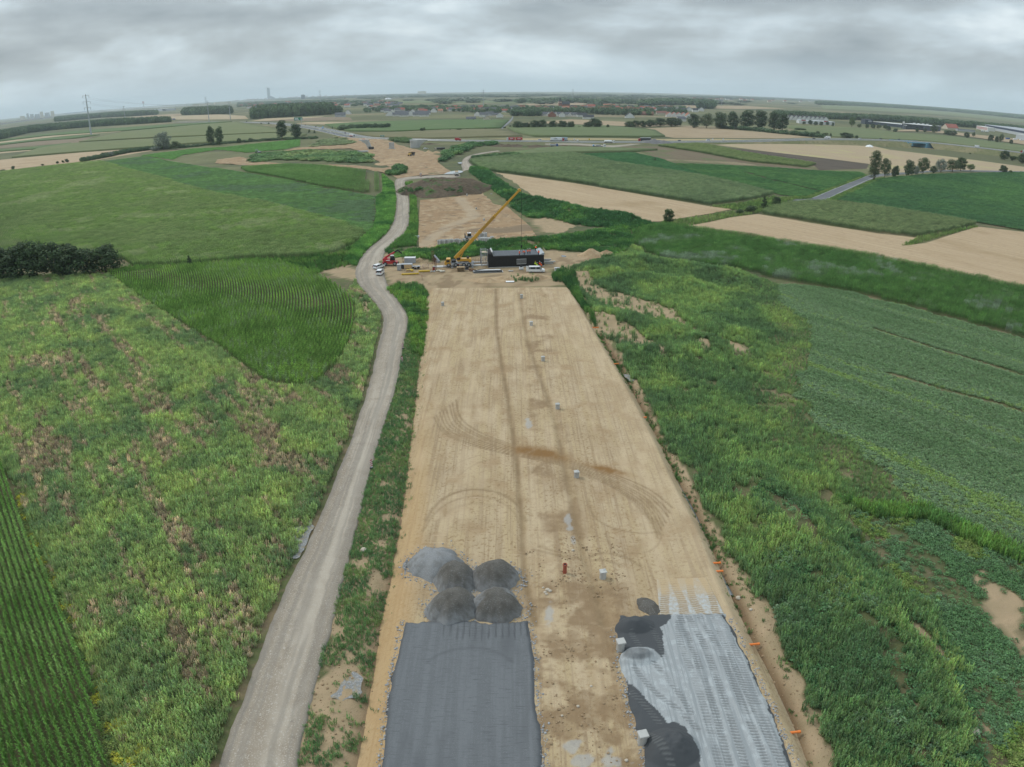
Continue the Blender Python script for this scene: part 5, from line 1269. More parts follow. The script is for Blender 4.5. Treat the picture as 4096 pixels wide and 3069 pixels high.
for a, b, c, d, kd, lb in [(1686, 527, 511, 14, 'dark', 'left half of the bush pair in the middle field'), (1696, 526, 509, 14, 'olive', 'right half of the bush pair in the middle field'), (1800, 522, 514, 11, 'darkbush', 'small round bush between bush pair and wide bush'), (1834, 522, 513, 32, 'darkbush', 'wide dark bush in the middle field'), (1869, 519, 511, 6, 'cone', 'tiny conifer right of the wide dark bush'), (1940, 517, 509, 12, 'bush', 'small bush left of the village lane'), (2019, 513, 506, 18, 'darkbush', 'dark bush at the bend of the village lane'), (2041, 513, 501, 10, 'olive', 'small tree right of the village lane bend'), (2431, 514, 497, 14, 'dark', 'small round tree between two groves'), (2318, 512, 504, 16, 'darkbush', 'small bush right of the first grove')]:
    tree(a, b, c, d, kd, lb, None, 'bush' if 'bush' in kd else 'tree')
G2 = 'trees of the first field grove'
for a, b, c, d in [(2073, 515, 484, 50), (2102, 514, 489, 42), (2140, 514, 480, 46), (2170, 513, 478, 46), (2210, 513, 481, 42), (2250, 513, 481, 48), (2284, 513, 484, 34)]: tree(a, b, c, d, 'dark', 'dark tree of the long grove right of the village lane', G2)
for a, b, c, d in [(2352, 513, 486, 44), (2380, 512, 471, 62)]: tree(a, b, c, d, 'dark', ['low left tree of the round two tree grove', 'big round tree of the two tree grove'][a > 2360])
for a, b, c, d in [(2515, 512, 484, 40), (2542, 511, 480, 40), (2570, 510, 481, 36)]: tree(a, b, c, d, 'dark', 'dark tree of the small grove before the red roofs', 'trees of the small grove')
for a, b, c, d in [(2600, 508, 478, 50), (2640, 507, 470, 56), (2685, 507, 468, 56), (2710, 506, 472, 40)]: tree(a, b, c, d, 'dark', 'tree of the wide dark grove beside the bean field rise', 'trees of the wide grove')
for a, b, c, d, kd in [(2775, 512, 452, 60, 'dark'), (2825, 514, 452, 56, 'olive'), (2880, 515, 447, 60, 'dark'), (2930, 516, 445, 56, 'tall'), (2985, 518, 440, 66, 'tall'), (3040, 520, 440, 64, 'tall'), (3095, 523, 446, 60, 'tall'), (3128, 528, 450, 56, 'tall')]: tree(a, b, c, d, kd, 'tall tree of the dense wood edge right of the red roofs', 'trees of the big wood edge')
for i, (a, b, c, d) in enumerate([(3190, 521, 510, 40), (3212, 522, 512, 36), (3270, 545, 524, 22), (3300, 548, 531, 34), (3322, 548, 530, 16), (3385, 552, 529, 64), (3426, 553, 541, 16)]):
    tree(a, b, c, d, ['bush', 'bush', 'olive', 'olive', 'cone', 'dark', 'dark'][i], ['bush pair in the meadow, left one', 'bush pair in the meadow, right one', 'small tree at the motorway verge left of a spreading one', 'spreading shrub by the motorway verge', 'slim sapling by the motorway verge', 'large dark round thicket above the motorway', 'small dark tree right of the large thicket'][i], None, 'tree' if i > 1 else 'bush')
for i, (a, b, c, d, kd) in enumerate([(3216, 498, 485, 16, 'dark'), (3240, 499, 479, 20, 'dark'), (3262, 502, 485, 19, 'dark'), (3285, 503, 485, 19, 'dark'), (3309, 501, 485, 17, 'dark'), (3331, 506, 489, 12, 'dark'), (3406, 511, 468, 28, 'light'), (3437, 512, 495, 20, 'olive'), (3468, 513, 496, 18, 'dark'), (3490, 514, 494, 22, 'dark'), (3514, 516, 497, 24, 'olive'), (3541, 516, 497, 20, 'dark'), (3553, 522, 503, 22, 'dark'), (3580, 529, 511, 22, 'darkbush'), (3668, 529, 512, 14, 'dark'), (3699, 530, 512, 16, 'dark'), (3735, 534, 496, 34, 'olive'), (3790, 541, 520, 40, 'dark'), (3815, 543, 522, 30, 'dark'), (3865, 552, 527, 26, 'dark'), (3893, 548, 528, 16, 'olive'), (3962, 566, 537, 26, 'dark'), (3986, 570, 543, 20, 'dark'), (4003, 572, 534, 22, 'olive'), (4044, 577, 557, 18, 'dark')]):
    tree(a, b, c, d, kd, 'roadside tree in the loose row before the warehouses at far right', 'far roadside trees at right')

# - woods, hedges and village trees that read as masses
def lod(seed, n, size, shape, lm): return crown(seed, 10, 5.0, .8, n, size, shape).mesh('crown', lm)
LFI = leafmat('leaves_wood', (1, 1, 1), True, .15)
LOD = [lod(300 + k, 420, 1.25, ['round', 'tall', 'round', 'wide'][k], LFI) for k in range(4)]
def wood(name, label, poly, sp, h, w_=1.0, pal=((.038, .064, .030), (.050, .080, .034), (.065, .095, .045)), seed=0, dens=1.0, cat='wood'):
    x, y = jgrid(GP(poly), sp); k = rng.random(len(x)) < dens; x, y = x[k], y[k]; n = len(x)
    if n == 0: print('EMPTY', label); return
    s = np.stack([np.full(n, 1.0)] * 3, 1) * rng.uniform(.75, 1.25, (n, 1)); hs = s[:, 2] * h / 10
    ws = s[:, 0] * max(sp * 1.5 * w_, 3) / 10
    return scatter(name, np.stack([x, y, np.zeros(n)], 1), rng.uniform(0, 6.28, n), np.stack([ws, ws, hs], 1), tints(n, pal, (1, 1, .6), x, y, sp * 5, seed), LOD, label, cat)
wood('tree_belt', 'dense belt of dark trees at far left below the factory', [(-150, 590), (0, 560), (120, 532), (250, 518), (420, 505), (620, 493), (690, 489), (620, 487), (420, 495), (250, 508), (120, 518), (0, 541), (-150, 565)], 8, 15, seed=1)
wood('hedge', 'long dark hedge along the upper edge of the left bright field', [(325, 650), (420, 632), (520, 612), (600, 602), (740, 592), (740, 588), (600, 596), (520, 605), (420, 624), (325, 645)], 3.2, 3.6, seed=2, cat='hedge')
wood('hedge', 'low hedge between the tall trees at left', [(740, 593), (900, 577), (1100, 562), (1270, 556), (1270, 552), (1100, 558), (900, 574), (740, 588)], 4, 2.5, seed=3, dens=.6, cat='hedge')
wood('wood', 'dark poplar wood left of the round wood at far left', [(222, 488), (400, 472), (520, 466), (628, 460), (630, 456), (500, 457), (300, 470), (222, 478)], 13, 20, seed=4)
wood('wood', 'rounded dark wood left of the motorway sign', [(730, 461), (840, 459), (926, 456), (920, 447), (840, 445), (740, 450)], 14, 24, seed=5)
wood('wood', 'large dark wood behind the green motorway sign', [(1005, 478), (1120, 470), (1250, 463), (1332, 459), (1330, 449), (1250, 445), (1100, 447), (1020, 458)], 12, 26, seed=6)
wood('wood', 'small dark wood right end beside the large wood', [(1338, 456), (1362, 455), (1362, 448), (1338, 449)], 12, 18, seed=7)
wood('hedge', 'dark scrub in the field right of the motorway', [(1358, 522), (1430, 517), (1560, 514), (1560, 511), (1430, 511), (1358, 515)], 6, 6, seed=8, dens=.7, cat='hedge')
wood('village_trees', 'green trees between the village houses', [(1450, 452), (1560, 446), (1720, 445), (1860, 449), (1960, 458), (2050, 458), (2320, 447), (2450, 452), (2600, 457), (2740, 456), (2760, 436), (2500, 430), (2250, 432), (2000, 432), (1700, 428), (1480, 434)], 26, 9, .36, ((.042, .072, .034), (.055, .088, .038), (.07, .10, .048)), seed=9, dens=.75)
wood('village_trees', 'dense dark trees in front of the church', [(2050, 465), (2160, 466), (2165, 455), (2330, 455), (2460, 462), (2600, 462), (2600, 452), (2330, 447), (2060, 450)], 15, 11, .75, seed=10, dens=.8)
wood('village_trees', 'trees in the far suburb at left behind the large wood', [(950, 430), (1250, 420), (1450, 428), (1600, 424), (1600, 410), (1300, 402), (950, 412)], 60, 10, .3, seed=11, dens=.5)
wood('wood', 'long dark wood behind the church', [(2060, 414), (2240, 412), (2500, 418), (2560, 416), (2500, 408), (2250, 405), (2050, 408)], 45, 16, .8, seed=12, dens=.5)
wood('wood', 'dark wood at the centre right before the far plain', [(2560, 424), (2700, 421), (2860, 424), (2850, 414), (2700, 407), (2590, 412)], 36, 20, seed=13)
wood('wood', 'round dark wood clump in the meadow right of centre', [(2795, 436), (2855, 436), (2860, 429), (2795, 428)], 16, 22, seed=14)
wood('tree_row', 'row of dark street trees in front of the white terrace at right', [(3100, 470), (3300, 478), (3420, 480), (3560, 488), (3720, 496), (3720, 490), (3560, 482), (3420, 474), (3300, 472), (3100, 462)], 11, 14, 1.1, seed=15, dens=.85)
wood('tree_row', 'dark line of trees behind the warehouses at far right', [(3480, 482), (3700, 500), (3900, 512), (4096, 530), (4300, 550), (4300, 543), (4096, 523), (3900, 505), (3700, 491), (3480, 475)], 13, 14, seed=16, dens=.8)
wood('wood', 'long dark wood along the far right horizon', [(3270, 420), (3420, 424), (3600, 434), (3800, 447), (4096, 477), (4300, 505), (4300, 492), (4096, 466), (3800, 437), (3600, 424), (3420, 415), (3270, 412)], 40, 22, seed=17)
wood('hedge', 'scrubby hedge line along the stubble right of the big wood edge', [(2880, 515), (3000, 523), (3130, 538), (3290, 552), (3290, 548), (3130, 533), (3000, 519), (2880, 511)], 7, 5, seed=18, dens=.7, cat='hedge')
wood('shrubs', 'dark green shrubs on the heaps beyond the dump truck', [(1760, 650), (1800, 640), (1830, 620), (1900, 590), (1990, 580), (1980, 572), (1880, 578), (1800, 598), (1770, 625)], 7, 3.2, .9, ((.04, .09, .03), (.055, .11, .035), (.09, .15, .045)), seed=19, cat='shrubs')
wood('shrubs', 'dark green shrubs by the junction left of the portable toilet', [(1540, 700), (1580, 705), (1620, 698), (1625, 675), (1590, 668), (1560, 690)], 3.4, 3.0, .9, ((.04, .09, .03), (.055, .11, .035), (.07, .13, .04)), seed=20, cat='shrubs')
wood('shrubs', 'weedy green shrubs over the old heaps left of the bridge piers', [(1010, 655), (1100, 640), (1300, 648), (1430, 655), (1500, 652), (1480, 625), (1400, 610), (1250, 606), (1100, 612), (1000, 625)], 6, 2.2, 1.0, ((.055, .11, .035), (.085, .14, .045), (.13, .17, .06)), seed=21, cat='shrubs')
wood('shrubs', 'low green weeds below the motorway at left of the bridge piers', [(1260, 575), (1300, 560), (1380, 556), (1330, 548), (1420, 572), (1380, 580), (1240, 590)], 7, 1.6, 1.0, ((.10, .13, .055), (.13, .155, .07), (.085, .115, .045)), seed=22, cat='shrubs')
wood('shrubs', 'shrub belt behind the concrete piers', [(1560, 566), (1640, 575), (1640, 560), (1570, 556)], 5, 3.0, 1.0, ((.05, .09, .035), (.07, .11, .04), (.09, .12, .05)), seed=23, cat='shrubs')
wood('hedge', 'dark weed belt below the pale corn at right of the junction', [(1885, 640), (1940, 632), (2020, 628), (2080, 626), (2080, 620), (2000, 622), (1900, 632)], 4, 2.6, 1, ((.04, .085, .03), (.055, .10, .035), (.07, .12, .04)), seed=24, cat='hedge')
# far plain: bands of woodland to the horizon
FAR = ((.045, .065, .036), (.055, .075, .042), (.065, .085, .05))
wood('far_woods', 'faint bluish woods along the left horizon', [(0, 478), (300, 436), (700, 405), (1000, 392), (1000, 386), (700, 397), (300, 425), (0, 466)], 150, 15, 1.0, FAR, 30, .55)
wood('far_woods', 'faint bluish woods along the middle horizon', [(1000, 400), (1500, 396), (2050, 392), (2050, 381), (1500, 380), (1000, 384)], 190, 12, .8, FAR, 31, .3)
wood('far_woods', 'faint bluish woods along the right horizon', [(2050, 394), (2600, 398), (3200, 404), (3600, 420), (4096, 458), (4096, 455), (3600, 414), (3200, 396), (2600, 384), (2050, 379)], 190, 12, .8, FAR, 32, .3)
wood('far_woods', 'scattered dark copses on the plain behind the village', [(1450, 424), (1800, 416), (2100, 420), (2400, 424), (2700, 420), (3100, 428), (3200, 416), (2600, 402), (2050, 398), (1500, 402)], 95, 13, .7, FAR, 33, .13)
# ================================================================ VEHICLES
def paint(n, c, r=.35): return mat('paint_' + n, c, r, spec=.5, noises=[(1.5, .5, .75, tuple(v * .88 for v in c), 4)], obj_space=True)
P_WHITE = paint('white', (.72, .73, .73)); P_SILVER = paint('silver', (.50, .52, .54)); P_RED = paint('red', (.42, .025, .03)); P_YEL = paint('crane_yellow', (.56, .30, .035))
P_BLUE = paint('blue', (.03, .09, .28)); P_DARK = paint('dark', (.03, .032, .036)); P_ORANGE = paint('orange', (.60, .16, .03)); P_SKY = paint('sky_blue', (.10, .30, .55))
P_GREY = paint('machine_grey', (.33, .34, .35), .6); P_BLACK = mat('black_steel', (.022, .022, .024), .6)
GLASS = mat('dark_glass', (.012, .016, .020), .08, spec=.6)
RUB = mat('rubber', (.022, .022, .022), .9); RIM = mat('wheel_rim', (.30, .31, .32), .5, metal=.4)
LAMP = mat('lamp_lens', (.65, .65, .6), .2); TAIL = mat('tail_lens', (.35, .02, .02), .3)
_mc = {}
def memo(key, fn):
    if key not in _mc: _mc[key] = fn()
    return _mc[key]
def wheel(t, x, y, r, w_):
    tm = memo(('tyre', r, w_), lambda: MB().loft([[(a * math.cos(q), yy, a * math.sin(q)) for q in np.linspace(0, 2 * PI, 14, endpoint=False)] for yy, a in ((-w_ / 2, r * .86), (-w_ * .38, r), (w_ * .38, r), (w_ / 2, r * .86))]).mesh('wheel', RUB))
    rm = memo(('rim', r, w_), lambda: MB().cyl((0, -w_ / 2 - .015, 0), (0, w_ / 2 + .015, 0), r * .58, r * .58, 12).mesh('rim', RIM))
    o = obj('wheel', tm, t); o.location = (x, y, r); obj('rim', rm, o)
def part(t, name, key, fn, m, loc=None, sm=False):
    o = obj(name, memo((name, key, m.name), lambda: fn(MB()).mesh(name, m, sm)), t)
    if loc: o.location = loc
    return o
def side(w_, top=.8, z0=.95, z1=1.5):
    """tumblehome: narrower towards the roof"""
    def f(x, z, y):
        k = min(1, max(0, (z - z0) / (z1 - z0))); return math.copysign(w_ / 2 * (1 - k * (1 - top)), y)
    return f
def car_parts(t, pt, style='hatch'):
    L_, W_, hh = {'hatch': (4.1, 1.75, 1.48), 'estate': (4.6, 1.78, 1.5), 'minivan': (4.2, 1.8, 1.8), 'van': (5.2, 1.95, 2.0)}[style]
    a, b = -L_ / 2, L_ / 2
    if style in ('hatch', 'estate'):
        low = [(a, .35), (b, .35), (b + .02, .62), (b - .25, .78), (b - 1.1, .92), (a + .1, .98), (a - .02, .7)]
        gh = [(b - 1.25, .9), (b - 1.95, hh - .05), (a + (.55 if style == 'hatch' else .35), hh - .05), (a + .12, .95)]
        rf = [(b - 1.9, hh - .06), (b - 2.05, hh), (a + .6, hh), (a + (.5 if style == 'hatch' else .3), hh - .07)]
    elif style == 'minivan':
        low = [(a, .35), (b, .35), (b + .02, .7), (b - .3, .95), (b - .95, 1.08), (a + .02, 1.1), (a - .02, .7)]
        gh = [(b - 1.0, 1.05), (b - 1.6, hh - .06), (a + .15, hh - .06), (a + .03, 1.08)]
        rf = [(b - 1.55, hh - .07), (b - 1.7, hh), (a + .2, hh), (a + .1, hh - .08)]
    else:
        low = [(a, .38), (b, .38), (b + .02, .75), (b - .2, .98), (b - .95, 1.15), (a + .02, 1.18), (a - .02, .7)]
        gh = [(b - .95, 1.12), (b - 1.75, hh - .1), (a + .1, hh - .1), (a + .03, 1.15)]
        rf = [(b - 1.65, hh - .12), (b - 1.85, hh), (a + .15, hh), (a + .04, hh - .14)]
    s_ = side(W_, .8, .9, hh)
    part(t, 'body', style, lambda m: m.prism(low, -W_ / 2, W_ / 2), pt)
    part(t, 'windows', style, lambda m: m.prism(gh, -W_ / 2 + .02, W_ / 2 - .02, taper=s_), GLASS)
    part(t, 'roof', style, lambda m: m.prism(rf, -W_ / 2, W_ / 2, taper=s_), pt)
    for sy in (-1, 1):
        for x in ((a + b) / 2 - .3, a + .35, b - 1.35 if style != 'van' else b - 1.5):
            part(t, 'pillar', (style, sy), lambda m: m.box((0, 0, 0), (.13, .06, hh - 1.0), rx=sy * -.18), pt, (x, sy * (W_ / 2 * .91), (hh + 1.0) / 2))
    for sy in (-1, 1):
        part(t, 'headlight', style, lambda m: m.box((0, 0, 0), (.1, .35, .16)), LAMP, (b - .02, sy * W_ * .36, .68))
        part(t, 'tail_light', style, lambda m: m.box((0, 0, 0), (.06, .16, .35)), TAIL, (a, sy * W_ * .42, .95 if style in ('hatch', 'estate') else 1.15))
        part(t, 'mirror', style, lambda m: m.box((0, 0, 0), (.12, .2, .14)), P_BLACK, (b - 1.35, sy * (W_ / 2 + .1), 1.02))
    for x in (a + .8, b - .85):
        for sy in (-1, 1): wheel(t, x, sy * (W_ / 2 - .1), .32, .2)
    return L_, W_, hh
def vloc(px, py, z=0.0):
    x, y = G(px, py, z); return (x, y, z)
def car(px, py, z, rz, pt, style, label, group=None, name='car', cat='car'):
    t = thing(name, label, cat, vloc(px, py, z), rz, group); car_parts(t, pt, style); return t
def mway(px, py):
    """place and heading on the motorway near a pixel"""
    p = np.array(G(px, py, 1)); i = int(np.argmin(np.hypot(mc[:, 0] - p[0], mc[:, 1] - p[1]))); z = mc[i, 2] + .17
    p = np.array(G(px, py, z)); off = float(np.dot(p - mc[i, :2], nr[i])); off = max(-12, min(12, off)); off = math.copysign(max(abs(off), 4.5), off)
    i = max(1, min(len(mc) - 2, i)); d = mc[i + 1] - mc[i - 1]; base = mc[i, :2] + (d[:2] / np.hypot(*d[:2])) * float(np.dot(p - mc[i, :2], d[:2] / np.hypot(*d[:2])))
    q = base + nr[i] * off; return (float(q[0]), float(q[1]), float(z)), math.atan2(d[1], d[0]), off
def mcar(px, py, pt, style, label, flip=None):
    loc, az, off = mway(px, py); t = thing('car' if style != 'van' else 'van', label, 'car' if style != 'van' else 'van', loc, az + (PI if (off > 0) else 0), 'cars on the motorway'); car_parts(t, pt, style); return t
# - lorries
def cab(t, pt, x=0.0, h=3.0, hi=True):
    p = [(x - 1.0, .6), (x + 1.05, .6), (x + 1.1, 1.5), (x + .85, h - .25), (x + .6, h), (x - 1.0, h)]
    part(t, 'cab', ('c', x, h), lambda m: m.prism(p, -1.22, 1.22), pt)
    part(t, 'windscreen', ('w', x, h), lambda m: m.add([(x + 1.10, -1.1, 1.6), (x + 1.10, 1.1, 1.6), (x + .90, 1.0, h - .4), (x + .90, -1.0, h - .4), (x + 1.06, -1.1, 1.6), (x + 1.06, 1.1, 1.6), (x + .86, 1.0, h - .4), (x + .86, -1.0, h - .4)], [(0, 1, 2, 3), (4, 5, 6, 7), (0, 1, 5, 4), (2, 3, 7, 6), (1, 2, 6, 5), (0, 3, 7, 4)]), GLASS)
    for sy in (-1, 1):
        part(t, 'door_window', ('d', x, h, sy), lambda m: m.box((x + .25, sy * 1.22, 2.0), (1.0, .04, .7)), GLASS)
        part(t, 'headlight', ('h', x), lambda m: m.box((0, 0, 0), (.06, .4, .2)), LAMP, (x + 1.1, sy * .9, .85))
def chassis(t, x0, x1, z=.95): part(t, 'chassis', (x0, x1), lambda m: m.box(((x0 + x1) / 2, 0, z), (x1 - x0, .9, .28)), P_BLACK)
def lorry(name, label, cat, loc, rz, cabp, boxes, wheels_, group=None, cx=0.0, ch=3.0):
    """boxes: (part name, x0, x1, z0, z1, material)"""
    t = thing(name, label, cat, loc, rz, group); cab(t, cabp, cx, ch)
    xs_ = [w_ for w_ in wheels_]
    chassis(t, min(xs_) - .8, cx + .9)
    for nm, x0, x1, z0, z1, m in boxes:
        part(t, nm, (x0, x1, z0, z1), lambda q: q.box(((x0 + x1) / 2, 0, (z0 + z1) / 2), (x1 - x0, 2.5, z1 - z0), bev=.05), m)
    for x in wheels_:
        for sy in (-1, 1): wheel(t, x, sy * 1.0, .5, .36)
    return t
def letters(txt, parent, loc, rz, size, m, name='lettering', rx=PI / 2):
    c = bpy.data.curves.new(name, 'FONT'); c.body = txt; c.size = size; c.extrude = .01; c.align_x = 'CENTER'; c.align_y = 'CENTER'; c.offset = size * .02
    c.materials.append(m); o = bpy.data.objects.new(name, c); link(o, parent); o.location = loc; o.rotation_euler = (rx, 0, rz); return o
WL = mat('white_lettering', (.75, .75, .75), .6); BL = mat('dark_lettering', (.02, .03, .05), .6)
CONT = paint('container_grey', (.33, .42, .47), .5)
def semi(label, px, py, cabp, trailer, tl=13.0, flip=None, z1=3.95):
    loc, az, off = mway(px, py); rz = az + (PI if off > 0 else 0) if flip is None else az + flip
    t = lorry('articulated_lorry', label, 'lorry', loc, rz, cabp, [('trailer', -tl - 1.5, -1.4, 1.25, z1, trailer)], [0, -2.9, -tl + 1.2, -tl - .1, -tl - 1.4][0:5], 'lorries by the motorway', 0, 3.4)
    return t
t = semi('white cab lorry with grey blue star marked container, behind a white trailer', 2222, 561.5, P_WHITE, CONT, flip=PI)
letters('MAERSK', t, (-9.2, 1.27, 2.5), PI, 1.5, BL)
st = []
for k in range(14): a = PI * 2 * k / 14; r_ = (.55 if k % 2 == 0 else .24); st.append((r_ * math.cos(a) - 4.6, r_ * math.sin(a) + 2.6))
MB().prism(st, 1.255, 1.275).build('star_emblem', WL, t)
MB().box((-4.6, 1.258, 2.6), (1.5, .012, 1.5)).build('emblem_panel', P_SKY, t)
t = semi('white box trailer lorry with black letters and red cab', 2253, 565.5, P_RED, P_WHITE, flip=0.0)
letters('GFL', t, (-8, -1.27, 2.6), 0, 1.9, BL)
MB().cyl((-10.2, -1.262, 2.6), (-10.2, -1.275, 2.6), .55, .55, 12).build('round_mark', P_GREY, t)
loc, az, off = mway(2028, 564)
t = lorry('road_train', 'red road train of two red boxes behind a white cab', 'lorry', loc, az + PI, P_WHITE, [('cargo_box', -8.6, -1.3, 1.1, 3.9, P_RED), ('trailer_box', -17.2, -9.6, 1.1, 3.9, P_RED)], [0, -5.4, -6.7, -11.4, -14.9], 'lorries by the motorway', 0, 3.3)
for x in (-5, -13.4):
    for z, s in ((2.9, 4.2), (2.25, 5.0)): MB().box((x, 1.262, z), (s * .8, .012, .28)).build('white_print', WL, t)
loc, az, off = mway(1842, 563.5)
lorry('box_van', 'small red box lorry alone on the motorway', 'lorry', loc, az, P_RED, [('cargo_box', -6.0, -1.2, .95, 3.3, P_RED)], [0, -4.4], 'lorries by the motorway', 0, 2.7)
loc, az, off = mway(1428, 548)
t = lorry('articulated_lorry', 'white lorry with dark red skirt coming down the motorway at left', 'lorry', loc, az, P_WHITE, [('trailer', -13.6, -1.4, 1.9, 3.95, P_WHITE), ('side_skirt', -13.4, -1.6, 1.1, 1.88, P_RED)], [0, -3, -11, -12.4], 'lorries by the motorway', 0, 3.5)
loc, az, off = mway(2545, 563)
t = lorry('articulated_lorry', 'dark curtain sided lorry with red cab behind the grey gravel heap', 'lorry', loc, az + PI, P_RED, [('trailer', -14.4, -1.5, 1.2, 3.7, P_DARK), ('roof_edge', -14.4, -1.5, 3.71, 3.95, P_WHITE)], [0, -2.9, -11, -12.3], 'lorries by the motorway', 0, 2.9)
loc, az, off = mway(4085, 612)
lorry('articulated_lorry', 'red cab lorry with grey trailer cut by the right edge', 'lorry', loc, az + PI, P_RED, [('trailer', -13.6, -1.5, 1.2, 3.9, P_SILVER)], [0, -2.9, -11, -12.3], 'lorries by the motorway', 0, 3.1)
loc, az, off = mway(3302, 556)
lorry('box_lorry', 'white box lorry at the start of the raised motorway', 'lorry', loc, az + PI, P_WHITE, [('cargo_box', -6.6, -1.2, .95, 3.5, P_WHITE)], [0, -4.8], 'lorries by the motorway', 0, 2.6)
loc, az, off = mway(1291, 517)
lorry('lorry', 'lorry with blue load among white cars on the motorway', 'lorry', loc, az, P_WHITE, [('blue_load', -8, -1.3, 1.1, 3.8, P_SKY)], [0, -5.4], 'lorries by the motorway', 0, 3.0)
loc, az, off = mway(3914, 591)
lorry('camper', 'white camper on the raised motorway at right', 'camper', loc, az, P_WHITE, [('living_box', -5, -1.0, .7, 3.0, P_WHITE), ('overcab', -1.0, .4, 2.2, 3.0, P_WHITE)], [0, -3.6], None, 0, 2.2)
for px, py, pt, sty, lb in [(2832, 563.5, P_WHITE, 'van', 'white van on the motorway right of the grey gravel heap'), (2156, 565, P_WHITE, 'van', 'white pickup like van between the two red and white lorries'), (2716, 565, P_DARK, 'hatch', 'dark car just right of the grey gravel heap'), (3446, 557, P_SILVER, 'hatch', 'silver car on the raised motorway left of the bridge'), (3522, 558, P_DARK, 'estate', 'dark car nearest the left end of the bridge'), (3592, 559.5, P_DARK, 'hatch', 'dark car on the bridge deck'), (1225, 501.5, P_DARK, 'hatch', 'dark car far up the motorway below the green sign'), (1263, 508, P_DARK, 'estate', 'dark car right of the green sign'), (1279, 521, P_WHITE, 'van', 'white van left of the lorry with blue load'), (1304, 515, P_WHITE, 'hatch', 'white car on the far lane beside the blue load'), (1311, 528, P_WHITE, 'hatch', 'white car behind the blue load, first of two'), (1322, 530.5, P_WHITE, 'estate', 'white car behind the blue load, second of two'), (1341, 524.5, P_WHITE, 'hatch', 'white car on the far lanes in mid curve'), (1380, 534, P_DARK, 'hatch', 'dark car on the far lanes left of the white lorry'), (1384, 541.5, P_SILVER, 'hatch', 'silver car on the near lanes left of the white lorry'), (1026, 485, P_DARK, 'van', 'dark and white van near the power pole on the motorway'), (3275, 559, P_DARK, 'hatch', 'dark car left of the white box lorry')]: mcar(px, py, pt, sty, lb)
loc, az, off = mway(702, 476)
lorry('lorry', 'far blue and white lorry left of the round wood', 'lorry', (*G(702, 479), .2), .3, P_WHITE, [('trailer', -11, -1.3, 1.1, 3.8, P_BLUE)], [0, -3, -9], None, 0, 3.4)
# - site lorries near the motorway works
def tipper(label, px, py, rz, cabp, tub, group='tipper lorries'):
    t = thing('tipper_lorry', label, 'lorry', vloc(px, py, .2), rz, group); cab(t, cabp, 3.0, 2.9); chassis(t, -4, 3.8)
    part(t, 'tipper_body', 1, lambda m: m.prism([(-4.4, 1.35), (1.6, 1.35), (1.9, 2.9), (-4.6, 2.9)], -1.25, 1.25), tub)
    part(t, 'load', 1, lambda m: m.prism([(-4.2, 2.88), (1.6, 2.88), (.4, 3.25), (-2.8, 3.3)], -1.1, 1.1), mat('sand_load', (.36, .27, .17)))
    part(t, 'mudguard', 1, lambda m: m.box((-2.2, 0, 1.18), (2.9, 2.5, .08)), P_BLACK)
    for x in (3.2, -1.6, -2.95):
        for sy in (-1, 1): wheel(t, x, sy * 1.02, .52, .38)
    return t
tipper('blue cab tipper lorry on the dark soil below the motorway', 2217, 587, .0, P_BLUE, P_SILVER)
tipper('white tipper lorry with blue cab turning at the gravel road junction', 1826, 702, PI / 2 + .12, P_BLUE, P_WHITE)
t = lorry('flatbed_lorry', 'white cab flatbed lorry with blue crates below the white tanker', 'lorry', vloc(2418, 590, .2), .02, P_WHITE, [('flatbed', -12.5, -1.4, 1.1, 1.5, P_GREY), ('load', -9, -4, 1.52, 2.5, P_GREY), ('blue_crate', -12.2, -10.6, 1.52, 2.6, P_SKY)], [0, -3, -10, -11.3], 'lorries by the motorway', 0, 3.2)
t = lorry('tanker_lorry', 'white cement tanker lorry below the motorway', 'lorry', vloc(2455, 574, .3), .02, P_WHITE, [], [0, -3, -8.2, -9.5], 'lorries by the motorway', 0, 3.2)
MB().loft([[(x, r_ * math.cos(q), 2.3 + r_ * math.sin(q)) for q in np.linspace(0, 2 * PI, 16, endpoint=False)] for x, r_ in ((-10.6, .6), (-10.2, 1.15), (-6, 1.25), (-2.4, 1.15), (-2.0, .6))]).build('tank', P_WHITE, t, True)
# - vans and cars at the culvert
t = thing('van', 'white passenger van with open rear doors beside the culvert', 'van', vloc(2147, 1089), .0)
car_parts(t, P_WHITE, 'van')
for sy in (-1, 1): o = MB().box((-.42, 0, .0), (.84, .05, 1.35), bev=.02).build('rear_door', P_WHITE, t); o.location = (-2.62, sy * .93, 1.15); o.rotation_euler = (0, 0, sy * -.2)
car(1515, 1073, .17, R(62), P_WHITE, 'estate', 'white estate car parked nearest the red telehandler')
car(1521, 1098, .17, R(86), P_WHITE, 'minivan', 'small white van parked behind the white estate car', name='van', cat='van')
car(1704, 597, .3, .5, P_WHITE, 'estate', 'white car beside the right concrete pier')

# - mobile crane
zb = .15
cx, cyy = G(1838, 1065, zb)
t = thing('mobile_crane', 'yellow mobile crane with its boom raised over the culvert', 'crane', (cx, cyy, zb), PI + .03)
MB().prism([(4.9, .75), (5.0, 1.5), (4.75, 1.75), (4.3, 2.75), (2.95, 2.75), (2.95, .95), (3.4, .75)], -1.25, 1.25).build('driver_cab', P_YEL, t)
MB().prism([(4.84, 1.62), (4.42, 2.6), (4.36, 2.6), (4.78, 1.62)], -1.1, 1.1).build('windscreen', GLASS, t)
for sy in (-1, 1): MB().box((3.75, sy * 1.26, 2.05), (1.1, .03, .8)).build('side_window', GLASS, t)
MB().box((-.8, 0, 1.25), (8.3, 2.3, .55), bev=.06).build('carrier_frame', P_GREY, t)
MB().box((1.9, 0, 1.85), (1.4, 2.4, .75), bev=.05).build('engine_box', P_BLACK, t)
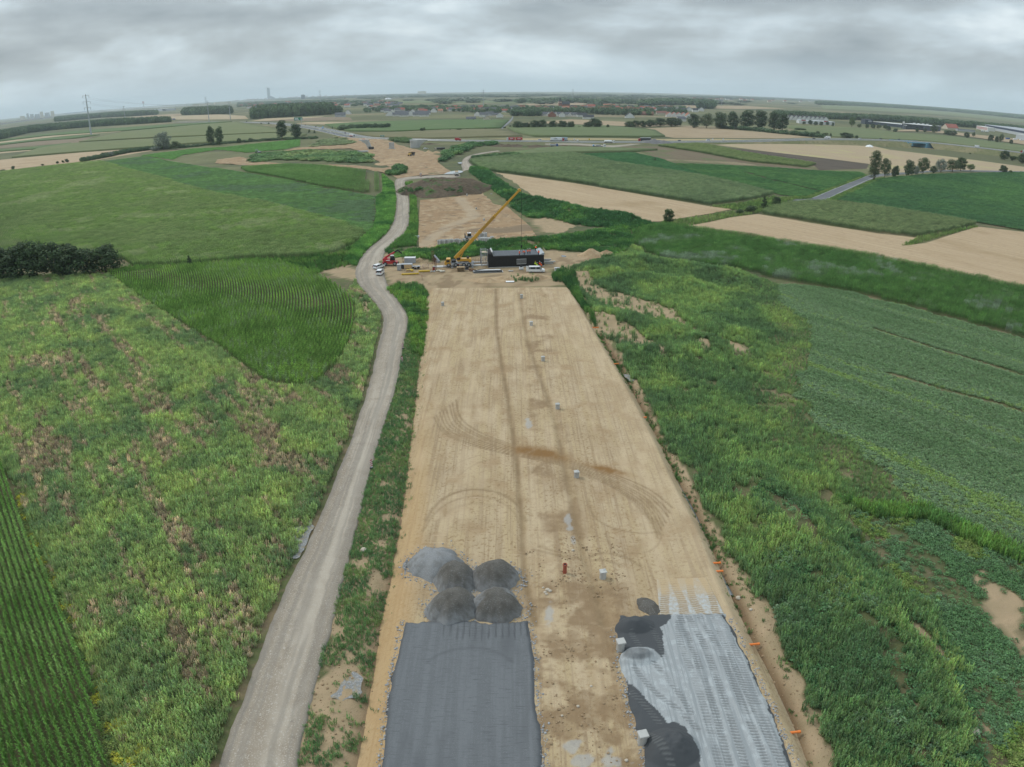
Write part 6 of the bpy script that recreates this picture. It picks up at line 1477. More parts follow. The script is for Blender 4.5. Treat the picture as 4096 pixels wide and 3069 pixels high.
for x in (3.6, 1.2, -1.5, -3.2):
    for sy in (-1, 1): wheel(t, x, sy * 1.02, .68, .48)
for x in (2.35, -4.4):
    for sy in (-1, 1):
        o = MB().box((x, sy * 1.75, .95), (.35, 1.1, .28)).box((x, sy * 2.25, .5), (.2, .2, .9)).box((x, sy * 2.25, .06), (.7, .7, .1)).build('outrigger', P_GREY, t)
o = MB().cyl((-.9, 0, 1.55), (-.9, 0, 1.85), 1.0, 1.0, 18).build('turntable', P_GREY, t)
MB().box((-2.2, 0, 2.3), (3.4, 2.2, .85), bev=.08).build('superstructure', P_YEL, t)
MB().prism([(-.6, 1.95), (.6, 1.95), (.75, 3.0), (.45, 3.35), (-.6, 3.35)], .55, 1.4).build('crane_cab', P_YEL, t)
MB().prism([(.66, 2.3), (.76, 3.0), (.47, 3.32), (-.4, 3.32), (-.4, 2.3)], .5, 1.43).build('crane_cab_glass', GLASS, t)
MB().box((-3.6, 0, 2.0), (.9, 2.5, 1.0), bev=.08).build('counterweight', P_YEL, t)
MB().cyl((-2.9, -.8, 2.95), (-2.9, .8, 2.95), .38, .38, 14).build('rope_drum', P_BLACK, t)
# boom: foot behind the slewing ring, tip above the hanging panel
hx, hy = G(2086, 1068)
def z_at(x, y, py):
    lo, hi = 0.0, 57.0
    for _ in range(40):
        m_ = (lo + hi) / 2
        if PJ((x, y, m_))[1] > py: lo = m_
        else: hi = m_
    return lo
tipx = hx - .6
tz = z_at(tipx, hy, 760)
Minv = (Matrix.Translation((cx, cyy, zb)) @ Matrix.Rotation(PI + .03, 4, 'Z')).inverted()
tip = Minv @ Vector((tipx, hy, tz)); foot = Vector((-.2 + 1.6, -.1, 2.75))
ax = (tip - foot)
def boomsec(a, b, w0, w1):
    q = ax.to_track_quat('Z', 'Y').to_matrix(); r0 = foot + ax * a; r1 = foot + ax * b
    def ring(p, w_): return [tuple(p + q @ Vector((w_ / 2 * c, w_ * .62 * s, 0))) for c, s in ((-.8, -1), (.8, -1), (1, -.75), (1, .75), (.8, 1), (-.8, 1), (-1, .75), (-1, -.75))]
    return MB().loft([ring(r0, w0), ring(r1, w1)])
bm_dark = paint('boom_dark_yellow', (.40, .215, .03), .5)  # darker yellow, used on all sides of the second boom section
for k, (a, b, w_) in enumerate(((0, .40, .92), (.385, .62, .78), (.605, .82, .66), (.81, 1.0, .55))):
    o = boomsec(a, b, w_, w_ * .98).build('boom_section', P_YEL if k != 1 else bm_dark, t)
    boomsec(b - .006, b + .004, w_ * 1.22, w_ * 1.22).build('collar', P_YEL if k < 3 else P_BLACK, o)
boomsec(.99, 1.012, .9, .7).build('boom_head', P_YEL, t)
q = ax.to_track_quat('Z', 'Y').to_matrix()
bb = MB()
for k in range(26):
    p = foot + ax * (.44 + k * .0215); bb.box(tuple(p + q @ Vector((.0, .36 + .08 * (k < 13), 0))), (.16, .16, .3))
tag(bb.build('boom_lugs', P_BLACK, t), kind='stuff')
MB().cyl(tuple(Vector((-.1, 0, 2.2))), tuple(foot + ax * .17), .17, .17, 10).build('luffing_cylinder', P_YEL, t)
hk = Minv @ Vector((hx, hy, z_at(hx, hy, 988)))
MB().cyl(tuple(tip + Vector((-.6, 0, 0))), tuple(hk), .045, .045, 5).build('hoist_rope', P_BLACK, t)
MB().cyl(tuple(hk + Vector((-.18, 0, .3))), tuple(hk + Vector((.18, 0, .3))), .3, .3, 12).box(tuple(hk), (.35, .3, .7), bev=.05).build('hook_block', P_BLACK, t)
# panel hanging from it
pz = 1.0
t2 = thing('steel_formwork_frame', 'pale steel grid frame hanging before the black culvert wall', 'frame', (hx, hy, pz), R(12))
for x in np.linspace(-1.55, 1.55, 10): MB().box((x, 0, .85), (.07, .07, 1.7)).build('bar', concrete_w, t2)
for z in (.03, 1.67): MB().box((0, 0, z), (3.3, .1, .1)).build('rail', concrete_w, t2)
ropes = MB()
wh = Vector((hx, hy, z_at(hx, hy, 992)))
for sx in (-1.4, 1.4): ropes.cyl((sx, 0, 1.7), tuple((Matrix.Translation((hx, hy, pz)) @ Matrix.Rotation(R(12), 4, 'Z')).inverted() @ wh), .03, .03, 4)
ropes.build('sling', P_BLACK, t2)

# - red telehandler
x, y = G(1562, 1061, .1)
t = thing('telehandler', 'red rotating telehandler with its black jib over the grey container', 'telehandler', (x, y, .1), .02)
MB().prism([(-2.5, .7), (2.5, .7), (2.55, 1.2), (1.9, 1.45), (-2.3, 1.55), (-2.6, 1.2)], -1.1, 1.1).build('chassis', P_RED, t)
MB().prism([(-2.4, 1.6), (1.5, 1.6), (1.6, 2.0), (-.2, 2.2), (-1.9, 2.75), (-2.45, 2.4)], -1.05, 1.05).build('upper_frame', P_RED, t)
MB().prism([(.1, 1.9), (1.75, 1.9), (1.85, 2.4), (1.4, 3.45), (.3, 3.5)], -1.15, -.25).build('cab', GLASS, t)
MB().prism([(.2, 3.46), (1.45, 3.42), (1.3, 3.62), (.35, 3.66)], -1.2, -.2).build('cab_roof', P_WHITE, t)
f0 = Vector((-1.9, .3, 2.5)); e0 = Vector((1.6, .3, 4.45))
d = (e0 - f0); ry = -math.atan2(d.z, d.x)
MB().box(tuple((f0 + e0) / 2), (d.length, .55, .6), ry=ry, bev=.05).build('boom', P_RED, t)
e1 = e0 + d.normalized() * 1.3
MB().box(tuple((e0 + e1) / 2), (1.6, .42, .46), ry=ry).build('inner_boom', P_BLACK, t)
e2 = e1 + Vector((1.3, 0, -1.15)); d2 = e2 - e1
MB().box(tuple((e1 + e2) / 2), (d2.length, .35, .4), ry=-math.atan2(d2.z, d2.x)).build('jib', P_BLACK, t)
MB().cyl(tuple(e2), tuple(e2 + Vector((.3, 0, -2.9))), .04, .04, 5).box(tuple(e2 + Vector((.3, 0, -3.0))), (.25, .25, .4)).build('hook', P_BLACK, t)
for xx in (-1.6, 1.65):
    for sy in (-1, 1): wheel(t, xx, sy * 1.05, .68, .5)
for xx in (-2.75, 2.75): MB().box((xx, 0, .75), (.3, 2.3, .35)).build('stabiliser', P_BLACK, t)
MB().box((-.6, -1.06, 1.9), (1.3, .02, .22)).build('white_print', WL, t)

# - earth movers
x, y = G(1645, 623, .4)
t = thing('articulated_dumper', 'yellow and dark articulated dump truck in the rutted sand', 'dump truck', (x, y, .4), -PI / 2 - .3)
MB().prism([(1.2, 1.0), (4.6, 1.0), (4.7, 1.9), (3.4, 2.1), (3.2, 3.4), (1.6, 3.4), (1.4, 1.6)], -1.2, 1.2).build('cab', paint('dumper_yellow', (.50, .33, .10), .5), t)
MB().prism([(3.35, 2.3), (3.25, 3.2), (1.7, 3.2), (1.7, 2.3)], -1.22, 1.22).build('cab_glass', GLASS, t)
MB().prism([(-5, 1.5), (.8, 1.4), (1.0, 3.3), (-4.2, 2.9), (-5.6, 2.6)], -1.6, 1.6).build('skip', P_BLACK, t)
MB().box((-1.5, 0, 1.1), (6.5, 1.0, .5)).build('chassis', P_BLACK, t)
for xx in (3.4, -1.6, -3.5):
    for sy in (-1, 1): wheel(t, xx, sy * 1.25, .95, .7)
def excavator(label, px, py, rz, pt, s=1.0, z=.3):
    t = thing('excavator', label, 'excavator', vloc(px, py, z), rz); t.scale = (s,) * 3
    for sy in (-1, 1): MB().prism([(-1.9, .1), (1.9, .1), (2.25, .5), (1.9, .95), (-1.9, .95), (-2.25, .5)], sy * 1.3 - .3, sy * 1.3 + .3).build('track', P_BLACK, t)
    MB().cyl((0, 0, .9), (0, 0, 1.15), .8, .8, 14).build('slew_ring', P_BLACK, t)
    MB().box((-.9, 0, 1.75), (3.0, 2.5, 1.15), bev=.12).build('engine_house', pt, t)
    MB().prism([(.0, 1.2), (1.35, 1.2), (1.3, 2.4), (.9, 3.0), (.0, 3.0)], .3, 1.25).build('cab', pt, t)
    MB().prism([(.1, 1.9), (1.36, 1.9), (1.3, 2.45), (.9, 2.92), (.1, 2.92)], .27, 1.28).build('cab_glass', GLASS, t)
    def arm(a, b, w_, nm):
        a, b = Vector(a), Vector(b); d = b - a; MB().box(tuple((a + b) / 2), (d.length, .4, w_), ry=-math.atan2(d.z, d.x), bev=.04).build(nm, pt, t)
    arm((.9, -.3, 1.6), (3.0, -.3, 4.3), .6, 'boom'); arm((2.9, -.3, 4.3), (5.2, -.3, 3.9), .5, 'boom'); arm((5.1, -.3, 4.0), (5.7, -.3, 1.7), .4, 'stick')
    MB().prism([(5.3, 1.7), (5.9, 1.7), (5.6, .7), (4.7, .6), (4.6, 1.0)], -.85, .25).build('bucket', P_BLACK, t)
    return t
excavator('orange excavator working behind the left concrete pier', 1468, 572, PI - .2, P_ORANGE, 1.1)
excavator('small grey excavator in the weeds at the end of the sandy track', 1036, 614, 2.6, P_GREY, 1.0)
t = lorry('dump_truck', 'dark dump truck standing among shrubs right of the piers', 'lorry', vloc(1741, 603, .3), PI + .1, paint('beige', (.45, .40, .30)), [('dump_body', -9.5, -1.4, 1.3, 2.9, P_DARK)], [0, -5.5, -7], None, 0, 2.6)
# wheeled loader among the concrete units
x, y = G(1880, 962, .35)
t = thing('wheel_loader', 'white and grey wheeled loader among the concrete stacks', 'loader', (x, y, .35), .1)
MB().box((-.3, 0, 1.35), (3.2, 1.5, .8), bev=.08).build('body', P_GREY, t)
MB().prism([(-1.0, 1.7), (.5, 1.7), (.4, 2.9), (-.9, 2.9)], -.75, .75).build('cab', GLASS, t)
MB().box((-.25, 0, 2.98), (1.5, 1.6, .14)).build('cab_roof', P_WHITE, t)
MB().box((-1.9, 0, 1.6), (.3, 1.7, 2.4)).build('lift_mast', P_BLACK, t)
MB().box((-.6, 0, 3.12), (.25, .25, .16)).build('beacon', P_RED, t)
for xx in (-1.2, 1.1):
    for sy in (-1, 1): wheel(t, xx, sy * .85, .62, .4)
# ================================================================ CULVERT
blackm = mat('bitumen_black', (.016, .015, .015), .75, [((9, 9, .3), .45, .7, (.026, .024, .022), 4), ((.6, .6, 3), .55, .75, (.034, .030, .027), 4)], obj_space=True)
deckm = mat('membrane_grey', (.080, .088, .098), .55, [(.7, .45, .7, (.105, .115, .128), 4), (4, .5, .7, (.07, .077, .086), 3)], obj_space=True)
A = np.array(G(1958, 1071)); B = np.array(G(2174, 1064)); CL = float(np.hypot(*(B - A))); caz = math.atan2(B[1] - A[1], B[0] - A[0])
CHT = 3.7
bk = np.array(G(2064, 1003, CHT)); nrm_ = np.array([-math.sin(caz), math.cos(caz)]); CD = float(np.dot(bk - A, nrm_))
CM = Matrix.Translation((A[0], A[1], 0)) @ Matrix.Rotation(caz, 4, 'Z')
t = thing('box_culvert', 'long black waterproofed concrete box culvert with flat deck', 'culvert', (A[0], A[1], 0), caz)
MB().box((CL / 2, .25, CHT / 2), (CL, .5, CHT)).build('front_wall', blackm, t)
MB().box((CL / 2, CD - .25, CHT / 2), (CL, .5, CHT)).build('rear_wall', blackm, t)
MB().box((CL / 2, CD / 2, -.05), (CL + .6, CD + .8, .3)).build('base_slab', concrete, t)
sl_ = MB().box((CL / 2 + .6, CD / 2, CHT + .03), (CL - 1.6, CD + .1, .30)).build('deck_slab', P_DARK, t)
ns = 13
for k in range(ns):
    w_ = (CL - 2.6) / ns
    MB().box((1.75 + (k + .5) * w_, CD / 2, CHT + .205 + .006 * (k % 2)), (w_ - .05, CD - .05, .05)).build('membrane_strip', deckm, t)
MB().prism([(-.35, 0), (1.2, 0), (1.2, CHT + .35), (.75, CHT + .95), (-.35, CHT + .95)], -.1, .9).build('end_parapet', blackm, t)
MB().box((.42, CD / 2 + .2, CHT + .55), (1.15, CD - 1.6, 1.0)).build('end_beam', blackm, t)
for yy in (CD * .3, CD * .55, CD * .8): MB().cyl((1.15, yy - CD * .11, CHT + 1.15), (1.15, yy + CD * .11, CHT + 1.15), .28, .28, 12).build('membrane_roll', concrete_w, t)
MB().prism([(CL - 1.5, CHT + .18), (CL + .25, CHT + .18), (CL + .25, CHT + .75), (CL - .35, CHT + .75)], -.05, CD).build('kerb_parapet', mat('wet_grey_concrete', (.34, .37, .39), .6, [(.8, .45, .65, (.29, .32, .34), 4)]), t)
MB().box((CL + .12, CD / 2, CHT / 2), (.25, CD - 1.1, CHT)).build('end_wall', blackm, t)
for dy, L_ in ((CD * .35, 4.2), (CD * .75, 3.4)):
    MB().box((CL + .3 + L_ / 2, dy, .75), (L_, .8, .3)).build('wing_footing', concrete, t)
    MB().box((CL + .3 + L_ / 2, dy, .3), (L_ * .7, .5, .6)).build('footing_leg', concrete, t)
def cw(x, y, z=0): v = CM @ Vector((x, y, z)); return (v.x, v.y, v.z)
# scaffolds
def scaffold(label, loc, rz, w_, d, h, lifts, lean=0):
    t = thing('scaffold_tower', label, 'scaffold', loc, rz); m = P_GREY
    for x in (-w_ / 2, w_ / 2):
        for y in (-d / 2, d / 2): MB().cyl((x, y, 0), (x + lean, y, h), .06, .06, 6).build('standard', m, t)
    for k in range(1, lifts + 1):
        z = h * k / (lifts + .4); o = lean * z / h
        MB().box((o, 0, z), (w_, d * .8, .07)).build('platform', mat('scaffold_board', (.42, .36, .27), .85), t)
        b = MB()
        for y in (-d / 2, d / 2):
            b.cyl((-w_ / 2 + o, y, z + .9), (w_ / 2 + o, y, z + .9), .04, .04, 5)
            b.cyl((-w_ / 2 + o, y, z - h / lifts * .8), (w_ / 2 + o, y, z), .035, .035, 5)
        for x in (-w_ / 2, w_ / 2): b.cyl((x + o, -d / 2, z + .9), (x + o, d / 2, z + .9), .04, .04, 5)
        b.build('braces', m, t)
    return t
scaffold('grey tube scaffold against the left end of the culvert', cw(-1.5, 1.6), caz, 2.0, 1.8, 5.6, 3)
scaffold('rear tube scaffold behind the left end of the culvert', cw(-1.6, CD * .7), caz, 1.8, 1.6, 5.2, 2)
t = thing('edge_rail', 'leaning timber guard rail at the right end of the culvert', 'guard rail', cw(CL + .5, CD * .55, CHT - .2), caz)
for k in range(4): MB().cyl((.1, -CD * .3 + k * CD * .2, 0), (.5, -CD * .3 + k * CD * .2, 1.5), .06, .06, 5).build('post', mat('raw_timber', (.40, .31, .20), .85), t)
for z in (.6, 1.25): MB().cyl((.1 + .27 * z, -CD * .32, z), (.1 + .27 * z, CD * .32, z), .06, .06, 5).build('board', MATS['raw_timber'], t)
# rebar mats and formwork between crane and culvert
rust = mat('rusty_rebar', (.16, .085, .05), .9)
def cage(label, loc, w_, d, h, nx_, nz_, rz=0, group=None):
    t = thing('rebar_cage', label, 'rebar', loc, rz, group)
    for x in np.linspace(-w_ / 2, w_ / 2, nx_):
        for y in ((-d / 2, d / 2) if d > 0 else (0,)): MB().cyl((x, y, 0), (x, y, h), .035, .035, 5).build('bar', rust, t)
    b = MB()
    for z in np.linspace(.2, h - .2, nz_):
        for y in ((-d / 2, d / 2) if d > 0 else (0,)): b.cyl((-w_ / 2, y, z), (w_ / 2, y, z), .025, .025, 4)
    tag(b.build('ties', rust, t), kind='stuff'); return t
cage('tall thin rusty rebar column behind the site clutter', vloc(1733, 1056), .8, .8, 4.6, 3, 10)
cage('tall rusty rebar column in front of the site clutter', vloc(1743, 1083), .6, .6, 4.4, 3, 10)
cage('long rusty rebar mat between crane and culvert', cw(-5.5, 4.5), 7.5, 0, 2.2, 16, 5, caz)
cage('second rusty rebar mat behind the crane', cw(-6.2, 7.5), 8.5, 0, 2.0, 16, 5, caz)
cage('low rusty rebar mat right behind the front wheels of the crane', cw(-11.5, 2.6), 7.5, 0, 1.4, 15, 3, caz)
t = thing('concrete_footing', 'pale concrete strip footing under the rebar mats', 'footing', cw(-9, 3.5), caz)
MB().box((0, 0, .15), (19, 1.4, .4), bev=.03).build('strip', concrete_w, t); MB().box((2, 4.2, .15), (14, 1.2, .4), bev=.03).build('strip', concrete_w, t)
# = SITE CLUTTER
timber = mat('site_timber', (.38, .28, .17), .85, [((.5, 6, 6), .45, .65, (.30, .21, .12), 4)], obj_space=True); ply = mat('tan_plywood', (.52, .36, .19), .8, [(2, .45, .7, (.46, .31, .16), 4)], obj_space=True)
yform = mat('yellow_beam', (.62, .42, .04), .6, [(2, .5, .75, (.50, .34, .05), 4)], obj_space=True); gform = mat('formwork_grey', (.36, .38, .40), .6, [(2, .5, .75, (.26, .27, .28), 4)], obj_space=True)
def simple(name, label, cat, px, py, rz, parts, z=.05, group=None):
    t = thing(name, label, cat, vloc(px, py, z), rz, group)
    for nm, c, d, m, *r in parts: MB().box(c, d, rz=r[0] if r else 0, bev=min(.04, min(d) * .2)).build(nm, m, t)
    return t
t = simple('storage_container', 'pale grey ribbed storage container behind the stacks', 'container', 1641, 1051, .0, [('box', (0, 0, .95), (3.8, 2.2, 1.75), gform), ('roof', (0, 0, 1.86), (3.9, 2.3, .07), concrete_w), ('skid', (0, 0, .04), (3.6, 2.0, .08), P_BLACK)])
for k in range(12): MB().box((-1.75 + k * .318, -1.12, .95), (.1, .05, 1.6)).build('rib', gform, t)
simple('site_cabinet', 'upright grey cabinet beside the plywood stack', 'cabinet', 1597, 1081, .02, [('body', (0, 0, 1.0), (1.25, 1.1, 1.95), gform), ('top', (0, 0, 2.02), (1.35, 1.2, .09), concrete_w), ('door', (0, -.56, 1.0), (1.0, .03, 1.6), P_GREY)])
t = thing('formwork_stack', 'stack of formwork panels with a tan plywood front', 'formwork', vloc(1628, 1074), .02)
for k in range(6): MB().box((random.uniform(-.06, .06), 0, .22 + k * .26), (3.7, 1.9, .18), bev=.02).build('panel', gform if k % 2 else concrete_w, t)
MB().box((.45, -1.02, .85), (2.5, .07, 1.3)).build('plywood_sheet', ply, t); MB().box((-1.4, -1.0, .85), (1.0, .06, 1.35)).build('dark_sheet', P_DARK, t)
for x in (-1.4, 0, 1.4): MB().box((x, 0, .06), (.12, 1.8, .12)).build('bearer', timber, t)
random.seed(5)
def pile(name, label, cat, px, py, items, rz=0, z=.05):
    """loose pile: items (part, n, size, spread, material)"""
    t = thing(name, label, cat, vloc(px, py, z), rz)
    for nm, n, (a, b, c), (sx, sy, sz), m in items:
        for k in range(n): MB().box((random.uniform(-sx, sx), random.uniform(-sy, sy), c / 2 + random.uniform(0, sz)), (a * random.uniform(.8, 1.1), b * random.uniform(.8, 1.2), c), rz=random.uniform(-.5, .5), ry=random.uniform(-.08, .08), bev=min(a, b, c) * .15).build(nm, m, t)
    return t
pile('formwork_pile', 'jumble of dark and grey formwork parts right of the plywood stack', 'formwork', 1667, 1075, [('panel', 6, (1.3, .9, .12), (1.3, .8, .9), gform), ('bracket', 7, (.5, .4, .5), (1.4, .9, .5), P_BLACK), ('prop', 4, (1.6, .12, .12), (1.0, .6, .9), P_GREY)])
pile('timber_pile', 'mixed boards and crates stacked before the formwork', 'timber', 1636, 1087, [('board', 7, (2.4, .22, .12), (.4, .5, .6), timber), ('crate', 3, (.8, .7, .5), (1.2, .5, .3), yform)])
pile('lattice_pile', 'pinkish lattice props standing in a row behind the yellow beam', 'props', 1703, 1074, [('prop', 9, (.12, .12, 1.5), (1.0, .3, .05), mat('pink_timber', (.55, .42, .36), .8)), ('board', 3, (1.8, .2, .12), (.4, .3, .8), timber)])
t = simple('yellow_beam', 'long yellow beam lying in front of all the clutter', 'beam', 1641, 1099, .13, [('flange', (0, 0, .12), (5.6, .5, .1), yform), ('web', (0, 0, .25), (5.6, .14, .18), yform), ('flange', (0, 0, .39), (5.6, .5, .1), yform)])
t = simple('yellow_beam', 'shorter yellow beam behind the long one', 'beam', 1697, 1088, .08, [('flange', (0, 0, .15), (3.7, .6, .12), yform), ('web', (0, 0, .3), (3.7, .16, .2), yform), ('flange', (0, 0, .45), (3.7, .6, .12), yform)])
simple('site_cabinet', 'small dark red cabinet left of the front rebar column', 'cabinet', 1735, 1082, .1, [('body', (0, 0, .6), (.8, .7, 1.1), mat('dull_red', (.30, .05, .04), .6)), ('lid', (0, 0, 1.18), (.9, .8, .08), P_DARK)])
pile('bag_pile', 'pale sacks heaped right of the front rebar column', 'sacks', 1763, 1087, [('sack', 8, (.8, .55, .28), (1.2, .5, .3), mat('sack_cloth', (.55, .52, .44), .9))])
pile('rubble_pile', 'grey stone rubble left of the sacks', 'rubble', 1733, 1088, [('stone', 9, (.4, .3, .25), (.8, .4, .15), concrete)])
t = thing('pallet_stack', 'tall stack of weathered timber pallets in front of the crane', 'pallets', vloc(1843, 1084), .02)
for k in range(6):
    o = MB().box((0, 0, .12 + k * .24), (2.6, 1.6, .05)).build('pallet', timber, t)
    for x in (-1.1, 0, 1.1): MB().box((x, 0, .05 + k * .24), (.14, 1.5, .12)).build('bearer', timber, o)
simple('generator', 'dark generator box on the right of the pallets', 'generator', 1866, 1078, .0, [('housing', (0, 0, .6), (1.4, .9, .9), P_DARK), ('frame', (0, 0, .08), (1.6, 1.0, .14), P_GREY), ('panel', (-.4, -.47, .7), (.4, .03, .4), P_GREY)])
t = thing('conveyor_chute', 'tilted grey chute machine behind the rebar columns', 'machine', vloc(1747, 1050), -.5)
MB().box((0, 0, 1.5), (2.8, .7, .35), ry=.75).build('chute', gform, t); MB().box((-.9, 0, 1.2), (.2, .8, 2.4)).build('frame', P_BLACK, t); MB().box((.3, 0, .35), (1.4, .9, .6)).build('base', P_GREY, t)
# dark sheet stack before the culvert
t = thing('sheet_pile_stack', 'long flat stack of dark steel plates before the culvert', 'steel plates', vloc(1950, 1088), .10)
for k in range(7): MB().box((random.uniform(-.4, .4), random.uniform(-.25, .25), .12 + k * .09), (9.6 - .3 * k, 2.7 - .25 * k, .07), rz=random.uniform(-.03, .03)).build('plate', P_DARK if k % 3 else concrete_w, t)
for k in range(9): MB().cyl((-4.8 + .2 * k, -1.0 + .15 * k, .75), (-2.4 + .25 * k, .2 + .1 * k, .85), .06, .06, 5).build('bar', P_BLACK, t)
pile('scrap_heap', 'brown tangle of scrap at the left end of the steel plates', 'scrap', 1888, 1084, [('scrap', 12, (1.0, .2, .15), (.9, .6, .7), rust)])
simple('compressor', 'small white machine on the ground below the hanging frame', 'machine', 2085, 1079, .2, [('body', (0, 0, .55), (1.3, .9, .7), P_WHITE), ('engine', (0, 0, 1.05), (.8, .6, .4), P_BLACK), ('skid', (0, 0, .12), (1.4, 1.0, .14), P_GREY)])
pile('rubble_pile', 'little heap of dark rubble left of the white machine', 'rubble', 2044, 1086, [('stone', 7, (.5, .4, .3), (.6, .3, .1), concrete)])
t = thing('block_stack', 'stack of pale concrete slabs right of the white van', 'slabs', vloc(2229, 1088), .1)
for k in range(5): MB().box((random.uniform(-.1, .1), 0, .16 + k * .3), (1.7, 1.0, .24), bev=.03).build('slab', concrete_w, t)
for a, b, lb in ((2268, 1106, 'grey slab tipped in the weeds, upper one'), (2284, 1116, 'grey slab tipped in the weeds, lower one')):
    simple('concrete_slab', lb, 'slab', a, b, .7, [('slab', (0, 0, .3), (2.0, 1.0, .28), concrete_w), ('broken_end', (.9, .3, .25), (.7, .6, .2), concrete)])
simple('washout_sheet', 'round white sheet lying on the sand below the heap', 'sheet', 2040, 1128, 0, [('sheet', (0, 0, .12), (2.6, 1.5, .06), P_WHITE), ('fold', (.6, 0, .17), (1.2, .9, .06), P_WHITE)])
simple('wooden_barrier', 'thin pale stake with a red band standing in the sand', 'stake', 1689, 1118, 0, [('post', (0, 0, .7), (.14, .14, 1.4), timber), ('band', (0, 0, 1.1), (.17, .17, .3), P_RED), ('foot', (0, 0, .06), (.5, .3, .08), timber)])
# concrete units behind the brook
UN = 'concrete units stacked behind the crane'
unit = None
def conc_unit(px, py, s=1.0, rz=0.0, label='', z=.35):
    global unit
    if unit is None:
        u = thing('concrete_unit_stack', label, 'concrete blocks', (0, 0, 0), 0, UN)
        MB().box((0, 0, .07), (1.25, 1.1, .1)).build('pallet', timber, u)
        for i in range(3):
            o = MB().cyl((-.4 + i * .4, -.25, .13), (-.4 + i * .4, -.25, 1.35), .19, .19, 8).build('column', concrete_w if i == 1 else concrete, u)
            o = MB().cyl((-.4 + i * .4, .25, .13), (-.4 + i * .4, .25, 1.45), .19, .19, 8).build('column', concrete, u)
        unit = u; o = u
    else: o = copy_tree(unit)
    o.location = vloc(px, py, z); o.rotation_euler = (0, 0, rz); o.scale = (s * 1.25,) * 3; o['label'] = label
for k, a in enumerate((1758, 1767, 1777, 1786, 1796, 1805, 1816, 1828, 1839)): conc_unit(a, 979 - (k % 2) * 2 - k * .4, 1.0, .1 * (k % 3), 'grey concrete units in the left row behind the crane')
for k, a in enumerate((1920, 1929, 1937, 1945, 1953, 1961)): conc_unit(a, 969 - (k % 2), .95, .1 * (k % 3), 'grey concrete units in the right row behind the crane')
conc_unit(1857, 971, .9, .2, 'lone concrete unit stack left of the boom'); conc_unit(1898, 971, .9, .1, 'lone concrete unit stack right of the boom')
for k, (a, b) in enumerate(((1908, 950), (1918, 952), (1926, 949), (1934, 952), (1941, 950))): conc_unit(a, b, 1.1, .3 * k, 'concrete units of the upper group right of the boom')
for k, (a, b) in enumerate(((1931, 957), (1942, 958), (1955, 958), (1968, 953))):
    simple('concrete_pipe', ['grey pipe section lying in front of the upper units, left', 'grey pipe section lying in front of the upper units, middle', 'grey pipe section lying in front of the upper units, right', 'lone grey pipe section right of all concrete units'][k], 'pipe', a, b, 0, [], .35)
    o = bpy.context.scene.objects[-1] if False else None
for o in [q for q in COL.objects if q.name.startswith('concrete_pipe')]:
    n = 14; rg = lambda x, r_: [(x, r_ * math.cos(2 * PI * i / n), .42 + r_ * math.sin(2 * PI * i / n)) for i in range(n)]
    MB().loft([rg(-.7, .42), rg(.7, .42)], False).build('shell', concrete, o); MB().loft([rg(-.7, .3), rg(.7, .3)], False).build('bore', P_DARK, o)
t = thing('concrete_ring', 'grey concrete ring in the weeds by the upper gravel road', 'ring', vloc(1669, 951))
MB().loft([[(r_ * math.cos(q), r_ * math.sin(q), z) for q in np.linspace(0, 2 * PI, 16, endpoint=False)] for r_, z in ((.9, 0), (.9, .8), (.7, .8), (.7, .1))], False).build('ring_wall', concrete_w, t)
MB().cyl((0, 0, .02), (0, 0, .12), .7, .7, 14).build('inside', P_DARK, t)
# = WORKERS
skinm = mat('skin', (.42, .26, .19), .7)
def person_mat(nm, trouser):
    if nm in MATS: return MATS[nm]
    m = bpy.data.materials.new(nm); m.use_nodes = True; tt_ = m.node_tree; b = tt_.nodes['Principled BSDF']; b.inputs['Roughness'].default_value = .85
    a = tt_.nodes.new('ShaderNodeAttribute'); a.attribute_name = 'skinmask'; x = tt_.nodes.new('ShaderNodeMixRGB'); x.inputs[1].default_value = (*trouser, 1); x.inputs[2].default_value = (.42, .26, .19, 1)
    tt_.links.new(a.outputs['Fac'], x.inputs[0]); tt_.links.new(x.outputs[0], b.inputs['Base Color']); MATS[nm] = m; return m
HV_O = mat('hi_vis_orange', (.85, .12, .025), .7); HV_Y = mat('hi_vis_yellow', (.55, .72, .06), .7); HELM = mat('helmet_white', (.75, .75, .72), .4); HELM_O = mat('helmet_yellow', (.75, .55, .05), .4)
